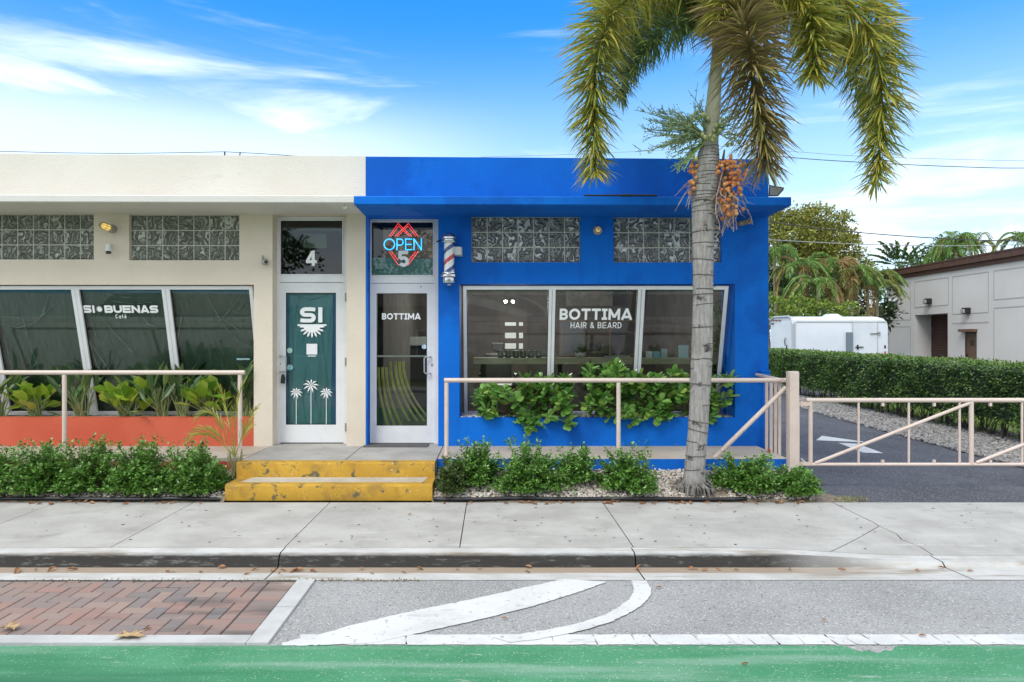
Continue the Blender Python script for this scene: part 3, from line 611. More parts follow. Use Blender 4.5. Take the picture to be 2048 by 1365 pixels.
# ================================================================== STEPS
st = thing('entrance_steps', 'pair of worn yellow concrete steps leading up to the two white doors', 'steps', (-1.75, 7.5, 0))
def step(name, x0, x1, y0, y1, z0, z1, inset):
    mb = MB(); rows = 40; r = .022
    prof = [(y1, z1-.0), (y0+inset, z1), (y0+r, z1), (y0+r*.3, z1-r*.3), (y0, z1-r), (y0+.004, z0)]
    xs_ = [x0+(x1-x0)*i/rows for i in range(rows+1)]; vs = []
    for i, x in enumerate(xs_):
        for k, (y, z) in enumerate(prof): vs.append((x, y+(RNG.normal(0, .002) if 2 <= k else 0), z+(RNG.normal(0, .0022) if k in (2, 3) else 0)))
    k = len(prof); mb.add(vs, [(i*k+j, i*k+j+1, (i+1)*k+j+1, (i+1)*k+j) for i in range(rows) for j in range(k-1)])
    for i in (0, rows): mb.add([vs[i*k+j] for j in range(k)]+[(xs_[i], y1, z0)], [tuple(range(k+1))])
    return mb.build(name, yellow, st, smooth='auto')
lo_ = step('lower_step', -2.865, -.645, 7.495, 7.93, 0, .172, .05); up_ = step('upper_step', -2.888, -.652, 7.895, 8.035, .10, WZ+.002, .05)
mb = MB(); mb.sheet([(-2.74, 7.62), (-.76, 7.62), (-.72, 7.885), (-2.70, 7.885)], .1725, .1755); mb.build('unpainted_tread', M('bare_tread', (.42, .37, .29), .85, (.50, .46, .39), 4, bump=.3, bs=80, bdist=.004, layers=[((.30, .26, .2), 7, .66, .75)]), lo_)

# ================================================================== BUILDINGS
YW = 9.13
def ztop(x): return 4.105-.0068*x
def facade(mb, x0, x1, z0, holes, Y, top=ztop):
    xs_ = sorted({x0, x1, *[h[0] for h in holes], *[h[1] for h in holes]}); xs_ = [x for x in xs_ if x0 <= x <= x1]
    zs_ = sorted({z0, *[h[2] for h in holes], *[h[3] for h in holes]}); zs_ = [z for z in zs_ if z >= z0]+['top']
    zz = lambda x, z: top(x) if z == 'top' else z
    for xa, xb in zip(xs_, xs_[1:]):
        for za, zb in zip(zs_, zs_[1:]):
            mx = (xa+xb)/2; mz = (za+(zb if zb != 'top' else 5))/2
            if any(h[0] < mx < h[1] and h[2] < mz < h[3] for h in holes): continue
            mb.quad((xa, Y, za), (xb, Y, za), (xb, Y, zz(xb, zb)), (xa, Y, zz(xa, zb)))
    for h in holes:
        d = h[4]; a, b, c, e = h[:4]
        mb.quad((a, Y, c), (a, Y, e), (a, Y+d, e), (a, Y+d, c)); mb.quad((b, Y, c), (b, Y+d, c), (b, Y+d, e), (b, Y, e))
        mb.quad((a, Y, e), (b, Y, e), (b, Y+d, e), (a, Y+d, e)); mb.quad((a, Y, c), (a, Y+d, c), (b, Y+d, c), (b, Y, c))
def hx(px): return PX(px, YW)
def hz(py): return PZ(py, YW)
# ---- blue barber shop
shopB = thing('barber_shop_building', 'single-storey bright blue stucco barber shop with a thin flat canopy', 'building', (1.0, YW, 0))
XB0, XB1 = hx(731.5), 3.60
WIN_Z0, WIN_Z1 = .712, hz(568.5)
doorB = (hx(735), hx(876.5), WZ-.02, 3.332, .30)
winB = (hx(919), hx(1470), WIN_Z0, WIN_Z1, .56)
gbB = [(hx(943), hx(1161), hz(525), hz(433.5), .10), (hx(1227), hx(1443), hz(525.5), hz(434.5), .10)]
mb = MB(); facade(mb, XB0, XB1, 0, [doorB, winB]+gbB, YW)
mb.quad((XB1, YW, 0), (XB1, 20, 0), (XB1, 20, ztop(XB1)), (XB1, YW, ztop(XB1)))
mb.quad((XB0, YW, ztop(XB0)), (XB1, YW, ztop(XB1)), (XB1, YW+.22, ztop(XB1)), (XB0, YW+.22, ztop(XB0)))
mb.quad((XB0, YW+.22, 3.7), (XB1, YW+.22, 3.7), (XB1, YW+.22, ztop(XB1)), (XB0, YW+.22, ztop(XB0)))
mb.quad((XB0, 20, 0), (XB1, 20, 0), (XB1, 20, 4.08), (XB0, 20, 4.08))
wallB = mb.build('wall', blue, shopB)
mb = MB(); mb.quad((XB0, YW+.22, 3.75), (XB1, YW+.22, 3.75), (XB1, 20, 3.75), (XB0, 20, 3.75)); mb.build('roof', M('flat_roof', (.5, .5, .5), .9), shopB)
mb = MB()
CYF = 8.40
def canopy(mb, x0, x1, zb, zt, slope=.0):
    mb.add([(x0, CYF+.0, zb+.01), (x0, CYF+.012, zb), (x0, YW-.002, zb-.006), (x0, YW-.002, zt+.03), (x0, CYF+.012, zt), (x0, CYF, zt-.01),
            (x1, CYF+.0, zb+.01-slope), (x1, CYF+.012, zb-slope), (x1, YW-.002, zb-.006-slope), (x1, YW-.002, zt+.03-slope), (x1, CYF+.012, zt-slope), (x1, CYF, zt-.01-slope)],
           [(0, 1, 2, 3, 4, 5), (11, 10, 9, 8, 7, 6), (0, 6, 7, 1), (1, 7, 8, 2), (3, 9, 10, 4), (4, 10, 11, 5), (5, 11, 6, 0)])
canopy(mb, -1.660, 3.585, 3.347, 3.452, .012); mb.build('canopy', blue, shopB)
# ---- cream cafe
shopA = thing('cafe_building', 'cream stucco cafe with flat canopy, leaning windows and an orange planter wall', 'building', (-5, YW, 0))
XA0 = -12.5
doorA = (hx(545), hx(693), WZ-.02, hz(428), .28)
winA = (-7.95, hx(507.5), WZ-.02, hz(570), .56)
gbA = [(hx(258), hx(478.5), hz(521), hz(429.5), .12), (hx(-34), hx(187.5), hz(519.5), hz(428.5), .12)]
mb = MB(); facade(mb, XA0, XB0-.001, 0, [doorA, winA]+gbA, YW)
mb.quad((XA0, YW, 0), (XA0, 20, 0), (XA0, 20, ztop(XA0)), (XA0, YW, ztop(XA0)))
mb.quad((XA0, YW, ztop(XA0)), (XB0-.001, YW, ztop(XB0)), (XB0-.001, YW+.22, ztop(XB0)), (XA0, YW+.22, ztop(XA0)))
mb.quad((XA0, YW+.22, 3.7), (XB0, YW+.22, 3.7), (XB0, YW+.22, ztop(XB0)), (XA0, YW+.22, ztop(XA0)))
mb.quad((XA0, 20, 0), (XB0, 20, 0), (XB0, 20, 4.1), (XA0, 20, 4.1))
mb.build('wall', cream, shopA)
mb = MB(); mb.quad((XA0, YW+.22, 3.75), (XB0, YW+.22, 3.75), (XB0, 20, 3.75), (XA0, 20, 3.75)); mb.build('roof', bpy.data.materials['flat_roof'], shopA)
mb = MB(); canopy(mb, XA0, -1.664, 3.395, 3.485, .028); mb.build('canopy', white_st, shopA)
# the parapet above the canopy gets its own, paler colour
mb = MB(); mb.quad((XA0, YW-.004, 3.50), (XB0-.002, YW-.004, 3.47), (XB0-.002, YW-.004, ztop(XB0)+.003), (XA0, YW-.004, ztop(XA0)+.003)); mb.quad((XA0, YW-.004, ztop(XA0)+.003), (XB0-.002, YW-.004, ztop(XB0)+.003), (XB0-.002, YW+.22, ztop(XB0)+.003), (XA0, YW+.22, ztop(XA0)+.003)); mb.quad((XB0-.002, YW-.004, 3.47), (XB0-.002, YW, 3.47), (XB0-.002, YW, ztop(XB0)), (XB0-.002, YW-.004, ztop(XB0)))
mb.build('parapet', M('parapet_stucco', (.64, .60, .53), .75, (.69, .655, .59), .9, .3, .7, bump=.5, bs=50, bd=6, bdist=.012, layers=[((.52, .49, .44), 1.6, .60, .9, (.8, 1, 4))]), shopA)
mb = MB(); mb.box(winA[0], winA[1], YW+.003, YW+.15, WZ-.02, WIN_Z0); mb.build('planter_wall', orange, shopA)
mb = MB(); mb.quad((winA[0], YW+.12, WIN_Z0-.03), (winA[1], YW+.12, WIN_Z0-.03), (winA[1], YW+.56, WIN_Z0-.03), (winA[0], YW+.56, WIN_Z0-.03)); mb.build('planter_soil', soil, shopA)
for nm, par, a, b in (('planter_pebbles', shopA, -6.5, winA[1]), ('planter_pebbles', shopB, winB[0], winB[1])):
    mb = MB(); n = 1500 if par is shopA else 1300; z_ = WIN_Z0-.025 if par is shopA else WIN_Z0+.005
    stones(mb, np.stack([RNG.uniform(a+.02, b-.02, n), RNG.uniform(YW+(.16 if par is shopA else .05), YW+.42, n), np.full(n, z_)], -1), .018, .7); o = mb.build(nm, pebble_m, par); o['kind'] = 'stuff'
# rooms behind the glass
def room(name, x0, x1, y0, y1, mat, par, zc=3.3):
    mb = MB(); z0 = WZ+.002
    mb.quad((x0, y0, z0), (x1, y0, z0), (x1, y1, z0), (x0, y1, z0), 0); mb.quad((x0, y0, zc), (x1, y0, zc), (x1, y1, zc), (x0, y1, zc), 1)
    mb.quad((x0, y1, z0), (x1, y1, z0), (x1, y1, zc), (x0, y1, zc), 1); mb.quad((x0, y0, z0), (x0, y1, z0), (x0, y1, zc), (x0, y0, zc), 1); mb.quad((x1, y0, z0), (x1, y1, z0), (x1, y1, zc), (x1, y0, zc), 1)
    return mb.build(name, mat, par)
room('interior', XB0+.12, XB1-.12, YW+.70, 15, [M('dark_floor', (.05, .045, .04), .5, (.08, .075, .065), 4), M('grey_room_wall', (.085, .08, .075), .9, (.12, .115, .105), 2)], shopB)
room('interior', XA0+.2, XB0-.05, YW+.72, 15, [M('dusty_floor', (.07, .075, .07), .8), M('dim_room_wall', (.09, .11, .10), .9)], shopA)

# ---- leaning shop windows
WYT, WYB, WZT, WZB = 9.2, 9.66, 2.437, .70
def lean(x, t, off=0):                       # off: out of the glass towards the street
    dy, dz = WYB-WYT, WZB-WZT; ln = math.hypot(dy, dz); ny, nz = dz/ln, -dy/ln
    return (x, WYT+dy*t+ny*off, WZT+dz*t+nz*off)
def leanz(x, z, off=0): return lean(x, (WZT-z)/(WZT-WZB), off)
def WT(px, py):
    k = (py-CY)/F; t = (WZT-H+k*WYT)/((WZT-WZB)-k*(WYB-WYT)); Y = WYT+(WYB-WYT)*t; return (px-CX)*Y/F, t
def lbox(mb, x0, x1, t0, t1, o0, o1, mi=0):
    vs = [lean(x, t, o) for x in (x0, x1) for o in (o0, o1) for t in (t0, t1)]
    mb.add(vs, [(0, 1, 3, 2), (4, 6, 7, 5), (0, 4, 5, 1), (2, 3, 7, 6), (0, 2, 6, 4), (1, 5, 7, 3)], mi)
def shop_window(par, xs_, label, fw=.045, glass=glass):
    """xs_: left edges/right edges of each light"""
    o_frame = MB(); fx0, fx1 = xs_[0][0]-fw, xs_[-1][1]+fw
    lbox(o_frame, fx0, fx1, 0, .026, -.03, .03); lbox(o_frame, fx0, fx1, .974, 1.0, -.03, .03)
    lbox(o_frame, fx0, xs_[0][0], .026, .974, -.03, .03); lbox(o_frame, xs_[-1][1], fx1, .026, .974, -.03, .03)
    for a, b in zip(xs_, xs_[1:]):
        m_ = (a[1]+b[0])/2; lbox(o_frame, a[1], m_-.004, .026, .974, -.03, .028); lbox(o_frame, m_+.004, b[0], .026, .974, -.03, .034); lbox(o_frame, m_-.004, m_+.004, .026, .974, -.03, .010)
    w_ = o_frame.build('shop_window', alu, par, label=label)
    g_ = MB()
    for a, b in xs_:
        for (p, q, r, s) in ((a, a+.010, .026, .974), (b-.010, b, .026, .974)): lbox(g_, p, q, r, s, -.012, .006)
        lbox(g_, a+.010, b-.010, .026, .032, -.012, .006); lbox(g_, a+.010, b-.010, .968, .974, -.012, .006)
    g_.build('gasket', gasket, w_)
    for a, b in xs_:
        p = MB(); p.quad(lean(a+.008, .971), lean(b-.008, .971), lean(b-.008, .029), lean(a+.008, .029)); p.build('pane', glass, w_)
    return w_
cvt = lambda px: PX(px, WYT)
winBo = shop_window(shopB, [(cvt(933), cvt(1098)), (cvt(1111), cvt(1276)), (cvt(1290), cvt(1449))], 'leaning three-pane window of the blue barber shop')
cell = cvt(331)-cvt(150)
lights = []
for i in range(4, -1, -1):
    l_ = cvt(340)-i*cell; lights.append((l_, l_+cell-.105 if i else cvt(499)))
winAo = shop_window(shopA, lights, 'leaning cafe window lined inside with plastic sheeting', glass=glass_cafe)
def panel_letters(name, spec, par, m=vinyl, mapf=leanz):
    mb = MB(); o = .004
    for (txt, cx, z0, wid, h, adv, wd, t, gap) in spec: wtext(mb, txt, cx, z0, wid, h, adv, wd, t, mapf, gap, o); o += .004
    return mb.build(name, m, par)
def wpx(px, py): X_, t = WT(px, py); return X_, WZT+(WZB-WZT)*t
x0, zb = wpx(1119, 640); x1, zt = wpx(1265, 617.5); x2, zb2 = wpx(1141, 656.5); x3, zt2 = wpx(1243, 644.5)
panel_letters('lettering', [('BOTTJMA', (x0+x1)/2, zb, x1-x0, zt-zb, .82, {'O': 1.02, 'J': .5, 'M': 1.05, 'A': 1.0, 'B': .74}, .22, .10),
    ('HAIR & BEARD', (x2+x3)/2, zb2, x3-x2, zt2-zb2, .66, {'I': .14, ' ': .28, '&': .66, 'A': .76}, .13, .17)], winBo)
x0, zb = wpx(167, 626); x1, zt = wpx(316, 611); x2, zb2 = wpx(232, 637); x3, zt2 = wpx(253, 629)
mb = MB(); kx = (x1-x0)/149; hh = zt-zb
wtext(mb, 'SI', x0+kx*12, zb, kx*23.5, hh, 1.1, {'I': .34}, .27, leanz, .10, .004)
wtext(mb, 'BUENAS', x0+kx*96, zb, kx*106, hh, 1.1, {}, .27, leanz, .08, .008)
mb.add([leanz(x0+kx*33, zb+hh*.5, .004)]+[leanz(x0+kx*33+hh*.30*math.cos(a), zb+hh*.5+hh*.30*math.sin(a), .004) for a in np.linspace(0, 2*PI, 25)[:-1]], [(0, i+1, (i+1) % 24+1) for i in range(24)])
for a in np.linspace(0, 2*PI, 17)[:-1]: ribbon_mesh(mb, [(x0+kx*33+hh*r*math.cos(a), zb+hh*.5+hh*r*math.sin(a)) for r in (.31, .40)], hh*.08, leanz, .005)
wtext(mb, 'Cafe', (x2+x3)/2, zb2, x3-x2, zt2-zb2, .62, {'f': .34}, .17, leanz, .28, .006)
mb.build('lettering', vinyl, winAo)
# plastic sheeting taped up inside the cafe window
def sheet_mat(name, c1, c2):
    m = M(name, c1, .33, c2, 2.2, .35, .65, spec=.6, stretch=(1, 1, .35), layers=[((.13, .21, .17), 3.2, .55, .78, (2.2, 1, .5))])
    nt = m.node_tree; L = nt.links.new; tc = N(nt, 'ShaderNodeTexCoord'); mp = N(nt, 'ShaderNodeMapping'); mp.inputs['Rotation'].default_value = (0, .5, 0); mp.inputs['Scale'].default_value = (6, 6, 1.1); L(tc.outputs['Object'], mp.inputs[0])
    w = N(nt, 'ShaderNodeTexNoise'); w.inputs['Scale'].default_value = 1.6; w.inputs['Detail'].default_value = 3; L(mp.outputs[0], w.inputs[0]); b = N(nt, 'ShaderNodeBump'); b.inputs['Strength'].default_value = .9; b.inputs['Distance'].default_value = .03; L(w.outputs[0], b.inputs['Height']); L(b.outputs[0], nt.nodes['Principled BSDF'].inputs['Normal']); return m
plastic = sheet_mat('plastic_sheeting', (.105, .18, .145), (.155, .23, .19)); fold_m = M('plastic_fold', (.62, .78, .70), .35, (.25, .36, .31), 6, .35, .65, stretch=(2, 2, 1)); tape = M('blue_tape', (.008, .18, .36), .5)
shp = MB(); 
for a, b in lights:
    nx, nt_ = 14, 16; vs = [lean(a+.0+(b-a)*i/nx, .02+.96*j/nt_, -.05-.03*abs(math.sin(i*1.7+j*.5+a*3))*math.sin(PI*j/nt_)) for i in range(nx+1) for j in range(nt_+1)]
    shp.add(vs, [(i*(nt_+1)+j, (i+1)*(nt_+1)+j, (i+1)*(nt_+1)+j+1, i*(nt_+1)+j+1) for i in range(nx) for j in range(nt_)])
sh = shp.build('plastic_sheet', plastic, winAo, smooth=True)
mb = MB()
Z2 = lambda x, y: (x/3.592, 540+y/3.592)
folds = [[(600, 330), (625, 480), (690, 690), (800, 850)], [(610, 470), (690, 600), (780, 730), (870, 850)], [(700, 320), (800, 440), (940, 590), (1030, 720)], [(740, 210), (850, 235), (960, 245), (1080, 235)], [(950, 200), (960, 235), (955, 240)],
         [(0, 340), (130, 345), (140, 350)], [(5, 400), (130, 420), (260, 370), (380, 250)], [(1020, 345), (1060, 395), (1120, 415)], [(1560, 345), (1640, 380), (1740, 465)], [(1300, 330), (1270, 520)], [(1480, 190), (1600, 400), (1700, 510), (1800, 560)], [(1240, 280), (1260, 500)], [(150, 330), (200, 520), (260, 700)], [(640, 350), (690, 500)], [(1750, 160), (1640, 300), (1560, 380)], [(340, 180), (300, 320), (180, 430)], [(1700, 300), (1745, 240)], [(760, 180), (900, 200), (1060, 200)], [(20, 480), (60, 640), (80, 720)]]
for fo in folds:
    pts = []
    for x, y in fo: X_, t = WT(*Z2(x, y)); pts.append(Vector(lean(X_, t, -.022)))
    fine = []
    for i in range(len(pts)-1):
        for k in range(4): fine.append(pts[i].lerp(pts[i+1], k/4))
    fine.append(pts[-1]); n = len(fine); mb.tube(fine, [.0015+.0062*math.sin(PI*(i+.5)/n) for i in range(n)], 4)
mb.build('fold', fold_m, sh)
mb = MB()
for a, b in lights: mb.quad(lean(a, .027, -.02), lean(b, .027, -.02), lean(b, .058, -.02), lean(a, .050, -.02))
mb.build('masking_tape', tape, sh)
X_, t = WT(487, 718.5); mb = MB(); mb.quad(lean(X_-.095, t-.008, .003), lean(X_+.09, t-.008, .003), lean(X_+.09, t+.008, .003), lean(X_-.095, t+.008, .003)); s_ = mb.build('sticker', M('teal_sticker', (.10, .35, .38), .5), winAo)
mb = MB()
for i in range(11):
    u = X_-.085+i*.0155
    mb.quad(lean(u, t-.004, .004), lean(u+.009, t-.004, .004), lean(u+.009, t+.004, .004), lean(u, t+.004, .004))
mb.build('sticker_print', vinyl, s_)

# ---- glass block windows
def block_window(par, xa, ya, xb, yb, Y, nx, nz, m, label, tilt=0):
    x0, x1, z0, z1 = PX(xa, YW)+.001, PX(xb, YW)-.001, PZ(yb, YW)+.001, PZ(ya, YW)-.001
    g_ = MB(); g_.box(x0, x1, Y+.012, Y+.05, z0, z1); w_ = g_.build('glass_block_window', grout, par, label=label)
    cw, ch = (x1-x0)/nx, (z1-z0)/nz; mb = MB(); e = .0055
    for i in range(nx):
        for j in range(nz):
            a, b, c, d = x0+i*cw+e, x0+(i+1)*cw-e, z0+j*ch+e, z0+(j+1)*ch-e; k = .012
            vs = [(a, Y+.013, c), (b, Y+.013, c), (b, Y+.013, d), (a, Y+.013, d), (a+k, Y, c+k), (b-k, Y, c+k), (b-k, Y, d-k), (a+k, Y, d-k)]
            mb.add(vs, [(0, 1, 5, 4), (1, 2, 6, 5), (2, 3, 7, 6), (3, 0, 4, 7), (4, 5, 6, 7)])
    mb.build('blocks', m, w_)
for i, (xa, ya, xb, yb, w_) in enumerate(((943, 433.5, 1161, 525, 0), (1227, 434.5, 1443, 525.5, 0))):
    block_window(shopB, xa, ya, xb, yb, YW+.035, 7, 3, blockm, 'glass block window in blue wall, '+('left' if i == 0 else 'right')+' of the round light')
for i, (xa, ya, xb, yb) in enumerate(((258, 429.5, 478.5, 521), (-34, 428.5, 187.5, 519.5))):
    block_window(shopA, xa, ya, xb, yb, YW+.045, 7, 3, blockm_c, 'greenish glass block window '+('beside door 4' if i == 0 else 'at the left edge'))

# ---- doors
def door(par, label, fx, ty, gx, gy, lx, ly, dx, dy, hinge_px, handle, frame_m):
    """fx outer frame x, ty top; gx,gy transom glass; lx,ly leaf; dx,dy leaf glass (photo measures)"""
    Yf = 9.33
    f = MB(); f.pbox(fx[0], ty, gx[0], 888, Yf, .09); f.pbox(gx[1], ty, fx[1], 888, Yf, .09); f.pbox(gx[0], ty, gx[1], gy[0], Yf, .09); f.pbox(gx[0], gy[1], gx[1], ly[0]-1, Yf, .09)
    # an inner bead round the transom
    a, b, c, d = PX(gx[0], Yf), PX(gx[1], Yf), PZ(gy[1], Yf), PZ(gy[0], Yf); q = .014
    f.box(a, a+q, Yf-.010, Yf-.0005, c-.004, d+.004); f.box(b-q, b, Yf-.010, Yf-.0005, c-.004, d+.004); f.box(a+q, b-q, Yf-.010, Yf-.0005, c-.004, c+q); f.box(a+q, b-q, Yf-.010, Yf-.0005, d-q, d+.004)
    D = f.build('door', frame_m, par, label=label)
    p = MB(); p.quad((a, Yf+.03, c), (b, Yf+.03, c), (b, Yf+.03, d), (a, Yf+.03, d)); p.build('transom_pane', glass_door, D)
    Yl = 9.345; l = MB(); l.pbox(lx[0], ly[0], dx[0], ly[1], Yl, .045); l.pbox(dx[1], ly[0], lx[1], ly[1], Yl, .045); l.pbox(dx[0], ly[0], dx[1], dy[0], Yl, .045); l.pbox(dx[0], dy[1], dx[1], ly[1], Yl, .045)
    leaf = l.build('leaf', alu, D)
    gk = MB(); e = 1.2
    gk.pbox(dx[0], dy[0], dx[0]+e, dy[1], Yl+.012, .02); gk.pbox(dx[1]-e, dy[0], dx[1], dy[1], Yl+.012, .02); gk.pbox(dx[0]+e, dy[0], dx[1]-e, dy[0]+e, Yl+.012, .02); gk.pbox(dx[0]+e, dy[1]-e, dx[1]-e, dy[1], Yl+.012, .02)
    gk.pbox(lx[0]-1.2, ly[0], lx[0], ly[1], Yl+.01, .01) if hinge_px < 700 and False else None
    gk.build('gasket', gasket, D)
    p = MB(); Yg = Yl+.02; p.quad((PX(dx[0], Yg), Yg, PZ(dy[1], Yg)), (PX(dx[1], Yg), Yg, PZ(dy[1], Yg)), (PX(dx[1], Yg), Yg, PZ(dy[0], Yg)), (PX(dx[0], Yg), Yg, PZ(dy[0], Yg))); p.build('pane', glass_door, D)
    for hy in (595, 724, 855):
        h = MB(); hx_ = PX(hinge_px, 9.32); z_ = PZ(hy, 9.32); h.tube([(hx_, 9.322, z_-.055), (hx_, 9.322, z_+.055)], .011, 8); h.tube([(hx_, 9.322, z_-.003), (hx_, 9.322, z_+.003)], .0135, 8); h.build('hinge', steel, D)
    hx0, hx1, hy0, hy1 = handle; Yh = Yl; s = -1 if hx0 < hx1 else 1
    xm, xg, za, zb_ = PX(hx0, Yh), PX(hx1, Yh-.06), PZ(hy0, Yh), PZ(hy1, Yh); r = .010; dirx = 1 if xg > xm else -1
    pts = [(xm, Yh-.001, za), (xm, Yh-.03, za), (xm+dirx*.008, Yh-.045, za), (xg-dirx*.015, Yh-.052, za), (xg, Yh-.052, za-.02), (xg, Yh-.052, zb_+.02), (xg-dirx*.015, Yh-.052, zb_), (xm+dirx*.008, Yh-.045, zb_), (xm, Yh-.03, zb_), (xm, Yh-.001, zb_)]
    h = MB(); h.tube(pts, r, 8); h.build('handle', M('satin_handle', (.42, .42, .43), .3, metal=.5) if 'satin_handle' not in bpy.data.materials else bpy.data.materials['satin_handle'], D, smooth='auto')
    k = MB(); kx = PX(handle[0]+(-1.5 if dirx > 0 else 3), Yh); k.tube([(kx, Yh-.008, (za+zb_)/2-.0), (kx, Yh+.001, (za+zb_)/2)], .016, 14); k.build('lock_cylinder', steel, D)
    b = MB(); zz = PZ(713, 9.42); b.tube([(PX(dx[0]-3, 9.42), 9.43, zz), (PX(dx[1]+3, 9.42), 9.43, zz)], .012, 8); b.build('push_bar', M('pale_bar', (.55, .62, .60), .4) if 'pale_bar' not in bpy.data.materials else bpy.data.materials['pale_bar'], D)
    return D
dA = door(shopA, 'white glazed door of the cafe under the number 4', (552.5, 694.5), 434, (559.5, 687), (440, 551), (554, 690), (566, 885.5), (571.5, 672), (586, 850), 691.2, (561, 571.5, 712, 744), alu)
dB = door(shopB, 'white glazed door of the barber shop under the number 5', (734.5, 876.5), 433, (741, 868), (443, 553), (735.5, 871), (567.5, 886), (753, 854), (587, 852), 734.2, (861, 848.5, 714, 747), alu)
mpd = lambda Y: (lambda u, v, o: (u, Y-o, v))
def dw(name, txt, x0, x1, y0, y1, par, adv, wd, t, gap, Y=9.362, m=vinyl):
    mb = MB(); wtext(mb, txt, (PX(x0, Y)+PX(x1, Y))/2, PZ(y1, Y), PX(x1, Y)-PX(x0, Y), PZ(y0, Y)-PZ(y1, Y), adv, wd, t, mpd(Y), gap); return mb.build(name, m, par)
dw('lettering', 'BOTTJMA', 764, 841.5, 627, 639.5, dB, .82, {'O': 1.02, 'J': .5, 'M': 1.05, 'A': 1.0, 'B': .74}, .22, .10)
dw('house_number', '4', 612, 634, 502, 532, dA, .72, {}, .20, .1, 9.355)
dw('house_number', '5', 796.5, 818, 502, 534, dB, .66, {}, .21, .1, 9.355)
dw('lettering', 'SI', 600, 645, 615, 645.5, dA, .95, {'I': .26}, .25, .14)
mb = MB(); Y = 9.360; q = lambda px, py, o=0: (PX(px, Y), Y-o, PZ(py, Y))
mb.quad(q(595, 652.5), q(653, 652.5), q(653, 649), q(595, 649))
cs = (624, 650)
for i in range(9):
    a = math.radians(10+160*i/8); R1 = 27 if i not in (0, 8) else 26; w_ = math.radians(7)
    mb.add([q(cs[0]+8*math.cos(a-w_*1.6), cs[1]+3+8*math.sin(a-w_*1.6), .0008), q(cs[0]+(R1-4)*math.cos(a-w_*.7), cs[1]+(R1-4)*math.sin(a-w_*.7)*.98, .0008), q(cs[0]+R1*math.cos(a), cs[1]+R1*math.sin(a)*.98, .0008), q(cs[0]+(R1-4)*math.cos(a+w_*.7), cs[1]+(R1-4)*math.sin(a+w_*.7)*.98, .0008), q(cs[0]+8*math.cos(a+w_*1.6), cs[1]+3+8*math.sin(a+w_*1.6), .0008)], [(0, 1, 2, 3, 4)])
mb.add([q(cs[0], 652, .0014)]+[q(cs[0]+17*math.cos(a), 652+13*math.sin(a), .0014) for a in np.linspace(0, PI, 14)], [(0, i, i+1) for i in range(1, 14)])
mb.build('half_sun_emblem', vinyl, dA)
mb = MB(); rs = random.Random(4)
for (cx_, cy_, R_) in ((592.5, 786.5, 13.5), (622, 772, 17), (652.5, 786.5, 13.5)):
    ribbon_mesh(mb, [(PX(cx_, Y), PZ(cy_, Y)), (PX(cx_, Y), PZ(850, Y))], .0075, mpd(Y), .001)
    o = .0016
    for a in range(0, 360, 40):
        a_ = math.radians(a-90+4); dn = .35 if math.sin(a_) > 0 else 0
        p1 = (cx_, cy_); p2 = (cx_+R_*.55*math.cos(a_), cy_+R_*.5*math.sin(a_)-2); p3 = (cx_+R_*math.cos(a_), cy_+R_*.85*math.sin(a_)+1)
        n_ = (-math.sin(a_)*1.5, math.cos(a_)*1.5)
        mb.add([q(*p1, o), q(p2[0]+n_[0], p2[1]+n_[1], o), q(*p3, o), q(p2[0]-n_[0], p2[1]-n_[1], o)], [(0, 1, 2, 3)]); o += .0002
mb.build('palm_tree_emblem', vinyl, dA)
mb = MB(); mb.pbox(613, 688, 634.5, 709.5, 9.360, .001); mb.build('paper_notice', M('notice_paper', (.78, .78, .80), .7), dA)
mb = MB(); mb.pbox(615.5, 711.3, 632.5, 713.8, 9.359, .001); mb.build('clear_tape', M('pale_tape', (.5, .6, .58), .4), dA)
def disc(name, px, py, r, Y, m, par, n=20):
    mb = MB(); x_, _, z_ = P(px, py, Y); mb.add([(x_+r*math.cos(a), Y, z_+r*math.sin(a)) for a in np.linspace(0, 2*PI, n+1)[:-1]], [tuple(range(n))]); return mb.build(name, m, par)
disc('round_sticker', 579.5, 701.5, .037, 9.361, M('pale_green_sticker', (.30, .50, .42), .5), dA); disc('round_sticker', 580, 735.5, .040, 9.361, M('teal_round_sticker', (.06, .34, .40), .5, (.3, .5, .5), 30), dA)
disc('round_sticker', 848, 694, .031, 9.361, M('blue_white_sticker', (.12, .38, .62), .5, (.6, .7, .8), 25), dB); disc('peep_hole', 841.5, 574, .008, 9.343, black, dB)
k_ = MB(); x_, _, z_ = P(578.6, 720, 9.36); k_.tube([(x_, 9.352, z_-.06), (x_, 9.350, z_+.045)], .009, 8); k_.build('bottle_opener_latch', black, dA)
# plastic and tape inside door 4
mb = MB(); Yp = 9.41; nx, nz = 10, 22; X0_, X1_, Z0_, Z1_ = PX(571, Yp), PX(673, Yp), PZ(851, Yp), PZ(585, Yp)
mb.add([(X0_+(X1_-X0_)*i/nx, Yp+.012*math.sin(i*2.1+j*.45)*math.sin(j*.31+1), Z0_+(Z1_-Z0_)*j/nz) for i in range(nx+1) for j in range(nz+1)], [(i*(nz+1)+j, (i+1)*(nz+1)+j, (i+1)*(nz+1)+j+1, i*(nz+1)+j+1) for i in range(nx) for j in range(nz)])
sh = mb.build('plastic_sheet', sheet_mat('door_plastic_sheeting', (.11, .36, .40), (.17, .44, .47)), dA, smooth=True)
mb = MB(); Yt = 9.385; tri = lambda a, b, c, d: mb.quad(*[(PX(p[0], Yt), Yt, PZ(p[1], Yt)) for p in (a, b, c, d)])
tri((571, 852), (577.5, 852), (578, 586), (571, 586)); tri((661, 852), (673, 852), (673, 586), (666.5, 586)); mb.build('masking_tape', M('bright_blue_tape', (.004, .16, .36), .5, (.02, .24, .45), 12, stretch=(1, 1, .3)), sh)
mb = MB()
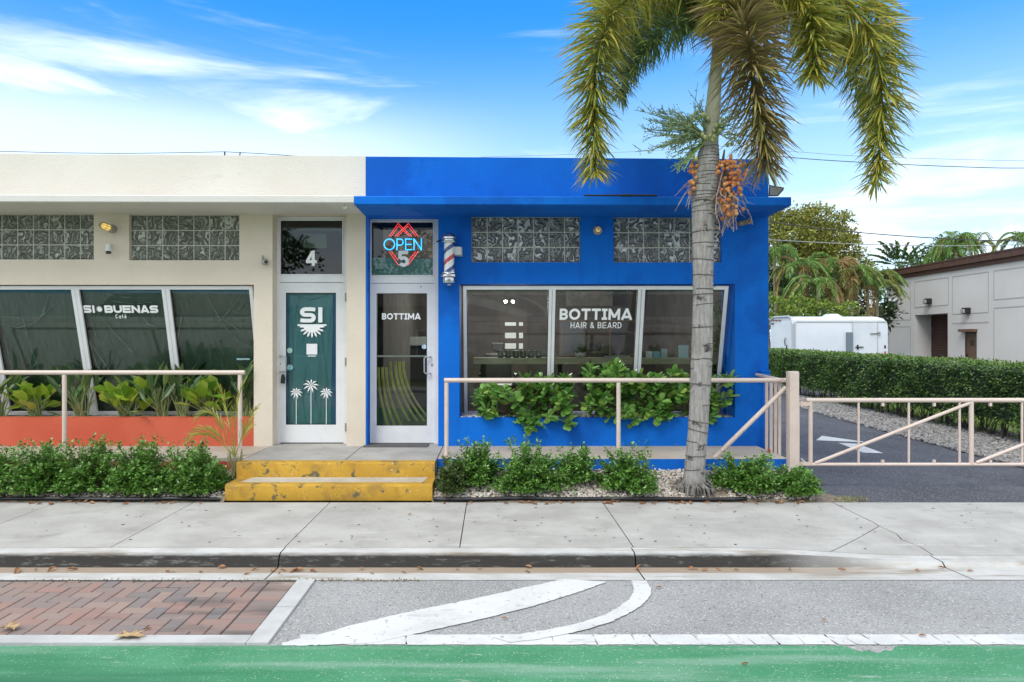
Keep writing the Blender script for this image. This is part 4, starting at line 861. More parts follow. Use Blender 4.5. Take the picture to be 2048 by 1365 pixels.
for fo in ([(582, 600), (586, 700), (581, 840)], [(590, 590), (620, 600), (655, 592)], [(600, 590), (588, 640)], [(645, 680), (655, 760), (648, 846)], [(612, 730), (605, 800), (612, 850)], [(640, 720), (630, 790), (640, 848)], [(585, 590), (600, 640)], [(665, 600), (655, 700)], [(608, 655), (606, 685)]):
    mb.tube([P(a, b, 9.385+.004) for a, b in fo], [.002, .0035, .0015][:len(fo)], 4)
mb.build('fold', M('teal_plastic_fold', (.20, .38, .34), .4), sh)
# transom backing: dim paper shapes
mb = MB(); mb.quad(P(607, 497, 9.8), P(653, 497, 9.8), P(653, 468, 9.8), P(607, 468, 9.8)); mb.quad(P(561, 462, 9.85), P(684, 462, 9.85), P(684, 455, 9.85), P(561, 455, 9.85)); mb.build('backing_paper', M('greenish_paper', (.20, .27, .20), .8), dA)
mb = MB(); mb.quad(P(742, 553, 9.55), P(867, 553, 9.55), P(867, 518, 9.55), P(742, 516, 9.55)); mb.build('teal_film', M('teal_film', (.10, .30, .26), .6), dB)
# neon sign hanging in the transom of door 5
ns = thing('neon_open_sign', 'lit neon OPEN sign, blue letters between red peaks, behind the 5', 'neon sign', P(806, 533, 9.42))
nb = M('blue_neon', (.02, .42, .95), .4, emit=1.5); nr = M('red_neon', (1.0, .06, .06), .4, emit=1.1)
mb = MB(); Yn = 9.43
x0, x1, z0, z1 = PX(767, Yn), PX(844, Yn), PZ(501, Yn), PZ(477.5, Yn); hh = z1-z0; wd = {'O': .98, 'P': .62, 'E': .60, 'N': .72}; tot = sum(wd[c] for c in 'OPEN')*hh+3*.10*hh; k = (x1-x0)/tot; u = 0
for c in 'OPEN':
    for s_ in glyph(c, wd[c], .10):
        mb.tube([(x0+k*(u+a*hh), Yn, z0+b*hh) for a, b in s_], .0075, 6, cap=True)
    u += (wd[c]+.10)*hh
mb.build('blue_letters', nb, ns)
mb = MB(); z3 = lambda x, y: P(500+x/2.625, 400+y/2.625, Yn+.012)
for pl in ([(730, 192), (778, 124), (850, 192)], [(882, 192), (832, 124), (762, 192)], [(741, 192), (780, 138), (838, 192)], [(871, 192), (830, 138), (774, 192)], [(730, 272), (780, 344), (792, 334)], [(818, 334), (830, 344), (882, 272)], [(742, 272), (778, 318)], [(870, 272), (832, 318)]):
    mb.tube([z3(*p) for p in pl], .0042, 5)
mb.build('red_outline', nr, ns)
mb = MB()
for px in (786, 826): mb.tube([P(px, 441, 9.46), P(px, 533, 9.46)], .002, 4)
mb.build('hanging_chain', black, ns)

# ================================================================== FIXTURES
# ---- railings
def railing_cafe():
    Y = 8.34; r = thing('handrail', 'pale pink pipe handrail in front of the cafe, ending at the steps', 'handrail', (-4, Y, WZ)); zr = PZ(745.5, Y)
    mb = MB(); mb.tube([(-7.2, Y, zr), (PX(489.5, Y), Y, zr)], .0275, 14); mb.build('top_rail', pink, r, smooth='auto')
    for px in (480, 129, -222):
        x = PX(px, Y); mb = MB(); mb.tube([(x, Y, WZ), (x, Y, zr-.026)], .0255, 14); mb.tube([(x, Y, WZ), (x, Y, WZ+.004)], .040, 14); mb.build('post', pink, r, smooth='auto')
railing_cafe()
def railing_shop():
    Y = 8.34; r = thing('handrail', 'pale pink pipe handrail in front of the blue shop, running to the gate post', 'handrail', (1.5, Y, WZ)); zr = PZ(761, Y); x0 = PX(893, Y); x1 = PX(1574, Y)
    mb = MB(); mb.tube([(x0-.027, Y, zr), (x1+.01, Y, zr)], .0275, 14); mb.build('top_rail', pink, r, smooth='auto')
    for px in (893, 1237):
        x = PX(px, Y); mb = MB(); mb.tube([(x, Y, WZ), (x, Y, zr-.026)], .0255, 14); mb.tube([(x, Y, WZ), (x, Y, WZ+.004)], .040, 14); mb.build('post', pink, r, smooth='auto')
    mb = MB(); mb.tube([P(1428, 917, 8.30), P(1572, 775, 8.24)], .0265, 14); mb.build('brace', pink, r, smooth='auto')
    mb = MB(); xr = 3.445; mb.tube([(xr, 8.31, zr+.0), (xr, 9.125, zr+.03)], .022, 12); mb.build('return_rail', pink, r, smooth='auto')
    for y_ in (8.40, 8.52, 8.655, 8.80):
        mb = MB(); zt = zr+.03*(y_-8.31)/.8; mb.tube([(xr, y_, WZ), (xr, y_, zt-.06), (xr, y_, zt-.055), (xr, y_, zt-.02)], [.0185, .0185, .024, .024], 10); mb.build('baluster', pink, r, smooth='auto')
railing_shop()
gp_ = thing('gate_post', 'thick pale pink steel gate post standing at the corner of the bed', 'post', P(1585, 943, 8.15))
mb = MB(); Y = 8.15; x = PX(1585, Y); zb, zt = .0, PZ(743, Y); rr = .064; c_ = .018
pl = [(x+rr*.98*math.cos(a)*(1/max(abs(math.cos(a)), abs(math.sin(a))))**.55, Y+rr*math.sin(a)*(1/max(abs(math.cos(a)), abs(math.sin(a))))**.55) for a in np.linspace(0, 2*PI, 33)[:-1]]
mb.add([(a, b, zb) for a, b in pl]+[(a, b, zt-.01) for a, b in pl]+[(x+(a-x)*.86, Y+(b-Y)*.86, zt) for a, b in pl], [(i, (i+1) % 32, 32+(i+1) % 32, 32+i) for i in range(32)]+[(32+i, 32+(i+1) % 32, 64+(i+1) % 32, 64+i) for i in range(32)]+[tuple(range(64, 96))])
mb.build('shaft', pink, gp_, smooth='auto')
for (za, zb_) in ((805, 812), (925, 931)):
    h = MB(); h.box(x+.055, x+.20, Y-.02, Y+.02, PZ(zb_, Y), PZ(za, Y)); h.tube([(x+.10, Y-.022, PZ(zb_, Y)-.012), (x+.10, Y-.022, PZ(za, Y)+.012)], .011, 8); h.build('hinge_bracket', pink, gp_, smooth='auto')
h = MB(); h.box(x+.068, x+.078, Y-.012, Y+.012, PZ(925, Y), PZ(812, Y)); h.build('latch_bar', pink, gp_)
gt = thing('barrier_gate', 'long pale pink tubular barrier gate closed across the driveway', 'gate', P(1830, 934, 8.15))
def gate():
    Y = 8.15; zt, zb = PZ(801, Y), PZ(929.5, Y); xe = PX(2420, Y)
    xa = PX(1612, Y)
    mb = MB(); mb.tube([(xa, Y, zt), (xe, Y, zt)], .0265, 12); mb.tube([(xa, Y, zb), (xe, Y, zb)], .021, 12); mb.build('rail', pink, gt, smooth='auto')
    for px, r_ in ((1621, .024), (1717, .0135), (1817.5, .0135), (1919, .0135), (1942.5, .026), (2044, .0135), (2144, .0135), (2244, .0135), (2268, .026)):
        mb = MB(); mb.tube([(PX(px, Y), Y, zb), (PX(px, Y), Y, zt)], r_, 12); mb.build('upright', pink, gt, smooth='auto')
    for a, b in (((1630, 927), (1940, 806)), ((1952, 926), (2262, 806))):
        mb = MB(); mb.tube([(PX(a[0], Y), Y-.004, PZ(a[1], Y)), (PX(b[0], Y), Y-.004, PZ(b[1], Y))], .020, 12); mb.build('diagonal', pink, gt, smooth='auto')
    for px in (1766.5, 1869.5, 1982, 2090, 2195):
        for (a, b) in ((806, 813), (920.5, 927)):
            mb = MB(); mb.pbox(px-2.4, a, px+2.4, b, Y-.014, .028); mb.build('stub', pink, gt)
    mb = MB(); mb.tube([(xa+.01, Y, zb+.01), (PX(1602, Y), Y, zb+.07)], .008, 6); mb.tube([(xa+.02, Y, zt-.03), (PX(1603, Y), Y, zt-.09)], .008, 6); mb.build('strut', pink, gt)
gate()
# ---- barber pole
bp = thing('barber_pole', 'chrome barber pole with red, white and blue stripes beside door 5', 'barber pole', P(898, 571, 9.0))
bx, by, _ = P(898.3, 0, 9.0); zp = lambda py: PZ(py, 9.0)
def pole_cyl():
    mb = MB(); rows = 20; cols = 8; n = 48; r = .067; z0, z1 = zp(549), zp(486); turns = 1.4
    colr = [1]*11+[0]*16+[2]*11+[0]*16
    n = 54; vs = []
    for i in range(rows+1):
        for j in range(n): a = 2*PI*(j/n)+turns*2*PI*i/rows; vs.append((bx+r*math.cos(a), by+r*math.sin(a), z0+(z1-z0)*i/rows))
    for i in range(rows):
        for j in range(n): mb.f.append((i*n+j, i*n+(j+1) % n, (i+1)*n+(j+1) % n, (i+1)*n+j)); mb.m.append(colr[j])
    mb.v = vs; return mb.build('striped_cylinder', [M('pole_white', (.72, .72, .72), .2, coat=.5), M('pole_red', (.50, .04, .05), .2, coat=.5), M('pole_blue', (.03, .07, .22), .2, coat=.5)], bp, smooth=True)
pole_cyl()
mb = MB(); k = .00643; L_ = lambda rp, py: (rp*k, zp(py))
mb.lathe([L_(11, 486.5), L_(14.5, 486), L_(15, 483.5), L_(12.5, 482), L_(12.5, 480), L_(14.8, 478.5), L_(14.8, 475.5), L_(12, 474), L_(11, 470), L_(10, 467.5), L_(6, 466), (.0001, zp(465.6))], (bx, by, 0), 32); mb.build('top_cap', chrome, bp, smooth='auto')
mb = MB(); mb.lathe([(.0001, zp(571.5)), L_(5, 571.5), L_(6, 569.5), L_(9, 568), L_(11.5, 567), L_(12.5, 563), L_(12, 556.5), L_(13.5, 555.5), L_(16.4, 554), L_(16.4, 550.5), L_(13, 549), L_(14.6, 547.5), L_(14.6, 545.5), L_(11, 544.5)], (bx, by, 0), 32); mb.build('bottom_cap', chrome, bp, smooth='auto')
mb = MB(); mb.box(bx+.05, bx+.155, by+.0, YW+.004, zp(510), zp(494)); mb.box(bx+.085, bx+.165, YW-.02, YW+.002, zp(511), zp(493)); mb.build('wall_bracket', M('bracket_grey', (.55, .56, .56), .5), bp)
mb = MB(); mb.tube([(bx-.165, by+.08, zp(482)), (bx-.12, by+.12, zp(478))], .009, 6); mb.tube([(bx-.15, by+.12, zp(481)), (bx-.15, YW, zp(481))], .006, 6); mb.build('cable_gland', black, bp)
# ---- wall lamps
lw = M('lamp_cream_glass', (.85, .62, .25), .2, emit=.35)
wlp = thing('wall_lamp', 'small round caged lamp on the blue wall between glass block windows', 'wall lamp', P(1196, 461, 9.05))
mb = MB(); cx_, _, cz_ = P(1196, 460.5, 9.08); mb.lathe([(.058, 0), (.060, -.02), (.052, -.05), (.046, -.055), (.044, -.03)], (cx_, YW, cz_), 24, axis='y'); mb.build('base', M('lamp_base', (.40, .38, .34), .5), wlp, smooth='auto')
mb = MB(); mb.sphere((cx_, YW-.07, cz_), (.030, .045, .030), 16, 10); mb.build('glass_bulb', lw, wlp, smooth=True)
mb = MB()
for a in range(0, 180, 45):
    a_ = math.radians(a); pts = [(cx_+.036*math.cos(a_)*math.cos(t), YW-.06-.066*math.sin(t), cz_+.036*math.sin(a_)*math.cos(t)) for t in np.linspace(0, PI, 9)]; mb.tube(pts, .003, 5)
mb.build('wire_cage', steel, wlp)
wlp = thing('wall_lamp', 'tilted caged lamp glowing amber on the cream cafe wall', 'wall lamp', P(215, 456, 9.05))
mb = MB(); a0 = Vector(P(226, 459, YW)); a1 = Vector(P(217, 456, 8.98)); a2 = Vector(P(203, 450.5, 8.88)); mb.tube([a0, a0.lerp(a1, .4), a1], [.055, .055, .046], 20); mb.build('base', steel, wlp, smooth='auto')
mb = MB(); d_ = (a2-a1); mb.tube([a1, a1+d_*.3, a1+d_*.6, a1+d_*.85, a2], [.040, .040, .038, .028, .004], 18); mb.build('glass_bulb', M('amber_glass', (.85, .60, .16), .15, emit=.5), wlp, smooth=True)
mb = MB(); dd = d_.normalized(); u_ = dd.cross(Vector((0, 0, 1))).normalized(); v_ = dd.cross(u_)
for a in np.linspace(0, PI, 5)[:-1]:
    w_ = u_*math.cos(a)+v_*math.sin(a); mb.tube([a1+w_*.044+dd*0]+[a1+w_*.046*math.cos(t)+dd*(d_.length*.55+.0+.075*math.sin(t)) for t in np.linspace(0, PI, 9)]+[a1-w_*.044], .003, 5)
mb.tube([a1+dd*.06+(u_*math.cos(t)+v_*math.sin(t))*.046 for t in np.linspace(0, 2*PI, 17)], .003, 5); mb.build('wire_cage', M('brass_cage', (.30, .22, .12), .4, metal=.8), wlp)
# ---- small white camera, grey camera, hook, broken pipe stub
cm_ = thing('security_camera', 'small white camera on the cream wall below the amber lamp', 'security camera', P(217, 507, 9.05))
mb = MB(); mb.tube([P(219, 490, YW), P(218.5, 491, 9.07)], .024, 14); mb.tube([P(219, 491, 9.09), P(217.5, 499, 9.05)], .014, 10); mb.build('mount', M('camera_white', (.74, .74, .74), .4), cm_, smooth='auto')
mb = MB(); mb.tube([P(216.5, 491, 9.055), P(217, 504.5, 9.03)], [.030, .040], 18); mb.build('housing', bpy.data.materials['camera_white'], cm_, smooth='auto'); mb = MB(); mb.tube([P(217, 504.3, 9.03), P(217.1, 507.0, 9.026)], [.034, .030], 16); mb.build('lens', black, cm_, smooth='auto')
cm2 = thing('security_camera', 'small grey device on the cream wall left of door 4', 'security camera', P(529, 530, 9.05))
mb = MB(); mb.cbox(PX(524.5, 9.06), PX(535, 9.06), 9.02, 9.10, PZ(530, 9.06), PZ(518.5, 9.06), .012); mb.build('housing', steel, cm2); mb = MB(); mb.tube([P(531, 524, 9.02), P(532, 524.5, 9.0)], .018, 12); mb.build('lens', black, cm2)
mb = MB(); mb.tube([P(526.5, 519, YW), P(526, 516, 9.08), P(525, 511.5, 9.08)], .013, 8); mb.build('bracket', steel, cm2)
mb = MB(); mb.tube([P(691, 408.5, 8.5), P(694, 412, 8.5), P(692.5, 416, 8.5), P(688.5, 417.5, 8.5), P(685.5, 415, 8.5)], [.010, .011, .012, .011, .008], 8); tag(mb.build('ceiling_hook', M('hook_white', (.72, .70, .66), .4), smooth=True), 'small white hook hanging under the cream canopy above the pier', 'hook')
mb = MB(); mb.tube([P(1478, 447.5, YW), P(1484, 446.5, 9.05), P(1493, 443.5, 8.98), P(1502, 444.5, 8.90)], [.030, .034, .034, .025], 10); tag(mb.build('pipe_stub', M('rusty_beige', (.42, .34, .24), .8, (.25, .16, .09), 12)), 'short beige pipe stub sticking out of the blue wall under the canopy', 'pipe')
mb = MB(); pts = [P(px, 391.2+(.2 if i % 2 else 0), 8.42) for i, px in enumerate((1168, 1200, 1240, 1243, 1262, 1265, 1290, 1314))]; mb.tube(pts, [.011, .011, .012, .017, .017, .013, .013, .013], 8); o = mb.build('black_pipe', black); tag(o, 'black pipe lying along the top edge of the blue canopy', 'pipe')
fl = thing('floodlight', 'grey box floodlight on the right end of the blue canopy', 'floodlight', P(1553, 393, 8.75))
mb = MB(); mb.hull([P(a, b, y) for y in (8.62, 8.86) for a, b in ((1538, 370), (1568.5, 375.5), (1567, 381), (1556, 393), (1537, 393.5))]); mb.build('housing', M('floodlight_bronze', (.10, .09, .08), .5), fl)
mb = MB(); mb.hull([P(a, b, y) for y in (8.60, 8.615) for a, b in ((1540, 373), (1565.5, 377.8), (1554, 391), (1540, 391))]); mb.build('lens', M('floodlight_lens', (.24, .23, .21), .25), fl); mb = MB(); mb.tube([P(1537, 356, 8.9), P(1538.5, 372, 8.9)], .006, 6); mb.build('bracket_stem', steel, fl)
# ---- blue box and pipe on the wall corner
eb = thing('junction_box', 'small junction box painted blue on the wall corner above the handrail', 'junction box', P(1530, 752, 9.05))
mb = MB(); mb.cbox(PX(1521, 9.06), PX(1538.5, 9.06), 9.03, YW-.001, PZ(756, 9.06), PZ(741.5, 9.06), .006); mb.cbox(PX(1520, 9.05), PX(1539.5, 9.05), 9.02, 9.05, PZ(745, 9.06), PZ(741, 9.06), .004); mb.build('housing', blue, eb)
mb = MB(); mb.tube([(PX(1527, 9.1), 9.10, PZ(756, 9.1)), (PX(1526, 9.1), 9.10, WZ+.0)], .010, 8); mb.build('conduit', blue, eb)
# ---- door mat, rubber ball, irrigation pipe
mb = MB(); mb.cbox(PX(730, 9.2), PX(858, 9.2), 9.02, 9.30, WZ+.001, WZ+.013, .004); tag(mb.build('doormat', M('grey_mat', (.085, .085, .085), .95, (.13, .13, .125), 90, .4, .6, bump=1, bs=150)), 'thin dark grey doormat lying in front of door 5', 'doormat')
mb = MB(); c_ = G(1538, 904, WZ); mb.sphere((c_[0], c_[1], WZ+.018), .020, 12, 8); tag(mb.build('fallen_fruit', M('red_fruit', (.40, .06, .03), .35), smooth=True), 'small red fruit lying on the walkway near the gate post', 'fruit')
for xa, xb, lb in ((-9, -2.90, 'black drip pipe lying along the cafe planting bed edge'), (-.63, 2.7, 'black drip pipe lying along the edge of the bed below the palm')):
    mb = MB(); pts = [(x, 7.455+.010*math.sin(x*2.1)+.006*math.sin(x*7), .030+.004*math.sin(x*5)) for x in np.linspace(xa, xb, 50)]; mb.tube(pts, .021, 8); tag(mb.build('irrigation_pipe', blackpipe, smooth=True), lb, 'pipe', 'black pipes along the bed edge')
# key ring on the handle
kk = thing('key_bunch', 'dark key holder hanging from the handle of door 4', 'keys', P(566, 768, 9.28))
mb = MB(); mb.hull([P(a, b, y) for y in (9.285, 9.30) for a, b in ((563.5, 749), (568.5, 749), (571, 757), (569.5, 768), (561, 767), (562, 755))]); mb.build('leather_case', black, kk)
mb = MB(); cx_, _, cz_ = P(566.5, 745.5, 9.292); mb.tube([(cx_+.016*math.cos(t), 9.292, cz_+.022*math.sin(t)) for t in np.linspace(0, 2*PI, 15)], .0025, 5); mb.build('ring', steel, kk)

# ================================================================== INSIDE THE BARBER SHOP
sf = thing('window_counter', 'long rough wooden counter standing inside the barber shop window', 'counter', (1.5, 10.0, WZ))
mb = MB(); 
for i, (a, b) in enumerate(((946, 1180), (1181, 1452))): mb.cbox(PX(a, 9.95), PX(b, 9.95), 9.95, 10.32, PZ(729, 9.95), PZ(716, 9.95), .006)
mb.build('plank', M('rough_pale_wood', (.62, .60, .40), .75, (.44, .43, .27), 5, .35, .65, bump=.4, bs=30, stretch=(.5, 1, 4)), sf)
for px in (965, 1120, 1280, 1430): mb = MB(); x = PX(px, 10.1); mb.box(x-.03, x+.03, 10.1, 10.2, WZ, PZ(729, 9.95)); mb.build('leg', bpy.data.materials['dark_interior'], sf)
ct = PZ(716, 9.95)
boxm = M('navy_carton', (.02, .05, .07), .4, (.05, .12, .14), 30); goldm = M('gold_print', (.45, .38, .10), .4)
proto = None
for i, px in enumerate((1001, 1016, 1032, 1046, 1062, 1077)):
    if proto is None:
        o = thing('product_jar', 'x', 'jar', (0, 0, 0), 'jars lined up on the counter'); mb = MB(); mb.cbox(-.042, .042, 0, .07, 0, .105, .006); mb.build('carton', boxm, o, local=True)
        mb = MB(); mb.lathe([(.0165, .02), (.0165, .05), (.007, .06), (.013, .066), (.013, .088), (.0001, .09)], (0, -.008, 0), 10); mb.build('gold_bottle', goldm, o, local=True); proto = o
    else: o = copy_tree(proto)
    o.location = (PX(px, 10.0), 10.0, ct+.001); o['label'] = ['first dark jar of the counter row, at its left end', 'second dark jar from the left in the counter row', 'third dark jar from the left in the counter row', 'fourth dark jar from the left in the counter row', 'fifth dark jar from the left in the counter row', 'last dark jar of the counter row, nearest the middle pane'][i]
pt = thing('potted_plant', 'small plant in a white bowl on the shop counter, middle pane', 'potted plant', (PX(1161, 10.05), 10.05, ct))
mb = MB(); mb.lathe([(.04, 0), (.075, .03), (.085, .075), (.075, .075), (.04, .03)], (PX(1161, 10.05), 10.05, ct), 18); mb.build('bowl', M('white_ceramic', (.70, .70, .66), .3), pt, smooth='auto')
mb = MB(); n = 60; cc = np.array([PX(1161, 10.05), 10.05, ct+.07]); d = unit(RNG.normal(0, 1, (n, 3))*[1, 1, .6]+[0, 0, .5]); leaves(mb, cc+d*.02, d, .10, .03, .3); mb.build('foliage', strap_leaf, pt)
pap = M('bluish_paper', (.40, .48, .48), .6)
for i, (a, b) in enumerate(((1206, 1232), (1226, 1262))):
    mb = MB(); mb.add([P(a, 717, 10.0), P(b, 716, 10.0), P(b-2, 713-i, 10.2), P(a+4, 712-i, 10.2)], [(0, 1, 2, 3)]); tag(mb.build('paper_sheet', pap), ['loose bluish papers on the shop counter behind the middle pane', 'crumpled papers at the right end of the middle pane counter'][i], 'papers', 'papers on the counter')
for i, (a, b, c, d_, m_) in enumerate(((1292, 703, 1305, 711, (.62, .70, .68)), (1307, 703, 1320, 711, (.25, .55, .62)), (1322, 698, 1335, 711, (.45, .58, .56)), (1357, 690.5, 1377, 716, (.50, .72, .66)))):
    mb = MB(); mb.pbox(a, b, c, d_ if i == 3 else 716, 9.90+.01*i, .004); tag(mb.build('display_card', M('card_%d' % i, m_, .6)), ['small white card standing in the right window pane', 'small blue card between two pale cards in the right pane', 'pale card standing right of the blue card', 'large pale green card standing in the right pane beside the palm'][i], 'card', 'cards standing on the counter')
# back door with glass lights, picture on the wall, ceiling lamps, standing shapes
bd = thing('back_door', 'dim rear door with bright square panes seen through the left shop window', 'door', (PX(1022, 14.9), 14.9, WZ))
mb = MB(); mb.pbox(998, 628, 1055, 772, 14.93, .04); mb.build('leaf', M('dim_brown_door', (.10, .085, .07), .7), bd)
for (a, b) in ((1010, 1032), (1038, 1046)):
    for (c, d_) in ((645, 652), (666, 677), (687, 698)): mb = MB(); mb.pbox(a, c, b, d_, 14.90, .02); mb.build('pane', M('daylight_glow_pane', (.75, .80, .78), .4, emit=.18) if 'daylight_glow_pane' not in bpy.data.materials else bpy.data.materials['daylight_glow_pane'], bd)  # panes glow by emission in place of daylight from behind
for i, px in enumerate((1011.5, 1025.5)):
    ll = bpy.data.lights.new('bulb_light', 'POINT'); ll.energy = 42; ll.shadow_soft_size = .05; ll.color = (1, .95, .88); lo = bpy.data.objects.new('bulb_light', ll); C.objects.link(lo); p_ = P(px, 603.5, 12.5); lo.location = (p_[0]+(i-.5)*.25, p_[1]-.1, p_[2]-.02)
    mb = MB(); mb.sphere(P(px, 603.5, 12.5), .026, 10, 8); tag(mb.build('ceiling_spotlight', M('lit_bulb_%d' % i, (1, .98, .93), .4, emit=4), smooth=True), ['left of the two lit bulbs glowing inside the shop', 'right of the two lit bulbs glowing inside the shop'][i], 'spotlight', 'lit bulbs inside the shop')
mb = MB(); mb.pbox(1132, 583, 1225, 612, 14.6, .05); mb.pbox(1140, 588, 1218, 608, 14.59, .008); tag(mb.build('wall_picture', M('dim_picture', (.10, .12, .10), .6, (.25, .22, .18), 3)), 'dim wide picture hanging on the rear wall of the barber shop', 'picture')
co2 = thing('interior_pillar', 'pale pillar standing in the dim shop behind door 5', 'pillar', (PX(787, 12), 12, WZ)); mb = MB(); mb.cbox(PX(776, 12), PX(798, 12), 12, 12.2, WZ, 3.25, .01); mb.build('shaft', M('pale_pillar', (.36, .34, .31), .8), co2)
dk = thing('reception_desk', 'low pale desk in the dim shop behind door 5', 'desk', (PX(822, 13), 13, WZ)); mb = MB(); mb.cbox(PX(800, 13), PX(858, 13), 13, 13.6, PZ(692, 13), PZ(674, 13), .01); mb.build('top', M('pale_desk', (.42, .46, .44), .6), dk); mb = MB(); mb.box(PX(804, 13), PX(854, 13), 13.05, 13.5, WZ, PZ(692, 13)-.002); mb.build('base', bpy.data.materials['dark_interior'], dk)
for i, px in enumerate((1145, 1245)):
    o = thing('wall_mirror', ['left of two framed mirrors on the rear shop wall', 'right of two framed mirrors on the rear shop wall'][i], 'mirror', (PX(px, 14.9), 14.9, 1.5)); mb = MB(); mb.pbox(px-26, 640, px+26, 712, 14.93, .04); mb.build('frame', M('mirror_frame', (.20, .15, .10), .6) if i == 0 else bpy.data.materials['mirror_frame'], o); mb = MB(); mb.pbox(px-23, 643, px+23, 709, 14.915, .012); mb.build('glass', chrome, o)
def barber_chair(x, y, lb):
    o = thing('barber_chair', lb, 'barber chair', (x, y, WZ), 'barber chairs in the shop'); m_ = M('black_leather', (.03, .03, .03), .35) if 'black_leather' not in bpy.data.materials else bpy.data.materials['black_leather']
    mb = MB(); mb.cbox(x-.27, x+.27, y-.25, y+.25, WZ+.48, WZ+.62, .03); mb.build('seat', m_, o); mb = MB(); mb.cbox(x-.25, x+.25, y+.22, y+.34, WZ+.60, WZ+1.15, .03); mb.cbox(x-.12, x+.12, y+.24, y+.33, WZ+1.18, WZ+1.34, .02); mb.build('backrest', m_, o)
    mb = MB(); mb.lathe([(.32, 0), (.30, .04), (.06, .08), (.05, .48)], (x, y, WZ), 20); mb.build('base', chrome, o, smooth='auto')
    for s_ in (-1, 1): mb = MB(); mb.cbox(x+s_*.31-.04, x+s_*.31+.04, y-.22, y+.25, WZ+.74, WZ+.80, .015); mb.tube([(x+s_*.31, y, WZ+.56), (x+s_*.31, y, WZ+.75)], .015, 6); mb.build('armrest', m_, o)
barber_chair(.1, 12.6, 'black barber chair in the dim shop behind the left pane'); barber_chair(1.9, 12.8, 'black barber chair in the dim shop behind the middle pane')
gs = thing('slat_bundle', 'bundle of long yellow-green curved slats leaning inside door 5', 'leaf bundle', P(790, 860, 9.7))  # curved yellow-green slats standing behind the door glass
gm = M('yellow_green_slat', (.52, .56, .12), .6, (.30, .34, .08), 6)
for i in range(7):
    mb = MB(); a = 757+i*8+2*(i > 3); pts = [P(a+(4+i*1.2)*(j/8)**2*5, 735+j*15-(12 if i > 2 else 0), 9.62-.0*j) for j in range(9)]
    vs = []; 
    for p in pts: vs += [(p[0]-.020, p[1], p[2]), (p[0]+.008, p[1]-.01, p[2]), (p[0]+.014, p[1]+.012, p[2])]
    mb.add(vs, [(3*j, 3*j+1, 3*j+4, 3*j+3) for j in range(8)]+[(3*j+1, 3*j+2, 3*j+5, 3*j+4) for j in range(8)]); mb.build('stalk', gm, gs)

# ================================================================== PLANTS BY THE STREET
def leafy_shrub(name, label, c, rx, ry, hgt, twigs=150, per=26, size=.030, m=None, group=None, sprigs=5, seed=0):
    rs = random.Random(seed); o = thing(name, label, 'shrub', c, group); st_ = MB(); lf = MB(); PP = []; DD = []
    for i in range(twigs+sprigs):
        spr = i >= twigs; a = rs.uniform(0, 2*PI); u = rs.uniform(0, 1)**.5
        el = math.acos(max(.0, rs.uniform(-.22, 1))); d = Vector((math.cos(a)*math.sin(el), math.sin(a)*math.sin(el), math.cos(el)))
        if spr: d = Vector((rs.uniform(-.6, .6), rs.uniform(-.5, .4), 1))
        k = rs.uniform(.62, 1.0)*(1+.20*math.sin(3*a+seed)+.16*math.sin(5*a+el*3+seed*2)) if not spr else rs.uniform(.92, 1.14)
        e = Vector((d.x*rx*k, d.y*ry*k, max(.03, d.z*hgt*k))); b = Vector((d.x*rx*.25, d.y*ry*.25, .01)); mid = (b+e)/2+Vector((0, 0, .06*hgt))
        pts = [b.lerp(mid, t*2) if t < .5 else mid.lerp(e, t*2-1) for t in (0, .25, .5, .75, 1)]
        if i % 2 == 0 or spr: st_.tube([c_+Vector(c) for c_ in pts], [.004, .0035, .003, .0025, .0015], 3, cap=False)
        tw = (e-mid).normalized(); f0 = .35 if not spr else .45
        for j in range(per):
            t = f0+(1-f0)*j/(per-1); p = b.lerp(mid, t*2) if t < .5 else mid.lerp(e, t*2-1)
            q = Vector((rs.gauss(0, 1), rs.gauss(0, 1), rs.gauss(0, .7)+.35)).normalized(); PP.append(tuple(p+Vector(c)+q*.012)); DD.append(tuple(q*.9+tw*.5))
    PP, DD = np.array(PP), np.array(DD); n = len(PP); zmin = c[2]+.005; PP[:, 2] = np.maximum(PP[:, 2], bed_z(PP[:, 1])+RNG.uniform(.004, .05, n)); PP[:, 1] = np.maximum(PP[:, 1], 7.40)
    leaves(lf, PP, DD, size*RNG.uniform(.7, 1.25, n), size*.62, .2, .3, roll=RNG.uniform(-.8, .8, n), shape='oval' if size > .05 else 'small')
    st_.build('stems', twig, o); lf.build('foliage', m or shrub_leaf, o); return o
grpS = 'low shrubs in the bed along the pavement'
def shp_at(x0, x1, top, bot, label, seed, m=None, tw=150, size=.040, ry=.36, sprigs=10, yy=None):
    cy = 7.70 if yy is None else yy; cx = PX((x0+x1)/2, cy); zb = float(bed_z(cy)); ry = ry+.03; rx = (x1-x0)/2*cy/F; h = PZ(top, cy)-zb
    return leafy_shrub('low_shrub', label, (cx, cy, zb), rx, ry, h*1.0, int(tw*1.2), 32, size, m, grpS, sprigs, seed)
shp_at(-75, 70, 902, 1005, 'glossy green shrub cut by the left edge of the photo', 1, tw=230, ry=.42)
shp_at(30, 145, 888, 1005, 'glossy green shrub in front of the left cafe rail post', 2, tw=220, ry=.42)
shp_at(115, 245, 880, 1005, 'shrub with a long reaching sprig, right of the cafe rail post', 3, tw=220, sprigs=8)
shp_at(215, 345, 888, 1005, 'dense glossy shrub in front of the orange planter wall', 4, tw=230, ry=.42)
shp_at(325, 440, 890, 1005, 'glossy shrub beside the young yellow palm', 5, tw=200, ry=.42)
shp_at(395, 458, 930, 998, 'small low shrub at the left side of the yellow steps', 6, tw=70, ry=.25)
shp_at(866, 945, 915, 998, 'partly brown shrub touching the right side of the yellow steps', 7, m=shrub_leaf2, tw=130, sprigs=2)
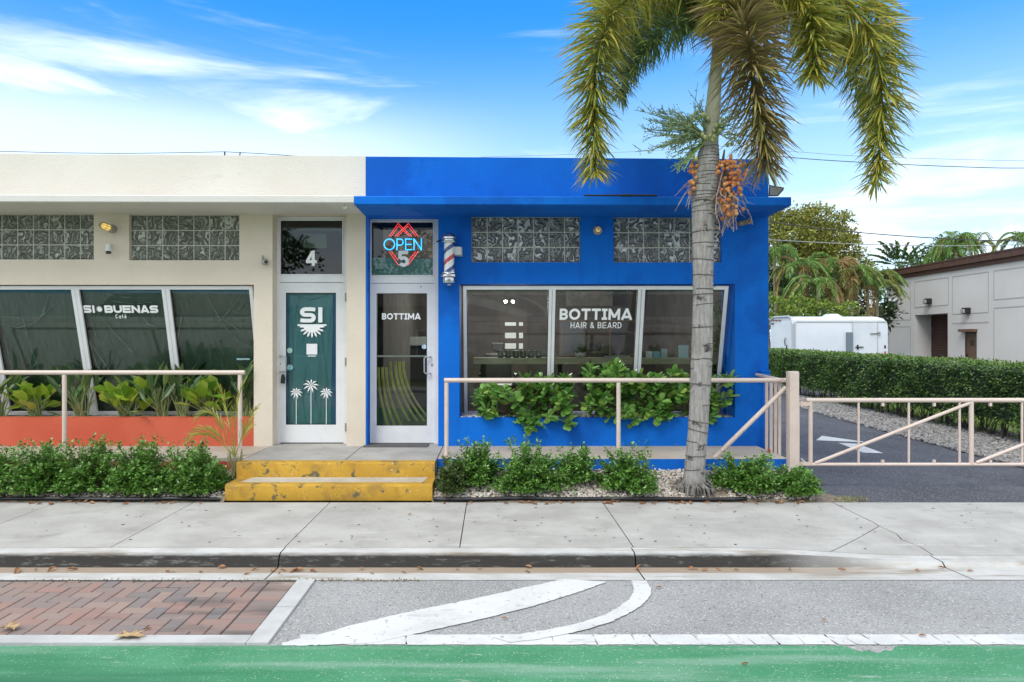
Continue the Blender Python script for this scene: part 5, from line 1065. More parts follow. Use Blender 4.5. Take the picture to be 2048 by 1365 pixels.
shp_at(895, 1005, 889, 985, 'green shrub behind the brownish one, right of the steps', 8, tw=150, yy=7.90)
shp_at(985, 1130, 888, 1002, 'widest green shrub in front of the blue walkway', 9, tw=230, yy=7.72, sprigs=7)
shp_at(1100, 1195, 900, 975, 'green shrub behind and right of the widest one', 10, tw=120, yy=7.92)
shp_at(1192, 1322, 905, 998, 'round green shrub standing alone left of the palm trunk', 11, tw=200, yy=7.74)
shp_at(1418, 1572, 912, 1008, 'round green shrub right of the palm trunk', 12, tw=230, yy=7.72)
shp_at(1535, 1642, 940, 1008, 'low green shrub at the foot of the gate post', 13, tw=150, yy=7.66)
# young palm by the steps
yp = thing('young_palm', 'young palm with thin yellow leaves at the left of the steps', 'palm', (PX(470, 7.95), 7.95, .15))
yl = leafmat('yellow_thin_leaflet', [(.40, .42, .06), (.28, .36, .05), (.52, .46, .10), (.18, .28, .05), (.60, .42, .12)], .3, .45)
for (ex, ey, cxp, cyp, n_) in ((392, 838, 425, 800, 44), (372, 885, 405, 850, 40), (490, 762, 470, 800, 46), (512, 815, 500, 830, 36), (440, 775, 452, 800, 44), (390, 862, 420, 848, 36), (500, 850, 490, 860, 26)):
    mb = MB(); b = P(470, 915, 7.95); e = P(ex, ey, 7.85+RNG.uniform(-.15, .2)); c1 = P((470+cxp)/2, (905+cyp)/2, 7.95); c2 = P(cxp, cyp, 7.9); L0 = .16
    frond(mb, bez(b, c1, c2, e), n_, lambda t: L0*(.6+.6*math.sin(PI*min(1, t*1.05))), .009, False, .25, (.7, .35), rach=.006, t0=.35); mb.build('frond', yl, yp)
mb = MB()
for i in range(26):
    a = RNG.uniform(0, 6.3); b = Vector((PX(470, 7.95), 7.95, .15)); mb.tube([b+Vector((RNG.normal(0, .02), RNG.normal(0, .02), 0)), b+Vector((.04*math.cos(a), .03*math.sin(a), .12)), b+Vector((.09*math.cos(a), .07*math.sin(a), .24+RNG.uniform(0, .1)))], [.006, .005, .002], 4)
mb.build('stems', M('olive_stem', (.24, .24, .10), .7), yp)
mb = MB()
for i in range(14):
    b = Vector((PX(470, 7.95), 7.9, .14)); e = Vector(P(RNG.uniform(400, 478), RNG.uniform(918, 960), 7.8)); mb.tube([b, (b+e)/2+Vector((0, 0, .03)), e], [.004, .004, .002], 4)
mb.build('dead_leaf_stalk', stalk_dry, yp)
# ---- foxtail palm
PY_ = 7.70
palm = thing('palm_tree', 'tall palm with drooping bushy fronds and orange fruit before the blue shop', 'palm tree', (PX(1388, PY_), PY_, .03))
ctr = [(985, 1386, 29), (975, 1387, 26), (960, 1388, 23), (945, 1389, 21), (930, 1390, 21), (900, 1392.5, 20.5), (860, 1396, 20.5), (800, 1399.5, 20.5), (750, 1402, 21.5), (700, 1404, 21.5), (650, 1405, 21), (600, 1406, 20.5), (560, 1406, 20.5), (520, 1406, 21), (480, 1406, 22), (440, 1406.5, 23), (400, 1408, 25.5), (370, 1411, 27.5), (340, 1414, 26.5), (315, 1416, 23), (300, 1418, 20), (285, 1419, 17.5)]
ys_ = np.array([c[0] for c in ctr])[::-1]; fc = lambda py: (np.interp(py, ys_, [c[1] for c in ctr][::-1]), np.interp(py, ys_, [c[2] for c in ctr][::-1]))
mb = MB(); vs = []; nr, nc = 230, 28; kk_ = PY_/F
for i in range(nr):
    py = 985-(985-285)*i/(nr-1); cx_, w_ = fc(py); ring = .6*math.exp(-(((i % 13)-6)/1.2)**2) if py < 930 else 0
    if py < 470: ring = .5*math.exp(-(((i % 5)-2)/.8)**2)
    fl_ = 1+(.25*max(0, (py-945)/40) if py > 945 else 0)
    for j in range(nc):
        a = 2*PI*j/nc; r_ = (w_*.95+ring)*kk_*(1+(.22*math.sin(a*9+1)+.12*math.sin(a*17))*max(0, (py-940)/45)); vs.append((PX(cx_, PY_)+r_*math.cos(a), PY_+r_*math.sin(a)*.95, PZ(py, PY_)))
mb.add(vs, [(i*nc+j, i*nc+(j+1) % nc, (i+1)*nc+(j+1) % nc, (i+1)*nc+j) for i in range(nr-1) for j in range(nc)]); mb.build('trunk', bark, palm, smooth=True)
mb = MB()
for i in range(46):                     # ragged leaf-scar rings
    py = 960-i*(24 if i < 24 else 10)+RNG.normal(0, 9)
    if i >= 24: py = 425-(i-24)*6.5
    if py < 290: continue
    cx_, w_ = fc(py); tl = RNG.normal(0, .012); a0 = RNG.uniform(0, 6); ln = RNG.uniform(3.5, 6.4)
    pts = [(PX(cx_, PY_)+(w_*.95+.35)*kk_*math.cos(a), PY_+(w_*.95+.35)*kk_*.95*math.sin(a), PZ(py, PY_)+tl*math.cos(a)+RNG.normal(0, .0015)) for a in np.linspace(a0, a0+ln, 30)]; mb.tube(pts, .0052 if i < 24 else .0034, 4)

for i in range(60):
    py = RNG.uniform(440, 760); cx_, w_ = fc(py); sg = RNG.choice([-1, 1]); x_ = PX(cx_, PY_)+sg*w_*kk_; mb.tube([(x_, PY_-.01, PZ(py, PY_)), (x_+sg*.022, PY_-.02, PZ(py, PY_)+RNG.normal(0, .006))], [.004, .0015], 3)
mb.build('leaf_scars', M('dark_scar', (.10, .085, .075), .9), palm)
mb = MB()
for i in range(90):
    a = RNG.uniform(0, 2*PI); b = Vector((PX(1387, PY_)+.14*math.cos(a), PY_+.14*math.sin(a), .16+RNG.uniform(-.05, .04))); rr = RNG.uniform(.18, .25); e = Vector((PX(1387, PY_)+rr*math.cos(a+RNG.normal(0, .1)), PY_+rr*math.sin(a), .03)); mb.tube([b, (b+e)/2+Vector((.02*math.cos(a), .02*math.sin(a), .03)), e], [.012, .011, .005], 5)
mb.build('root_fibres', M('grey_root', (.075, .065, .06), .9, (.26, .24, .22), 16), palm)
mb = MB(); pts = [P(1419, 290, PY_), P(1421, 270, PY_), P(1424, 235, PY_), P(1428, 190, PY_), P(1431, 150, PY_), P(1435, 100, PY_), P(1438, 50, PY_)]
mb.tube(pts, [17*kk_, 16*kk_, 15*kk_, 13.5*kk_, 12*kk_, 10.5*kk_, 9*kk_], 20); mb.build('crownshaft', crownshaft_m, palm, smooth=True)
hd = Vector(P(1437, 60, PY_))
LF = lambda t: .54*(.55+.55*math.sin(PI*min(1, .15+t*.9)))
def fr(pp, n, mat, lf=LF, wid=.022, droop=.6, rach=.018):
    mb = MB(); pts = [P(*q) for q in pp]; pts = [Vector(p) for p in pts]
    # smooth catmull path
    fine = []
    for i in range(len(pts)-1):
        p0 = pts[max(0, i-1)]; p1 = pts[i]; p2 = pts[i+1]; p3 = pts[min(len(pts)-1, i+2)]
        for k in range(6):
            t = k/6; fine.append(.5*((2*p1)+(p2-p0)*t+(2*p0-5*p1+4*p2-p3)*t*t+(3*p1-p0-3*p2+p3)*t**3))
    fine.append(pts[-1]); frond(mb, [tuple(f) for f in fine], int(n*2.7), (lambda t: lf(t)*RNG.choice([.7, .9, 1.0, 1.1])), wid*.85, True, droop*.45, (1.32, .98), rach=rach, t0=.06, jit=.16); mb.build('frond', mat, palm)
Y = PY_
fr([(1437, 70, Y), (1400, -10, Y-.05), (1330, -35, Y-.15), (1240, 10, Y-.25), (1196, 110, Y-.3), (1188, 220, Y-.32), (1190, 345, Y-.3)], 620, palm_leaf)
fr([(1437, 80, Y), (1420, 20, Y+.1), (1370, 10, Y+.25), (1310, 40, Y+.35), (1265, 110, Y+.4), (1240, 190, Y+.42)], 360, palm_green, lambda t: .42*(.6+.5*math.sin(PI*min(1, .1+t))), .020)
fr([(1440, 70, Y), (1480, -20, Y+.02), (1570, -40, Y-.05), (1670, -10, Y-.12), (1742, 80, Y-.15), (1765, 200, Y-.15), (1752, 365, Y-.12)], 640, palm_leaf)
fr([(1438, 80, Y), (1490, 10, Y+.25), (1570, 5, Y+.4), (1650, 50, Y+.5), (1700, 130, Y+.5), (1745, 260, Y+.5)], 420, palm_green, lambda t: .46*(.6+.5*math.sin(PI*min(1, .1+t))), .022)
fr([(1437, 60, Y), (1385, -5, Y+.15), (1320, -10, Y+.3), (1255, 30, Y+.4), (1222, 105, Y+.4)], 300, palm_leaf, lambda t: .44)
fr([(1440, 60, Y), (1500, -10, Y+.15), (1580, -5, Y+.3), (1660, 40, Y+.35), (1705, 120, Y+.35)], 300, palm_leaf, lambda t: .44)
fr([(1437, 90, Y), (1400, 40, Y-.1), (1350, 50, Y-.2), (1300, 90, Y-.25), (1262, 150, Y-.25)], 220, palm_green, lambda t: .36*(.6+.5*math.sin(PI*min(1, .1+t))), .02)
fr([(1439, 70, Y), (1450, 10, Y-.35), (1475, 20, Y-.75), (1497, 90, Y-1.05), (1512, 190, Y-1.15), (1525, 262, Y-1.15), (1532, 335, Y-1.12)], 560, palm_dry, lambda t: .50*(.6+.5*math.sin(PI*min(1, .1+t*.9))))
fr([(1439, 70, Y), (1490, -10, Y-.2), (1560, -20, Y-.4), (1615, 20, Y-.5), (1630, 90, Y-.55), (1628, 150, Y-.55)], 380, palm_leaf, lambda t: .46*(.6+.5*math.sin(PI*min(1, .1+t*.9))), .028)
fr([(1437, 60, Y), (1430, -40, Y-.1), (1440, -90, Y-.3), (1465, -60, Y-.65), (1440, 40, Y-.8)], 260, palm_leaf, lambda t: .34)
fr([(1437, 60, Y), (1400, -60, Y+.1), (1350, -110, Y+.2), (1290, -90, Y+.3), (1230, -20, Y+.3), (1215, 40, Y+.3)], 320, palm_green, lambda t: .36)
fr([(1438, 60, Y), (1480, -70, Y+.1), (1560, -130, Y+.1), (1660, -100, Y+.1), (1730, -30, Y+.1), (1775, 60, Y+.1), (1790, 130, Y+.1)], 420, palm_leaf, lambda t: .38)
fr([(1437, 60, Y), (1435, -100, Y), (1440, -200, Y+.1), (1480, -260, Y+.2)], 220, palm_green, lambda t: .36)
# green inflorescence to the left
def inflo(name, base, spread, n, mat, rs, sub=6, r=.006, jag=True):
    mb = MB()
    for i in range(n):
        e = spread(rs, i); b = Vector(base); e = Vector(e); mid = (b+e)/2+Vector((0, 0, rs.uniform(-.02, .06))); pts = [b, b.lerp(mid, .6), mid, mid.lerp(e, .5)+Vector((0, 0, rs.uniform(-.02, .02))), e]; mb.tube(pts, [r*1.5, r*1.2, r, r*.8, r*.5], 4)
        for k in range(sub):
            t = rs.uniform(.35, 1); p = b.lerp(e, t)+(mid-(b+e)/2)*(1-abs(2*t-1)); d = (e-b).normalized()+Vector((rs.gauss(0, .5), rs.gauss(0, .4), rs.gauss(.15, .5))); mb.tube([p, p+d*rs.uniform(.04, .09)], [r*.8, r*.45], 4)
            if jag: 
                q = p+d*.04
                for _ in range(2): mb.sphere((q.x+rs.gauss(0, .015), q.y+rs.gauss(0, .015), q.z+rs.gauss(0, .015)), .0075, 5, 3)
    return mb.build(name, mat, palm)
rs = random.Random(5); infm = M('grey_green_inflorescence', (.17, .25, .11), .6, (.26, .34, .17), 12)
base = P(1412, 272, PY_-.05)
inflo('inflorescence', base, lambda r_, i: P(1268+r_.uniform(0, 90)+(i % 3)*12, 222+(i*37 % 92)+r_.uniform(-8, 8), PY_-.1+r_.uniform(-.3, .25)), 46, infm, rs, 9, .0055)
inflo('inflorescence', P(1410, 285, PY_-.05), lambda r_, i: P(1345+r_.uniform(-15, 25), 325+r_.uniform(-10, 22), PY_-.15+r_.uniform(-.12, .1)), 7, M('fresh_green_inflorescence', (.26, .38, .14), .6), rs, 6, .007)
inflo('inflorescence', P(1425, 262, PY_-.05), lambda r_, i: P(1470+r_.uniform(-30, 25), 235+r_.uniform(-35, 50), PY_-.1+r_.uniform(-.25, .2)), 16, infm, rs, 5, .005)
inflo('inflorescence', P(1412, 262, PY_-.05), lambda r_, i: P(1392+r_.uniform(-14, 14), 205+r_.uniform(-18, 30), PY_-.1+r_.uniform(-.15, .2)), 9, infm, rs, 5, .005)
mb = MB()
for px, py in [(1385, 232), (1392, 226), (1398, 236), (1388, 240), (1410, 232), (1416, 238), (1406, 230), (1424, 246), (1432, 252), (1440, 248), (1446, 258), (1428, 262), (1436, 268), (1420, 272), (1414, 278), (1445, 240), (1450, 250), (1405, 270), (1426, 280), (1455, 290), (1464, 288), (1479, 285), (1457, 266), (1410, 275), (1428, 274), (1440, 262), (1400, 283), (1386, 312), (1392, 318)]:
    p = P(px, py, PY_-.14+RNG.uniform(-.06, .08)); mb.sphere(p, (.022, .022, .027), 9, 6)
mb.build('green_fruit', fruit_g, palm, smooth=True)['kind'] = 'stuff'
mb = MB(); rs2 = random.Random(9)
cent = []
for i in range(190):
    t = rs2.random(); px = 1455+rs2.gauss(0, 17)*(1-.25*t)+6*math.sin(t*5); py = 322+t*105+rs2.gauss(0, 5)
    if t > .7: px = 1452+rs2.gauss(0, 11)
    if px < 1432 or px > 1500: continue
    cent.append((px, py, PY_-.10+rs2.gauss(0, .06)))
for i in range(26): cent.append((1386+rs2.gauss(0, 4), 320+rs2.random()*72, PY_-.02+rs2.gauss(0, .04)))
for px, py, y in cent: mb.sphere(P(px, py, y), .0205*rs2.uniform(.85, 1.15), 9, 6)
mb.build('orange_fruit', fruit_o, palm, smooth=True)['kind'] = 'stuff'
mb = MB()
for i in range(34):
    a = P(1447+rs2.gauss(0, 6), 330+rs2.random()*60, PY_-.06); e = P(1455+rs2.gauss(0, 26), 400+rs2.random()*75, PY_-.12+rs2.gauss(0, .1)); a, e = Vector(a), Vector(e); mid = a.lerp(e, .5)+Vector((rs2.gauss(0, .05), 0, rs2.gauss(.0, .03)))
    mb.tube([a, a.lerp(mid, .6), mid, mid.lerp(e, .6)+Vector((rs2.gauss(0, .02), 0, 0)), e], [.008, .007, .006, .005, .003], 4)
    for k in range(4): p = mid.lerp(e, rs2.random()); mb.tube([p, p+Vector((rs2.gauss(0, .05), rs2.gauss(0, .03), -rs2.uniform(.01, .08)))], [.003, .0015], 3)
for i in range(9):
    a = Vector(P(1388, 372, PY_-.05)); e = Vector(P(1352+rs2.uniform(-4, 30), 380+rs2.uniform(-10, 45), PY_-.15+rs2.gauss(0, .05))); mid = a.lerp(e, .5)+Vector((0, 0, .04)); mb.tube([a, mid, e], [.005, .004, .002], 4)
for i in range(8):
    a = Vector(P(1480, 370, PY_-.05)); e = Vector(P(1510+rs2.uniform(0, 15), 360+rs2.uniform(-30, 40), PY_-.15)); mid = a.lerp(e, .5)+Vector((0, 0, .04)); mb.tube([a, mid, e], [.004, .003, .0015], 4)
mb.build('dry_fruit_stalks', stalk_dry, palm)
mb = MB(); mb.tube([P(1449, 300, PY_-.12), P(1446, 320, PY_-.14), P(1452, 345, PY_-.15), P(1457, 372, PY_-.15), P(1455, 392, PY_-.15)], [.008, .016, .018, .014, .01], 8); mb.build('bunch_stem', M('blackish_stem', (.04, .03, .025), .7), palm)

# ---- planter plants
def stalk_leaf(mb, lm, b, d, ln, w, curl=.25): pass
def clusia(label, x0, x1, top, bot, seed, n=26, dense=7, yy=9.25):
    rs = random.Random(seed); cx = PX((x0+x1)/2, yy); zb = WIN_Z0+.01
    o = thing('leafy_shrub', label, 'shrub', (cx, yy, zb), 'round-leaved shrubs in the blue planter'); PP = []; DD = []; RR = []; st_ = MB(); sp = []
    for i in range(n):
        ex = PX(rs.uniform(x0+8, x1-8), yy); ez = PZ(rs.uniform(top+8, bot-6), yy); ey = yy+rs.uniform(-.26, .08); e = Vector((ex, ey, ez)); b = Vector((cx+rs.uniform(-.15, .15), yy+.05, zb)); mid = b.lerp(e, .55)+Vector((0, 0, .05))
        st_.tube([b, b.lerp(mid, .6), mid, e], [.010, .008, .006, .004], 5); ax = ((e-mid).normalized()*.4+Vector((rs.gauss(0, .35), -.75, .45))).normalized(); u_ = ax.cross(Vector((.3, .2, 1))).normalized(); v_ = ax.cross(u_)
        for k in range(dense):
            for s_ in (0, PI):
                a = k*PI/2+s_+rs.gauss(0, .2); t = k/dense; q = (u_*math.cos(a)+v_*math.sin(a))*(1.0-.45*t)+ax*(.15+.9*t); p = e-ax*(.13*(1-t)); PP.append(tuple(p)); DD.append(tuple(q)); 
    PP, DD = np.array(PP), np.array(DD); n_ = len(PP); lf = MB(); leaves(lf, PP, DD, (.135)*RNG.uniform(.7, 1.15, n_), .088*RNG.uniform(.8, 1.1, n_), .12, .25, roll=RNG.normal(0, .45, n_), shape='round'); st_.build('stems', twig, o); lf.build('foliage', clusia_leaf, o)
clusia('round-leaved shrub at the left end of the blue planter', 945, 1060, 765, 838, 1, 24)
clusia('round-leaved shrub under the mullion between left and middle panes', 1035, 1150, 745, 850, 2, 44)
clusia('tallest round-leaved shrub, under the middle of the shop window', 1160, 1262, 722, 838, 3, 38)
clusia('round-leaved shrub under the right pane, left of the palm trunk', 1250, 1345, 735, 842, 4, 40)
clusia('round-leaved shrub half hidden behind the palm trunk', 1330, 1460, 745, 835, 5, 44)
mb = MB(); 
clm = clusia_leaf
def climber(label, pts, n):
    mb = MB(); pp = [Vector(P(*q)) for q in pts]; o = thing('climbing_plant', label, 'climbing plant', pp[0]); mb.tube(pp, .005, 4); mb.build('stem', twig, o); PPs = []; DDs = []
    for i in range(n): t = RNG.uniform(0, len(pp)-1.001); k = int(t); p = pp[k].lerp(pp[k+1], t-k); PPs.append(tuple(p+Vector((RNG.normal(0, .05), -.02, RNG.normal(0, .03))))); DDs.append((RNG.normal(), RNG.normal()-.3, RNG.normal()))
    lf = MB(); leaves(lf, np.array(PPs), np.array(DDs), .09, .06); lf.build('foliage', clusia_leaf, o)
climber('tall leafy plant inside the shop at the right pane edge', [(1436, 745, 10.1), (1438, 700, 10.1), (1432, 650, 10.1), (1438, 600, 10.1)], 110)
def croton(label, x0, x1, top, bot, seed, n=24):
    rs = random.Random(seed); yy = 9.36; cx = PX((x0+x1)/2, yy); zb = WIN_Z0-.03; o = thing('broad_leaf_plant', label, 'plant', (cx, yy, zb), 'yellow-green plants in the orange planter'); PP = []; DD = []; st_ = MB(); LL = []
    for i in range(n):
        ex = PX(rs.uniform(x0+18, x1-18), yy); ez = PZ(rs.uniform(top+25, bot-12), yy); ey = yy+rs.uniform(-.22, .16); e = Vector((ex, ey, ez)); b = Vector((cx+rs.uniform(-.10, .10), yy, zb)); st_.tube([b, b.lerp(e, .5)+Vector((0, 0, .04)), e], [.009, .007, .004], 5)
        d = (e-b).normalized()*.5+Vector((rs.gauss(0, .5), -.35, .45+rs.gauss(0, .35))); PP.append(tuple(e)); DD.append(tuple(d)); LL.append(rs.uniform(.17, .30))
    PP, DD, LL = np.array(PP), np.array(DD), np.array(LL); lf = MB(); leaves(lf, PP, DD, LL, LL*.60, .25, .35, roll=RNG.normal(0, .5, n)); st_.build('stems', stalk_g, o); lf.build('foliage', croton_leaf, o)
croton('darker broad-leaved plant left of the cafe rail post', 25, 118, 755, 835, 1, 34); croton('bright yellow-green broad-leaved plant under the cafe lettering', 200, 310, 758, 835, 2, 42); croton('bright yellow-green broad-leaved plant behind the young palm', 372, 460, 758, 830, 3, 38)
def strappy(label, px, spread, top, seed, n=18, low=833):
    rs = random.Random(seed); yy = 9.38; o = thing('lance_leaf_plant', label, 'plant', (PX(px, yy), yy, WIN_Z0-.03), 'upright dark plants in the orange planter'); st_ = MB(); PP = []; DD = []; LL = []
    for i in range(n):
        b = Vector((PX(px+rs.gauss(0, 5), yy), yy+rs.gauss(0, .03), WIN_Z0-.03)); a = rs.gauss(0, .34)*spread; h = rs.uniform(.35, 1)*(PZ(top, yy)-b.z); e = b+Vector((math.sin(a)*h*.55, rs.gauss(0, .12)-.05, h*.66)); st_.tube([b, b.lerp(e, .5)+Vector((-.01*math.sin(a), 0, .02)), e], [.011, .008, .005], 5)
        PP.append(tuple(e)); DD.append((math.sin(a)*1.1+rs.gauss(0, .15), rs.gauss(0, .25), .9+rs.gauss(0, .25))); LL.append(rs.uniform(.24, .42)*min(1, h/.6+.25))
    PP, DD, LL = np.array(PP), np.array(DD), np.array(LL); lf = MB(); leaves(lf, PP, DD, LL, LL*.19+.015, .25, .4, roll=RNG.normal(0, .9, n)); st_.build('stems', stalk_g, o); lf.build('foliage', strap_leaf, o)
strappy('upright dark plant cut by the left edge of the photo', -2, 1.3, 735, 1, 22); strappy('upright dark plant with long leaves beside the left rail post', 165, 1.0, 735, 2, 28); strappy('upright dark plant just left of the right cafe mullion', 325, .9, 735, 3, 26); strappy('upright dark plant with reaching leaves right of the right mullion', 366, 1.0, 722, 4, 26); strappy('upright dark plant in the right corner of the cafe window', 492, .7, 722, 5, 18)
# weeds at the foot of the blue wall
for i, (px, py, s_) in enumerate(((1062, 885, .09), (1258, 884, .06), (1286, 880, .09), (1352, 889, .04), (925, 887, .04), (1090, 892, .03))):
    mb = MB(); c_ = np.array(P(px, 891, 9.09)); c_[2] = WZ; n = 26; d = unit(RNG.normal(0, 1, (n, 3))*[1, .6, .7]+[0, -.2, .5]); leaves(mb, c_+d*s_*RNG.uniform(.2, 1, (n, 1)), d, s_*.35, s_*.22, shape='small'); tag(mb.build('weed', shrub_leaf), 'tiny weed growing at the foot of the blue wall', 'weed', 'weeds at the foot of the blue wall')
mb = MB(); n = 160; x = RNG.uniform(3.68, 4.02, n); y = RNG.uniform(7.44, 7.6, n); d = unit(RNG.normal(0, .5, (n, 3))+[0, 0, 1]); leaves(mb, np.stack([x, y, np.zeros(n)], -1), d, .05, .006, .3, shape='lance'); mb.build('dry_grass', M('dry_grass_blade', (.28, .24, .10), .9, None, island=[(.30, .25, .11), (.18, .22, .07), (.40, .32, .16)]), kind='stuff')

# ---- fallen leaves
def fleaf(): 
    mb = MB(); pts = [(0, 0), (.22, .16), (.45, .20), (.7, .17), (1, 0), (.7, -.15), (.45, -.21), (.22, -.14)]
    vs = [(x-.5, y, .12*abs(y)*4+.10*math.sin(x*3)) for x, y in pts]+[(.0, 0, .02)]; return mb.add(vs, [(i, (i+1) % 8, 8) for i in range(8)])
fl0 = fleaf().build('fallen_leaf', dryleaf, local=True); spots = []
rs = random.Random(3)
for i in range(76): spots.append((rs.choice((rs.uniform(-6.2, -2.9), rs.uniform(-.6, 3.3), rs.uniform(-.6, 3.3))), rs.uniform(7.31, 7.43), 0, rs.uniform(.05, .10), 'along the back edge of the pavement below the shrubs', 'dry leaves fallen along the bed edge'))
for i in range(40):
    x = rs.choice((rs.uniform(-5, -1.5), rs.uniform(-2, 1.5), rs.uniform(1.5, 4.6))); spots.append((x, 5.50+rs.gauss(0, .04), -.094, rs.uniform(.04, .10), 'in the gutter against the kerb', 'dry leaves lying in the gutter'))
for px, py in ((820, 1031), (1648, 1244), (1490, 1332), (1845, 1275), (1318, 1178), (1552, 1100), (296, 1262), (560, 1150), (1425, 1002), (150, 1008), (1010, 1240)): x, y, z = G(px, py, 0 if py < 1100 else RZ+.004); spots.append((x, y, z+.004, .05, None, None))
for i, (x, y, z, s_, wh, gr) in enumerate(spots):
    o = fl0 if i == 0 else fl0.copy()
    if i: C.objects.link(o)
    o.location = (x, y, z+.006); o.rotation_euler = (rs.gauss(0, .25), rs.gauss(0, .25), rs.uniform(0, 6.3)); o.scale = (s_, s_*rs.uniform(.6, 1.1), s_)
    tag(o, 'small dry brown leaf '+(wh or 'lying alone on bare pavement or roadway'), 'leaf', gr or 'single dry leaves on the pavement and road')
def bigleaf(px, py, label, s_):
    x, y, z = G(px, py, RZ+.02); mb = MB(); k = 16; vs = [(x, y, z+.012)]
    for i in range(k): a = 2*PI*i/k; r = s_*(1 if i % 2 == 0 else .55)*rs.uniform(.7, 1.2); vs.append((x+r*1.6*math.cos(a), y+r*math.sin(a), z+rs.uniform(0, .03)))
    mb.add(vs, [(0, i+1, (i+1) % k+1) for i in range(k)]); tag(mb.build('fallen_leaf', M('pale_dry_leaf', (.46, .33, .17), .8, (.34, .22, .11), 20) if 'pale_dry_leaf' not in bpy.data.materials else bpy.data.materials['pale_dry_leaf']), label, 'leaf')
bigleaf(262, 1273, 'large crumpled tan leaf lying on the white concrete band', .075); bigleaf(20, 1258, 'crumpled tan leaf on the bricks at the left edge', .05)
mb = MB(); n = 500; x = RNG.uniform(-6, 1.1, n); x = np.where(x > -1.2, x*.4-1.0, x); y = 5.245+RNG.normal(0, .012, n); d = unit(RNG.normal(0, 1, (n, 3))*[1, 1, .5]+[0, 0, .3]); leaves(mb, np.stack([x, y, np.full(n, RZ+.006)], -1), d, .022, .008, shape='small'); mb.build('gutter_debris', M('debris', (.2, .12, .05), .9, None, island=[(.22, .13, .05), (.10, .07, .04), (.14, .17, .04), (.30, .18, .08), (.05, .04, .03)]), kind='stuff')

# ================================================================== BEYOND THE DRIVEWAY
# clipped hedge
hg = thing('hedge', 'long clipped green hedge along the far side of the driveway', 'hedge', (9.1, 16, 0))
hx_ = lambda y: np.interp(y, [9, 11.3, 13.5, 16.9, 21, 26], [8.45, 8.60, 8.75, 8.95, 9.25, 9.6])
hzt = lambda y: np.interp(y, [9, 12, 26], [1.27, 1.30, 1.40])
mb = MB(); vs = []; ys_ = np.linspace(8.6, 26, 40)
for y in ys_: a = hx_(y)+.07; b = a+.95; t = hzt(y)-.07; vs += [(a, y, .36), (a-.01, y, t-.05), (a+.06, y, t), (b-.06, y, t), (b, y, t-.05), (b, y, .36)]
mb.add(vs, [(i*6+j, (i+1)*6+j, (i+1)*6+(j+1) % 6, i*6+(j+1) % 6) for i in range(39) for j in range(6)]); mb.build('inner_core', M('hedge_core', (.012, .022, .008), .95, (.03, .05, .015), 12), hg)  # solid near-black core filling the hedge behind its leaves
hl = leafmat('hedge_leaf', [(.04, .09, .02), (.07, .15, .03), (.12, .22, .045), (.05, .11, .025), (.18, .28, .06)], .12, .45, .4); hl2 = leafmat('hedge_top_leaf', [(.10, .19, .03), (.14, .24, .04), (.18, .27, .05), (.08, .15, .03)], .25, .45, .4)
n = 30000; y = 8.7+17*RNG.uniform(0, 1, n)**1.25; z = RNG.uniform(.30, 1, n)**.85; zt_ = hzt(y); z = .28+(zt_-.28)*RNG.uniform(0, 1, n); bumps = .05*np.sin(y*3.1+z*4)+.04*np.sin(y*7.3-z*6)+RNG.normal(0, .035, n)+.07*((z < .5)*RNG.uniform(0, 1, n))
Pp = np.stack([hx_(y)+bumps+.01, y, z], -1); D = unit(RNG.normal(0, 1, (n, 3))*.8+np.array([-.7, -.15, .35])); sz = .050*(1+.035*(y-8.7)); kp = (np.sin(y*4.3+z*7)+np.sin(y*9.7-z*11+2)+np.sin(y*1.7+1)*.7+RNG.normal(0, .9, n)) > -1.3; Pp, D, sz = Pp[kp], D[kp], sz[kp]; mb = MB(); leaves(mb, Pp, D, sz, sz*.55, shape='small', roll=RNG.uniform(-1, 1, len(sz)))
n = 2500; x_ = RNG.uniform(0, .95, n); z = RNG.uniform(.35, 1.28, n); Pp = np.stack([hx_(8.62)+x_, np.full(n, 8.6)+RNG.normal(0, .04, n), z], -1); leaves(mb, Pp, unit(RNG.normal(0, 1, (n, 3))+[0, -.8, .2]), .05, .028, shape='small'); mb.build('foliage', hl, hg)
mb = MB(); n = 13000; y = 8.7+17*RNG.uniform(0, 1, n)**1.15; x_ = RNG.uniform(-.04, 1.0, n); zz_ = hzt(y)-.02+RNG.normal(0, .018, n)+.02*np.sin(y*5+x_*4)+.02*np.sin(y*2.3); zz_ -= .05*np.clip((.05-x_)/.05, 0, 2); Pp = np.stack([hx_(y)+x_, y, zz_], -1); D = unit(RNG.normal(0, 1, (n, 3))*.7+[-.1, -.1, .8]); sz = .045*(1+.03*(y-8.7)); leaves(mb, Pp, D, sz, sz*.55, shape='small'); mb.build('paler_top_growth', hl2, hg)  # top leaves take a paler leaf material than the sides
mb = MB()
for i in range(70):
    y = 8.8+i*.22+RNG.normal(0, .05); x = hx_(y)+.15+RNG.uniform(0, .25)
    for k in range(3): mb.tube([(x+RNG.normal(0, .02), y+RNG.normal(0, .02), 0), (x+RNG.normal(0, .05), y+RNG.normal(0, .05), .25), (x+RNG.normal(0, .1), y+RNG.normal(0, .1), .48)], [.014, .011, .008], 5)
mb.build('trunks', M('hedge_trunk', (.10, .075, .055), .9), hg)['kind'] = 'stuff'
mb = MB(); n = 3500; y = 9+12*RNG.uniform(0, 1, n); x = hx_(y)+RNG.uniform(.2, 3.5, n); leaves(mb, np.stack([x, y, np.full(n, -.03)], -1), unit(RNG.normal(0, .4, (n, 3))+[0, 0, 1]), .16, .03, shape='lance'); mb.build('grass', M('bright_grass', (.22, .32, .05), .8, None, island=[(.22, .34, .05), (.30, .40, .08), (.16, .26, .04)], trans=.3), kind='stuff')
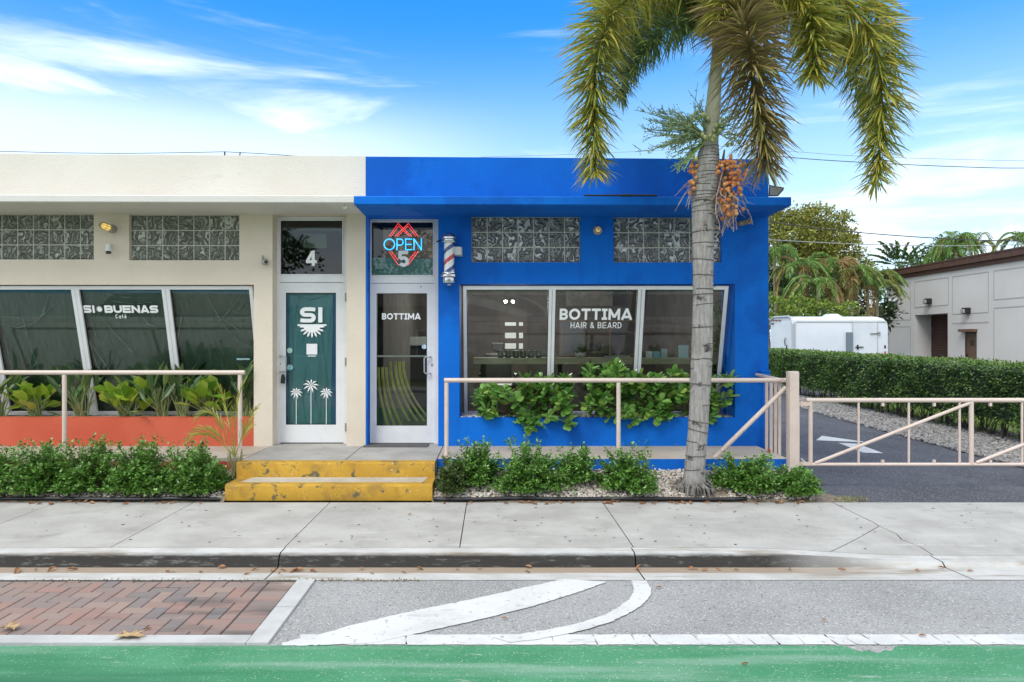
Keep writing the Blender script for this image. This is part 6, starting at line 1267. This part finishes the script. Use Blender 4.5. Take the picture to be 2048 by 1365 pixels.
# white cargo trailer
TY = 28.0
tr = thing('cargo_trailer', 'white enclosed cargo trailer parked behind the hedge', 'trailer', (13.9, 29, 0)); tw = M('trailer_white', (.66, .70, .75), .35, (.60, .64, .69), 1.2, layers=[((.52, .55, .58), .8, .62, .85, (1, 1, .3))]); trm = M('trailer_trim', (.42, .45, .48), .35)
X0_ = 12.02; X1_ = PX(1775.5, TY); zt = PZ(633, TY); Y2 = TY+2.25
mb = MB(); pr = []
sec = [(TY, .55), (TY, zt-.30), (TY+.03, zt-.13), (TY+.14, zt-.03), (TY+.35, zt+.0), (Y2-.35, zt+.04), (Y2-.12, zt-.02), (Y2-.02, zt-.14), (Y2, zt-.3), (Y2, .55)]
k = len(sec); xs_ = [(X0_, .0), (X1_-.35, 0), (X1_-.12, .05), (X1_, .16)]; vs = [(x, y, z-(d if z > 2 else 0)) for x, d in xs_ for y, z in sec]
mb.add(vs, [(i*k+j, (i+1)*k+j, (i+1)*k+(j+1) % k, i*k+(j+1) % k) for i in range(3) for j in range(k)]+[tuple(range(k-1, -1, -1)), tuple(3*k+j for j in range(k))]); mb.build('body', tw, tr, smooth='auto')
mb = MB(); mb.tube([(X0_-.01, TY-.005, .55), (X0_-.01, TY-.005, zt-.30), (X0_-.01, TY+.12, zt-.06), (X0_-.01, TY+.40, zt+.0), (X0_-.01, Y2-.4, zt+.02), (X0_-.01, Y2-.1, zt-.08), (X0_-.01, Y2, zt-.3)], .05, 8); mb.box(X0_-.03, X0_+.10, TY-.03, TY-.002, .55, zt-.25); mb.build('rear_frame', trm, tr)
mb = MB(); mb.box(X0_+.12, X1_-.05, TY-.014, TY-.001, PZ(645, TY), PZ(643, TY)); mb.build('drip_rail', M('trailer_strip', (.46, .46, .44), .5), tr)
sd_ = MB(); a, b = PX(1706.5, TY), PX(1753.5, TY); z0, z1 = .60, PZ(646, TY)
sd_.box(a, b, TY-.025, TY-.001, z0, z1); dd_ = sd_.build('side_door', tw, tr)
mb = MB(); mb.box(a-.045, a-.006, TY-.035, TY-.001, z0, z1+.03); mb.box(b+.006, b+.04, TY-.035, TY-.001, z0, z1+.03); mb.box(a-.045, b+.04, TY-.032, TY-.001, z1+.008, z1+.05); mb.build('trim', M('pale_grey_trim', (.50, .51, .52), .4), dd_)
mb = MB(); mb.tube([P(1711, 694.5, TY-.06), P(1727, 694.5, TY-.06)], .022, 6); mb.tube([P(1715.5, 690, TY-.05), P(1716, 699, TY-.05)], .03, 6); mb.build('latch', black, dd_)
mb = MB(); mb.tube([P(1741, 667.5, TY-.06), P(1759, 666.5, TY-.06)], .022, 6); mb.tube([P(1759, 664, TY-.06), P(1759, 669, TY-.06)], .04, 6); mb.build('hinge_strap', steel, dd_)
mb = MB(); mb.pbox(1694.5, 665, 1706, 720, TY-.10, .09); mb.build('side_post', M('galvanised', (.17, .22, .26), .5, metal=.3), tr)
for px, py, nm, cc in ((1770.5, 694, 'marker_light', (.05, .04, .04)), (1770.5, 706, 'reflector', (.45, .03, .04))): mb = MB(); mb.pbox(px-1.6, py-3, px+1.6, py+3, TY-.02, .019); mb.build(nm, M('trailer_'+nm, cc, .4), tr)
mb = MB(); xr = X0_-.02
def back(px): return  X0_*F/(px-CX)
for px in (1549, 1554.5, 1561): yb = back(px); mb2 = MB(); mb2.sphere((xr-.03, yb, PZ(641.5, yb)), (.03, .10, .035), 8, 6); mb2.build('red_marker_light', M('dark_red_lens', (.20, .02, .02), .3) if 'dark_red_lens' not in bpy.data.materials else bpy.data.materials['dark_red_lens'], tr)
yb = back(1560); mb = MB(); mb.box(xr-.002, X0_+.0, TY+.15, Y2-.15, .6, PZ(646, 29)); rd = mb.build('rear_door', tw, tr); mb = MB(); yb = back(1574); mb.tube([(xr-.05, yb, PZ(676, yb)), (xr-.06, yb+.05, PZ(684, yb)), (xr-.05, yb, PZ(692, yb))], .02, 6); mb.tube([(xr-.03, yb-.08, PZ(690, yb)), (xr-.03, yb-.08, .6)], .02, 6); mb.build('door_handle', black, rd)
mb = MB(); yb = back(1548); mb.tube([(xr-.03, yb, PZ(649, yb)), (xr-.05, yb, PZ(647, yb))], .05, 8); mb.build('lock_knob', black, rd)
mb = MB(); c1 = P(1663, 630, 29); mb.hull([(c1[0]+a, 29+b, zt+c) for a, b, c in ((-.33, -.3, 0), (.33, -.3, 0), (-.33, .3, 0), (.33, .3, 0), (-.15, -.2, .13), (.15, -.2, .13), (-.15, .2, .13), (.15, .2, .13))]); mb.build('roof_vent', tw, tr)
for xw in (13.4, 14.25): mb = MB(); mb.lathe([(.12, -.10), (.33, -.10), (.36, -.06), (.36, .06), (.33, .10), (.12, .10)], (xw, TY+.12, .36), 24, axis='y'); mb.build('wheel', black, tr, smooth='auto')
# warehouse on the right
XW = 25.0; wh = thing('warehouse', 'long pale grey warehouse with brown roof trim behind the hedge', 'building', (XW, 36, 0)); greyw = M('warehouse_stucco', (.60, .58, .555), .8, (.66, .64, .62), .4, .3, .7, bump=.3, bs=20, layers=[((.38, .37, .36), .5, .62, .85, (1, 1, .2))]); brown = M('brown_trim', (.075, .035, .025), .6, (.10, .05, .035), 3)
yw = lambda px: XW*F/(px-CX); zw = lambda px, py: H-(py-CY)*yw(px)/F
HW = 6.05; ya, yb = yw(1773), 18.0
mb = MB(); dr = (yw(1895.5), yw(1829.5), 0, zw(1860, 629)); md = (yw(1953.5), yw(1930), 0, zw(1942, 664))
cut = sorted([yb, dr[0], dr[1], md[0], md[1], ya])
def wq(y0, y1, z0, z1, x=XW): mb.quad((x, y0, z0), (x, y1, z0), (x, y1, z1), (x, y0, z1))
wq(yb, md[0], -.1, HW); wq(md[0], md[1], md[3], HW); wq(md[1], dr[0], -.1, HW); wq(dr[0], dr[1], dr[3], HW); wq(dr[1], ya, -.1, HW)
d_ = 1.1
for y_ in dr[:2]: mb.quad((XW, y_, 0), (XW+d_, y_, 0), (XW+d_, y_, dr[3]), (XW, y_, dr[3]))
mb.quad((XW, dr[0], dr[3]), (XW, dr[1], dr[3]), (XW+d_, dr[1], dr[3]), (XW+d_, dr[0], dr[3]))
mb.quad((XW, ya, -.1), (XW+25, ya, -.1), (XW+25, ya, HW), (XW, ya, HW)); mb.quad((XW, yb, -.1), (XW+25, yb, -.1), (XW+25, yb, HW), (XW, yb, HW))
mb.build('wall', greyw, wh)
mb = MB(); mb.box(XW-.28, XW+25, yb-.3, ya+.3, HW-.0, HW+.08); mb.box(XW-.25, XW-.005, yb-.3, ya+.28, HW-.30, HW-.002); mb.box(XW-.12, XW-.006, yb-.3, ya+.15, HW-.52, HW-.302); mb.build('roof_trim', brown, wh)
mb = MB(); mb.quad((XW+d_-.1, dr[0], 0), (XW+d_-.1, dr[1], 0), (XW+d_-.1, dr[1], dr[3]), (XW+d_-.1, dr[0], dr[3]))
nsl = 34
mb = MB()
for i in range(nsl):
    z0 = dr[3]*i/nsl; z1 = dr[3]*(i+1)/nsl; mb.add([(XW+d_-.10, dr[0], z0), (XW+d_-.10, dr[1], z0), (XW+d_-.14, dr[1], (z0+z1)/2), (XW+d_-.14, dr[0], (z0+z1)/2), (XW+d_-.10, dr[1], z1), (XW+d_-.10, dr[0], z1)], [(0, 1, 2, 3), (3, 2, 4, 5)])
mb.build('roller_door', M('brown_roller', (.085, .045, .035), .6), wh)
mb = MB(); wq(md[0], md[1], 0, md[3], XW+.06); pdr = mb.build('side_door', M('brown_door', (.13, .075, .05), .6), wh); mb = MB(); yy_ = yw(1942.5); mb.box(XW+.03, XW+.05, yy_-.13, yy_+.13, zw(1942, 691), zw(1942, 681)); mb.build('door_window', black, pdr); mb = MB(); yy_ = yw(1933); mb.sphere((XW, yy_, 1.0), .05, 8, 6); mb.build('handle', black, pdr)
mb = MB(); mb.box(XW-.25, XW+.01, md[0]-.05, md[1]+.2, md[3]+.0, md[3]+.14); mb.build('door_canopy', M('rust_canopy', (.16, .08, .06), .6), wh)
# panel outlines: thin raised strips, the groove shadow put into their grey
ol = MB(); olm = M('groove_shadowline', (.42, .41, .40), .9)
def outline(px0, px1, top_, bot_):
    y0, y1 = yw(px1), yw(px0); t, x = .025, XW-.012
    for z in (top_, bot_): ol.box(x, XW-.001, y0, y1, z-t, z+t)
    for y_ in (y0, y1): ol.box(x, XW-.001, y_-t, y_+t, bot_+t, top_-t)
T1 = HW-.85; B1 = zw(1860, 613)
outline(1776, 1821, T1, zw(1800, 641)); outline(1829, 1897, T1, B1); outline(1905, 1977, T1, zw(1940, 627)); outline(1988, 2062, T1, zw(2010, 598)); outline(1778, 1821, zw(1800, 654), .2); outline(1988, 2062, zw(2010, 615), .2); outline(2072, 2150, T1, zw(2110, 590))
ol.box(XW-.012, XW-.001, yw(1977), yw(1905), zw(1940, 646)-.035, zw(1940, 646)+.035)
ol.build('panel_outline', olm, wh)
for (px, py, lb) in ((1860, 603, 'small dark lamp above the warehouse roller door'), (1937, 622, 'dark box lamp above the small warehouse door')):
    y_ = yw(px); z_ = zw(px, py); wl_ = thing('wall_lamp', lb, 'wall lamp', (XW-.2, y_, z_-.15)); mb = MB(); mb.cbox(XW-.26, XW-.001, y_-.2, y_+.2, z_-.16, z_+.16, .03); mb.build('housing', black, wl_); mb = MB(); mb.cbox(XW-.36, XW-.262, y_-.13, y_+.13, z_-.13, z_+.08, .02); mb.build('lens', M('dull_lens', (.36, .35, .33), .3) if 'dull_lens' not in bpy.data.materials else bpy.data.materials['dull_lens'], wl_)
y_ = yw(1790); z_ = zw(1790, 602); sc_ = thing('security_camera', 'white twin dome camera high on the warehouse corner', 'security camera', (XW-.15, y_, z_-.15)); mb = MB(); mb.sphere((XW-.15, y_+.2, z_), .14, 12, 8); mb.sphere((XW-.15, y_-.25, z_), .13, 12, 8); mb.box(XW-.15, XW-.001, y_-.2, y_+.2, z_-.05, z_+.10); mb.build('housing', M('dome_white', (.72, .72, .72), .3), sc_, smooth='auto'); mb = MB(); mb.sphere((XW-.29, y_+.2, z_-.04), .055, 8, 6); mb.build('lens', black, sc_)
# small brown roof behind the trailer
sh_ = thing('distant_house', 'low house with a brown hipped roof between trailer and warehouse', 'house', P(1757, 680, 46)); mb = MB(); a = P(1738, 640, 46); mb.box(a[0], a[0]+4, 46, 52, -.1, PZ(632, 46)); mb.build('wall', greyw, sh_); mb = MB(); z0, z1 = PZ(633, 46), PZ(614, 46); mb.hull([(a[0]-.4, 45.6, z0), (a[0]+5, 45.6, z0), (a[0]-.4, 52, z0), (a[0]+5, 52, z0), (a[0]+.3, 47.5, z1), (a[0]+3.6, 47.5, z1), (a[0]+.3, 50, z1), (a[0]+3.6, 50, z1)]); mb.build('roof', M('brown_shingles', (.20, .14, .11), .9, (.28, .21, .17), 2), sh_)
# ---- background vegetation
olive_l = leafmat('olive_tree_leaf', [(.15, .18, .03), (.24, .26, .05), (.32, .33, .07), (.19, .22, .04), (.42, .38, .09), (.10, .13, .025)], .2, .5, .3)
def limbs(mb, base, tips, r0):
    b = Vector(base)
    for t in tips: t = Vector(t); m_ = b.lerp(t, .45)+Vector((0, 0, .12*(t-b).length)); mb.tube([b, b.lerp(m_, .5), m_, t], [r0, r0*.75, r0*.5, r0*.15], 7)
bt = thing('olive_green_tree', 'big dense olive-green tree rising behind the blue shop corner', 'tree', (19.5, 46, 0)); Yb = 46
blobs = [(P(1560, 490, Yb), (3.0, 3, 2.4)), (P(1625, 465, Yb), (2.6, 3, 1.9)), (P(1590, 440, Yb), (1.6, 2, 1.0)), (P(1655, 500, Yb), (2.2, 2.5, 1.5)), (P(1690, 535, Yb), (1.7, 2, 1.2)), (P(1600, 540, Yb), (3.2, 3, 2.2)), (P(1720, 570, Yb), (1.3, 1.6, 1.1)), (P(1660, 450, Yb), (1.0, 1.3, .75)), (P(1530, 440, Yb), (1.5, 2, 1.2)), (P(1650, 560, Yb), (3, 2.6, 2))]
mb = MB(); crown(mb, blobs, 26000, .26, shape='small', ratio=.45, shell=.45, clump=.42, k=30); mb.build('crown', olive_l, bt)
mb = MB(); limbs(mb, (19.0, 46, 0), [P(1600, 560, 46), P(1640, 520, 46), P(1570, 520, 46), P(1690, 560, 46), P(1625, 490, 46)], .28); mb.build('trunk', twig, bt)
# feathery arching palms behind the trailer
areca_m = [leafmat('areca_leaflet', [(.09, .19, .04), (.15, .27, .05), (.22, .34, .08), (.12, .23, .05)], .25, .5), leafmat('brown_areca_leaflet', [(.40, .24, .11), (.28, .21, .07), (.48, .30, .14), (.24, .25, .07), (.34, .18, .09)], .25, .5), leafmat('yellowing_areca_leaflet', [(.18, .22, .05), (.28, .28, .07), (.12, .18, .04), (.30, .22, .08)], .25, .5)]
def areca(label, px, head, foot, Yp, R_, seed, nf=11, brown_=.35, name='feathery_palm', cat='palm', L0=.62, up=1.0):
    rs = random.Random(seed); o = thing(name, label, cat, (PX(px, Yp), Yp, 0), 'palms beyond the driveway'); hd_ = Vector(P(px, head, Yp)); b = Vector((PX(px+rs.uniform(-6, 6), Yp), Yp, 0))
    mb = MB(); mb.tube([b, b.lerp(hd_, .5)+Vector((rs.uniform(-.1, .1), 0, 0)), hd_], [.10, .085, .07], 7); mb.build('trunk', M('ringed_trunk', (.20, .17, .11), .8, (.30, .28, .18), 4) if 'ringed_trunk' not in bpy.data.materials else bpy.data.materials['ringed_trunk'], o)
    for i in range(nf):
        a = 2*PI*i/nf+rs.uniform(-.25, .25); el = rs.uniform(.35, 1.25); ln = R_*rs.uniform(.8, 1.1); dh = Vector((math.cos(a), math.sin(a), 0)); old = rs.random() < brown_
        if old: el *= .5
        p1 = hd_+dh*ln*.30*math.cos(el)+Vector((0, 0, ln*.50*math.sin(el)*up)); p2 = hd_+dh*ln*.62+Vector((0, 0, ln*.72*math.sin(el)*up)); p3 = hd_+dh*ln*(.70 if old else .95)+Vector((0, 0, ln*(.15*math.sin(el)-(.85 if old else .30))))
        mb = MB(); frond(mb, bez(hd_, p1, p2, p3, 12), 84, lambda t: .8*L0*(.5+.6*math.sin(PI*min(1, .1+t*.95))), .05, False, .9, (.95, .5), rach=.025, t0=.12, jit=.1); mb.build('frond', areca_m[1] if old else (areca_m[2] if rs.random() < .3 else areca_m[0]), o)
for i, (px, head, Yp, R_, br, lb) in enumerate(((1548, 520, 37, 1.7, .1, 'leafy green palm half hidden by the blue shop corner'), (1600, 545, 36, 1.8, .35, 'palm with arching brown fronds, left of the palm group'), (1636, 580, 34, 1.75, .5, 'lowest palm of the group, its brown fronds curling down'), (1668, 530, 36, 1.9, .4, 'tallest middle palm of the group above the trailer'), (1700, 560, 35.5, 1.8, .5, 'palm with mixed green and brown fronds above the trailer'), (1735, 580, 36, 1.9, .35, 'palm over the right part of the trailer roof'), (1755, 560, 38, 1.5, .2, 'rightmost green palm, leaning toward the warehouse corner'), (1575, 600, 38, 1.7, .3, 'short dark palm at the back by the blue corner'))):
    areca(lb, px, head, 0, Yp, R_, 20+i, 13, br)
for i, (px, y0, w_, h_) in enumerate(((1556, 640, 1.6, 1.9), (1690, 620, 3.2, 2.0))): pass
dkl = leafmat('deep_green_leaf', [(.02, .045, .012), (.035, .07, .018), (.05, .09, .02), (.015, .03, .01)], .15, .5, .3)
du = thing('dark_understorey', 'dark leafy undergrowth between the palm trunks behind the trailer', 'bushes', P(1650, 690, 39))
mb = MB(); crown(mb, [(P(1560, 620, 40), (1.6, 1.2, 2.0)), (P(1610, 640, 40), (1.6, 1.2, 1.6)), (P(1745, 600, 41), (1.4, 1.2, 2.4)), (P(1700, 640, 40), (1.4, 1.2, 1.2)), (P(1545, 560, 41), (1.2, 1.2, 2.2)), (P(1660, 600, 41), (2.6, 1, 1.0)), (P(1610, 580, 41), (2.6, 1, 1.2)), (P(1770, 590, 44), (1.0, 1, 1.4))], 5200, .30, shape='small', ratio=.5, clump=.5, k=18); mb.build('foliage', dkl, du)
mb = MB()
for i in range(16): x = P(1545+i*14, 690, 39)[0]; mb.tube([(x, 39, 0), (x+RNG.normal(0, .2), 39, 2), (x+RNG.normal(0, .4), 39, 4)], .06, 5)
mb.build('stems', twig, du)
yb_ = leafmat('yellow_green_bush_leaf', [(.14, .22, .03), (.20, .30, .04), (.26, .34, .06), (.10, .17, .03)], .25, .5, .3)
for i, (pxs, lb) in enumerate((((1545, 1575, 1600), 'bright yellow-green bush above the left end of the trailer'), ((1625, 1655, 1690), 'bright yellow-green bush behind the trailer roof vent'))):
    o = thing('yellow_green_bush', lb, 'bush', P(pxs[1], 690, 32.5), 'bright bushes behind the trailer'); mb = MB(); crown(mb, [(P(p_, 628-(i == 0)*4, 32.5), (.75, .6, .75)) for p_ in pxs]+[(P(pxs[1], 650, 32.5), (1.1, .6, 1.0))], 1900, .17, shape='small', ratio=.5, clump=.3, k=18); mb.build('foliage', yb_, o); mb = MB(); limbs(mb, P(pxs[1], 712, 32.5), [P(p_, 635, 32.5) for p_ in pxs], .05); mb.build('stems', twig, o)
# beyond the warehouse
def fanpalm(label, px, head, Yp, R_, nf, seed):        # paddle-leaved traveller's palm
    rs = random.Random(seed); o = thing('fan_palm', label, 'palm', (PX(px, Yp), Yp, 0), 'palms behind the warehouse roof'); hd_ = Vector(P(px, head, Yp)); mb = MB(); mb.tube([(hd_.x, Yp, 0), hd_], .18, 8); mb.build('trunk', twig, o)
    for i in range(nf):
        a = math.radians(8+164*i/(nf-1)+rs.uniform(-5, 5)); ln = R_*rs.uniform(.85, 1.1); e = hd_+Vector((math.cos(a)*ln, rs.uniform(-.3, .3), math.sin(a)*ln*.8)); m_ = hd_.lerp(e, .5)+Vector((0, 0, .12*ln)); mb = MB(); frond(mb, bez(hd_, hd_.lerp(m_, .7), m_.lerp(e, .4)+Vector((0, 0, .05*ln)), e, 10), 34, lambda t: .50*(.6+.5*math.sin(PI*t)), .14, False, .35, (.9, .6), rach=.04, t0=.30, jit=.06, cup=.1); mb.build('frond', palm_bg, o)
palm_bg = leafmat('background_palm_leaflet', [(.04, .09, .02), (.07, .13, .03), (.10, .17, .04), (.05, .10, .03)], .2, .45)
fanpalm('fan-shaped palm with split paddle leaves left above the warehouse', 1800, 535, 58, 2.9, 11, 1)
fanpalm('shorter fan-shaped palm just behind the warehouse roof edge', 1838, 535, 60, 2.2, 8, 2)
areca('tall feathery palm with drooping fronds above the warehouse roof', 1912, 505, 0, 52, 1.7, 40, 16, 0, up=2.2, L0=.8); areca('bushy green palm low behind the warehouse roof edge', 1885, 525, 0, 54, 1.5, 41, 14, 0, L0=.7, up=1.8); areca('palm with one long arching frond right of the bushy palm', 1950, 505, 0, 53, 1.7, 42, 9, 0, up=2.0, L0=.7); areca('palm at the far right edge above the warehouse', 2052, 492, 0, 40, 1.7, 43, 10, 0, up=1.4, L0=.7)
o = thing('dark_bush', 'dark green treetop just behind the warehouse roof edge', 'tree', P(1870, 680, 57)); mb = MB(); crown(mb, [(P(1860, 525, 57), (1.8, 1.5, 1.1)), (P(1900, 512, 57), (1.8, 1.5, 1.6)), (P(1830, 545, 57), (1.5, 1.3, .9)), (P(1790, 560, 57), (1.2, 1.3, 1.0))], 3600, .24, shape='small', clump=.5, k=18); mb.build('crown', palm_bg, o); mb = MB(); limbs(mb, (P(1870, 0, 57)[0], 57, 0), [P(1860, 530, 57), P(1900, 520, 57), P(1830, 545, 57)], .2); mb.build('trunk', twig, o)
# ---- overhead wires
cable = M('cable', (.04, .04, .045), .6); cable_l = M('pale_cable', (.30, .32, .32), .6)
def wire(label, pts, Yp, r=.012, m=None, name='overhead_wire'):
    pp = [Vector(P(a, b, y)) for (a, b), y in zip(pts, Yp if isinstance(Yp, (list, tuple)) else [Yp]*len(pts))]; fine = []
    for i in range(len(pp)-1):
        p0 = pp[max(0, i-1)]; p1 = pp[i]; p2 = pp[i+1]; p3 = pp[min(len(pp)-1, i+2)]
        for k in range(6): t = k/6; fine.append(.5*((2*p1)+(p2-p0)*t+(2*p0-5*p1+4*p2-p3)*t*t+(3*p1-p0-3*p2+p3)*t**3))
    fine.append(pp[-1]); mb = MB(); mb.tube(fine, r, 5); o = mb.build(name, m or cable); tag(o, label, 'wire'); return o
lw_ = thing('roof_cable', 'thin dark cable running along the top of the cream parapet', 'cable', P(300, 306, 9.3))
def wtube(name, pts, Y, r, m, par): mb = MB(); mb.tube([P(a, b, Y) for a, b in pts], r, 5); return mb.build(name, m, par)
wtube('cable', [(-200, 296), (0, 303), (120, 306), (240, 307.3), (350, 306), (449, 304), (520, 307.5), (600, 313), (640, 318)], 9.28, .0045, cable, lw_); wtube('clip', [(449.5, 303.5), (449.5, 312)], 9.27, .010, black, lw_); wtube('clip', [(480.5, 305), (480, 309), (479, 312)], 9.27, .008, black, lw_)
wire('faint wire rising behind the middle of the blue parapet', [(700, 330), (960, 315), (1120, 310), (1300, 302), (1500, 290)], 40, .012, cable_l)
wire('upper thin wire right of the palm crown', [(1500, 296), (1620, 306), (1750, 314), (2048, 322), (2300, 322)], 35, .012, cable_l)
wire('thicker dark wire right of the palm crown', [(1500, 308), (1640, 320), (1800, 329), (1950, 335), (2048, 336.5), (2300, 334)], 30, .017)
wire('dark cable sagging in front of the olive tree', [(1480, 430), (1545, 445), (1690, 462.5), (1800, 472), (1900, 478), (2010, 482), (2300, 486)], 30, .022)
wire('pale lower cable crossing above the palm group', [(1480, 476), (1540, 480), (1700, 488), (1860, 492), (2030, 490), (2300, 484)], 30, .018, cable_l)

# ================================================================== ACROSS THE STREET (seen mirrored in the windows)
ob = thing('house_across_street', 'low beige house across the street, seen mirrored in the glass', 'house', (0, -17, 0))
bw = M('beige_house_wall', (.42, .36, .28), .85, (.38, .33, .26), 1)
mb = MB(); mb.box(-14, 12, -24, -16, -.17, 3.4); mb.build('wall', bw, ob); mb = MB(); mb.hull([(-14.6, -24.6, 3.41), (12.6, -24.6, 3.41), (-14.6, -15.4, 3.41), (12.6, -15.4, 3.41), (-11, -20, 5.3), (9, -20, 5.3)]); mb.build('roof', M('house_shingles', (.12, .10, .09), .9), ob)
for x in (-9, -3, 3, 8):
    mb = MB(); mb.box(x-.8, x+.8, -15.98, -15.93, .9, 2.3); w_ = mb.build('window', alu, ob); mb = MB(); mb.box(x-.7, x+.7, -15.925, -15.92, 1.0, 2.2); mb.build('pane', black, w_)
mb = MB(); mb.box(-60, 60, -7.6, -5.5, -.17, -.0); struct(mb, 'far_pavement', concrete)
for i, (x, y, s_, lb) in enumerate(((-10, -11, 1.25, 'leafy tree across the street, mirrored at the far left'), (-2.5, -12, 1.1, 'leafy tree across the street, mirrored in the door glass'), (6, -11, 1.2, 'leafy tree across the street, mirrored in the shop window'), (14, -12, 1.2, 'leafy tree across the street on the far right'))):
    o = thing('street_tree', lb, 'tree', (x, y, 0)); mb = MB(); crown(mb, [((x, y, 4.6*s_), (2.2, 2, 1.5)), ((x+1.2, y, 4.1*s_), (1.5, 1.5, 1.1)), ((x-1.3, y+.4, 4.2*s_), (1.5, 1.5, 1.1)), ((x, y-.5, 5.6*s_), (1.4, 1.4, 1.0))], 2600, .24, shape='small', clump=.5, k=18); mb.build('crown', palm_bg, o); mb = MB(); mb.tube([(x, y, -.1), (x+.05, y, 1.6), (x, y, 3*s_)], [.2, .15, .12], 8); limbs(mb, (x, y, 2.6*s_), [(x+1.2, y, 4*s_), (x-1.2, y+.3, 4.1*s_), (x, y, 5*s_)], .1); mb.build('trunk', twig, o)
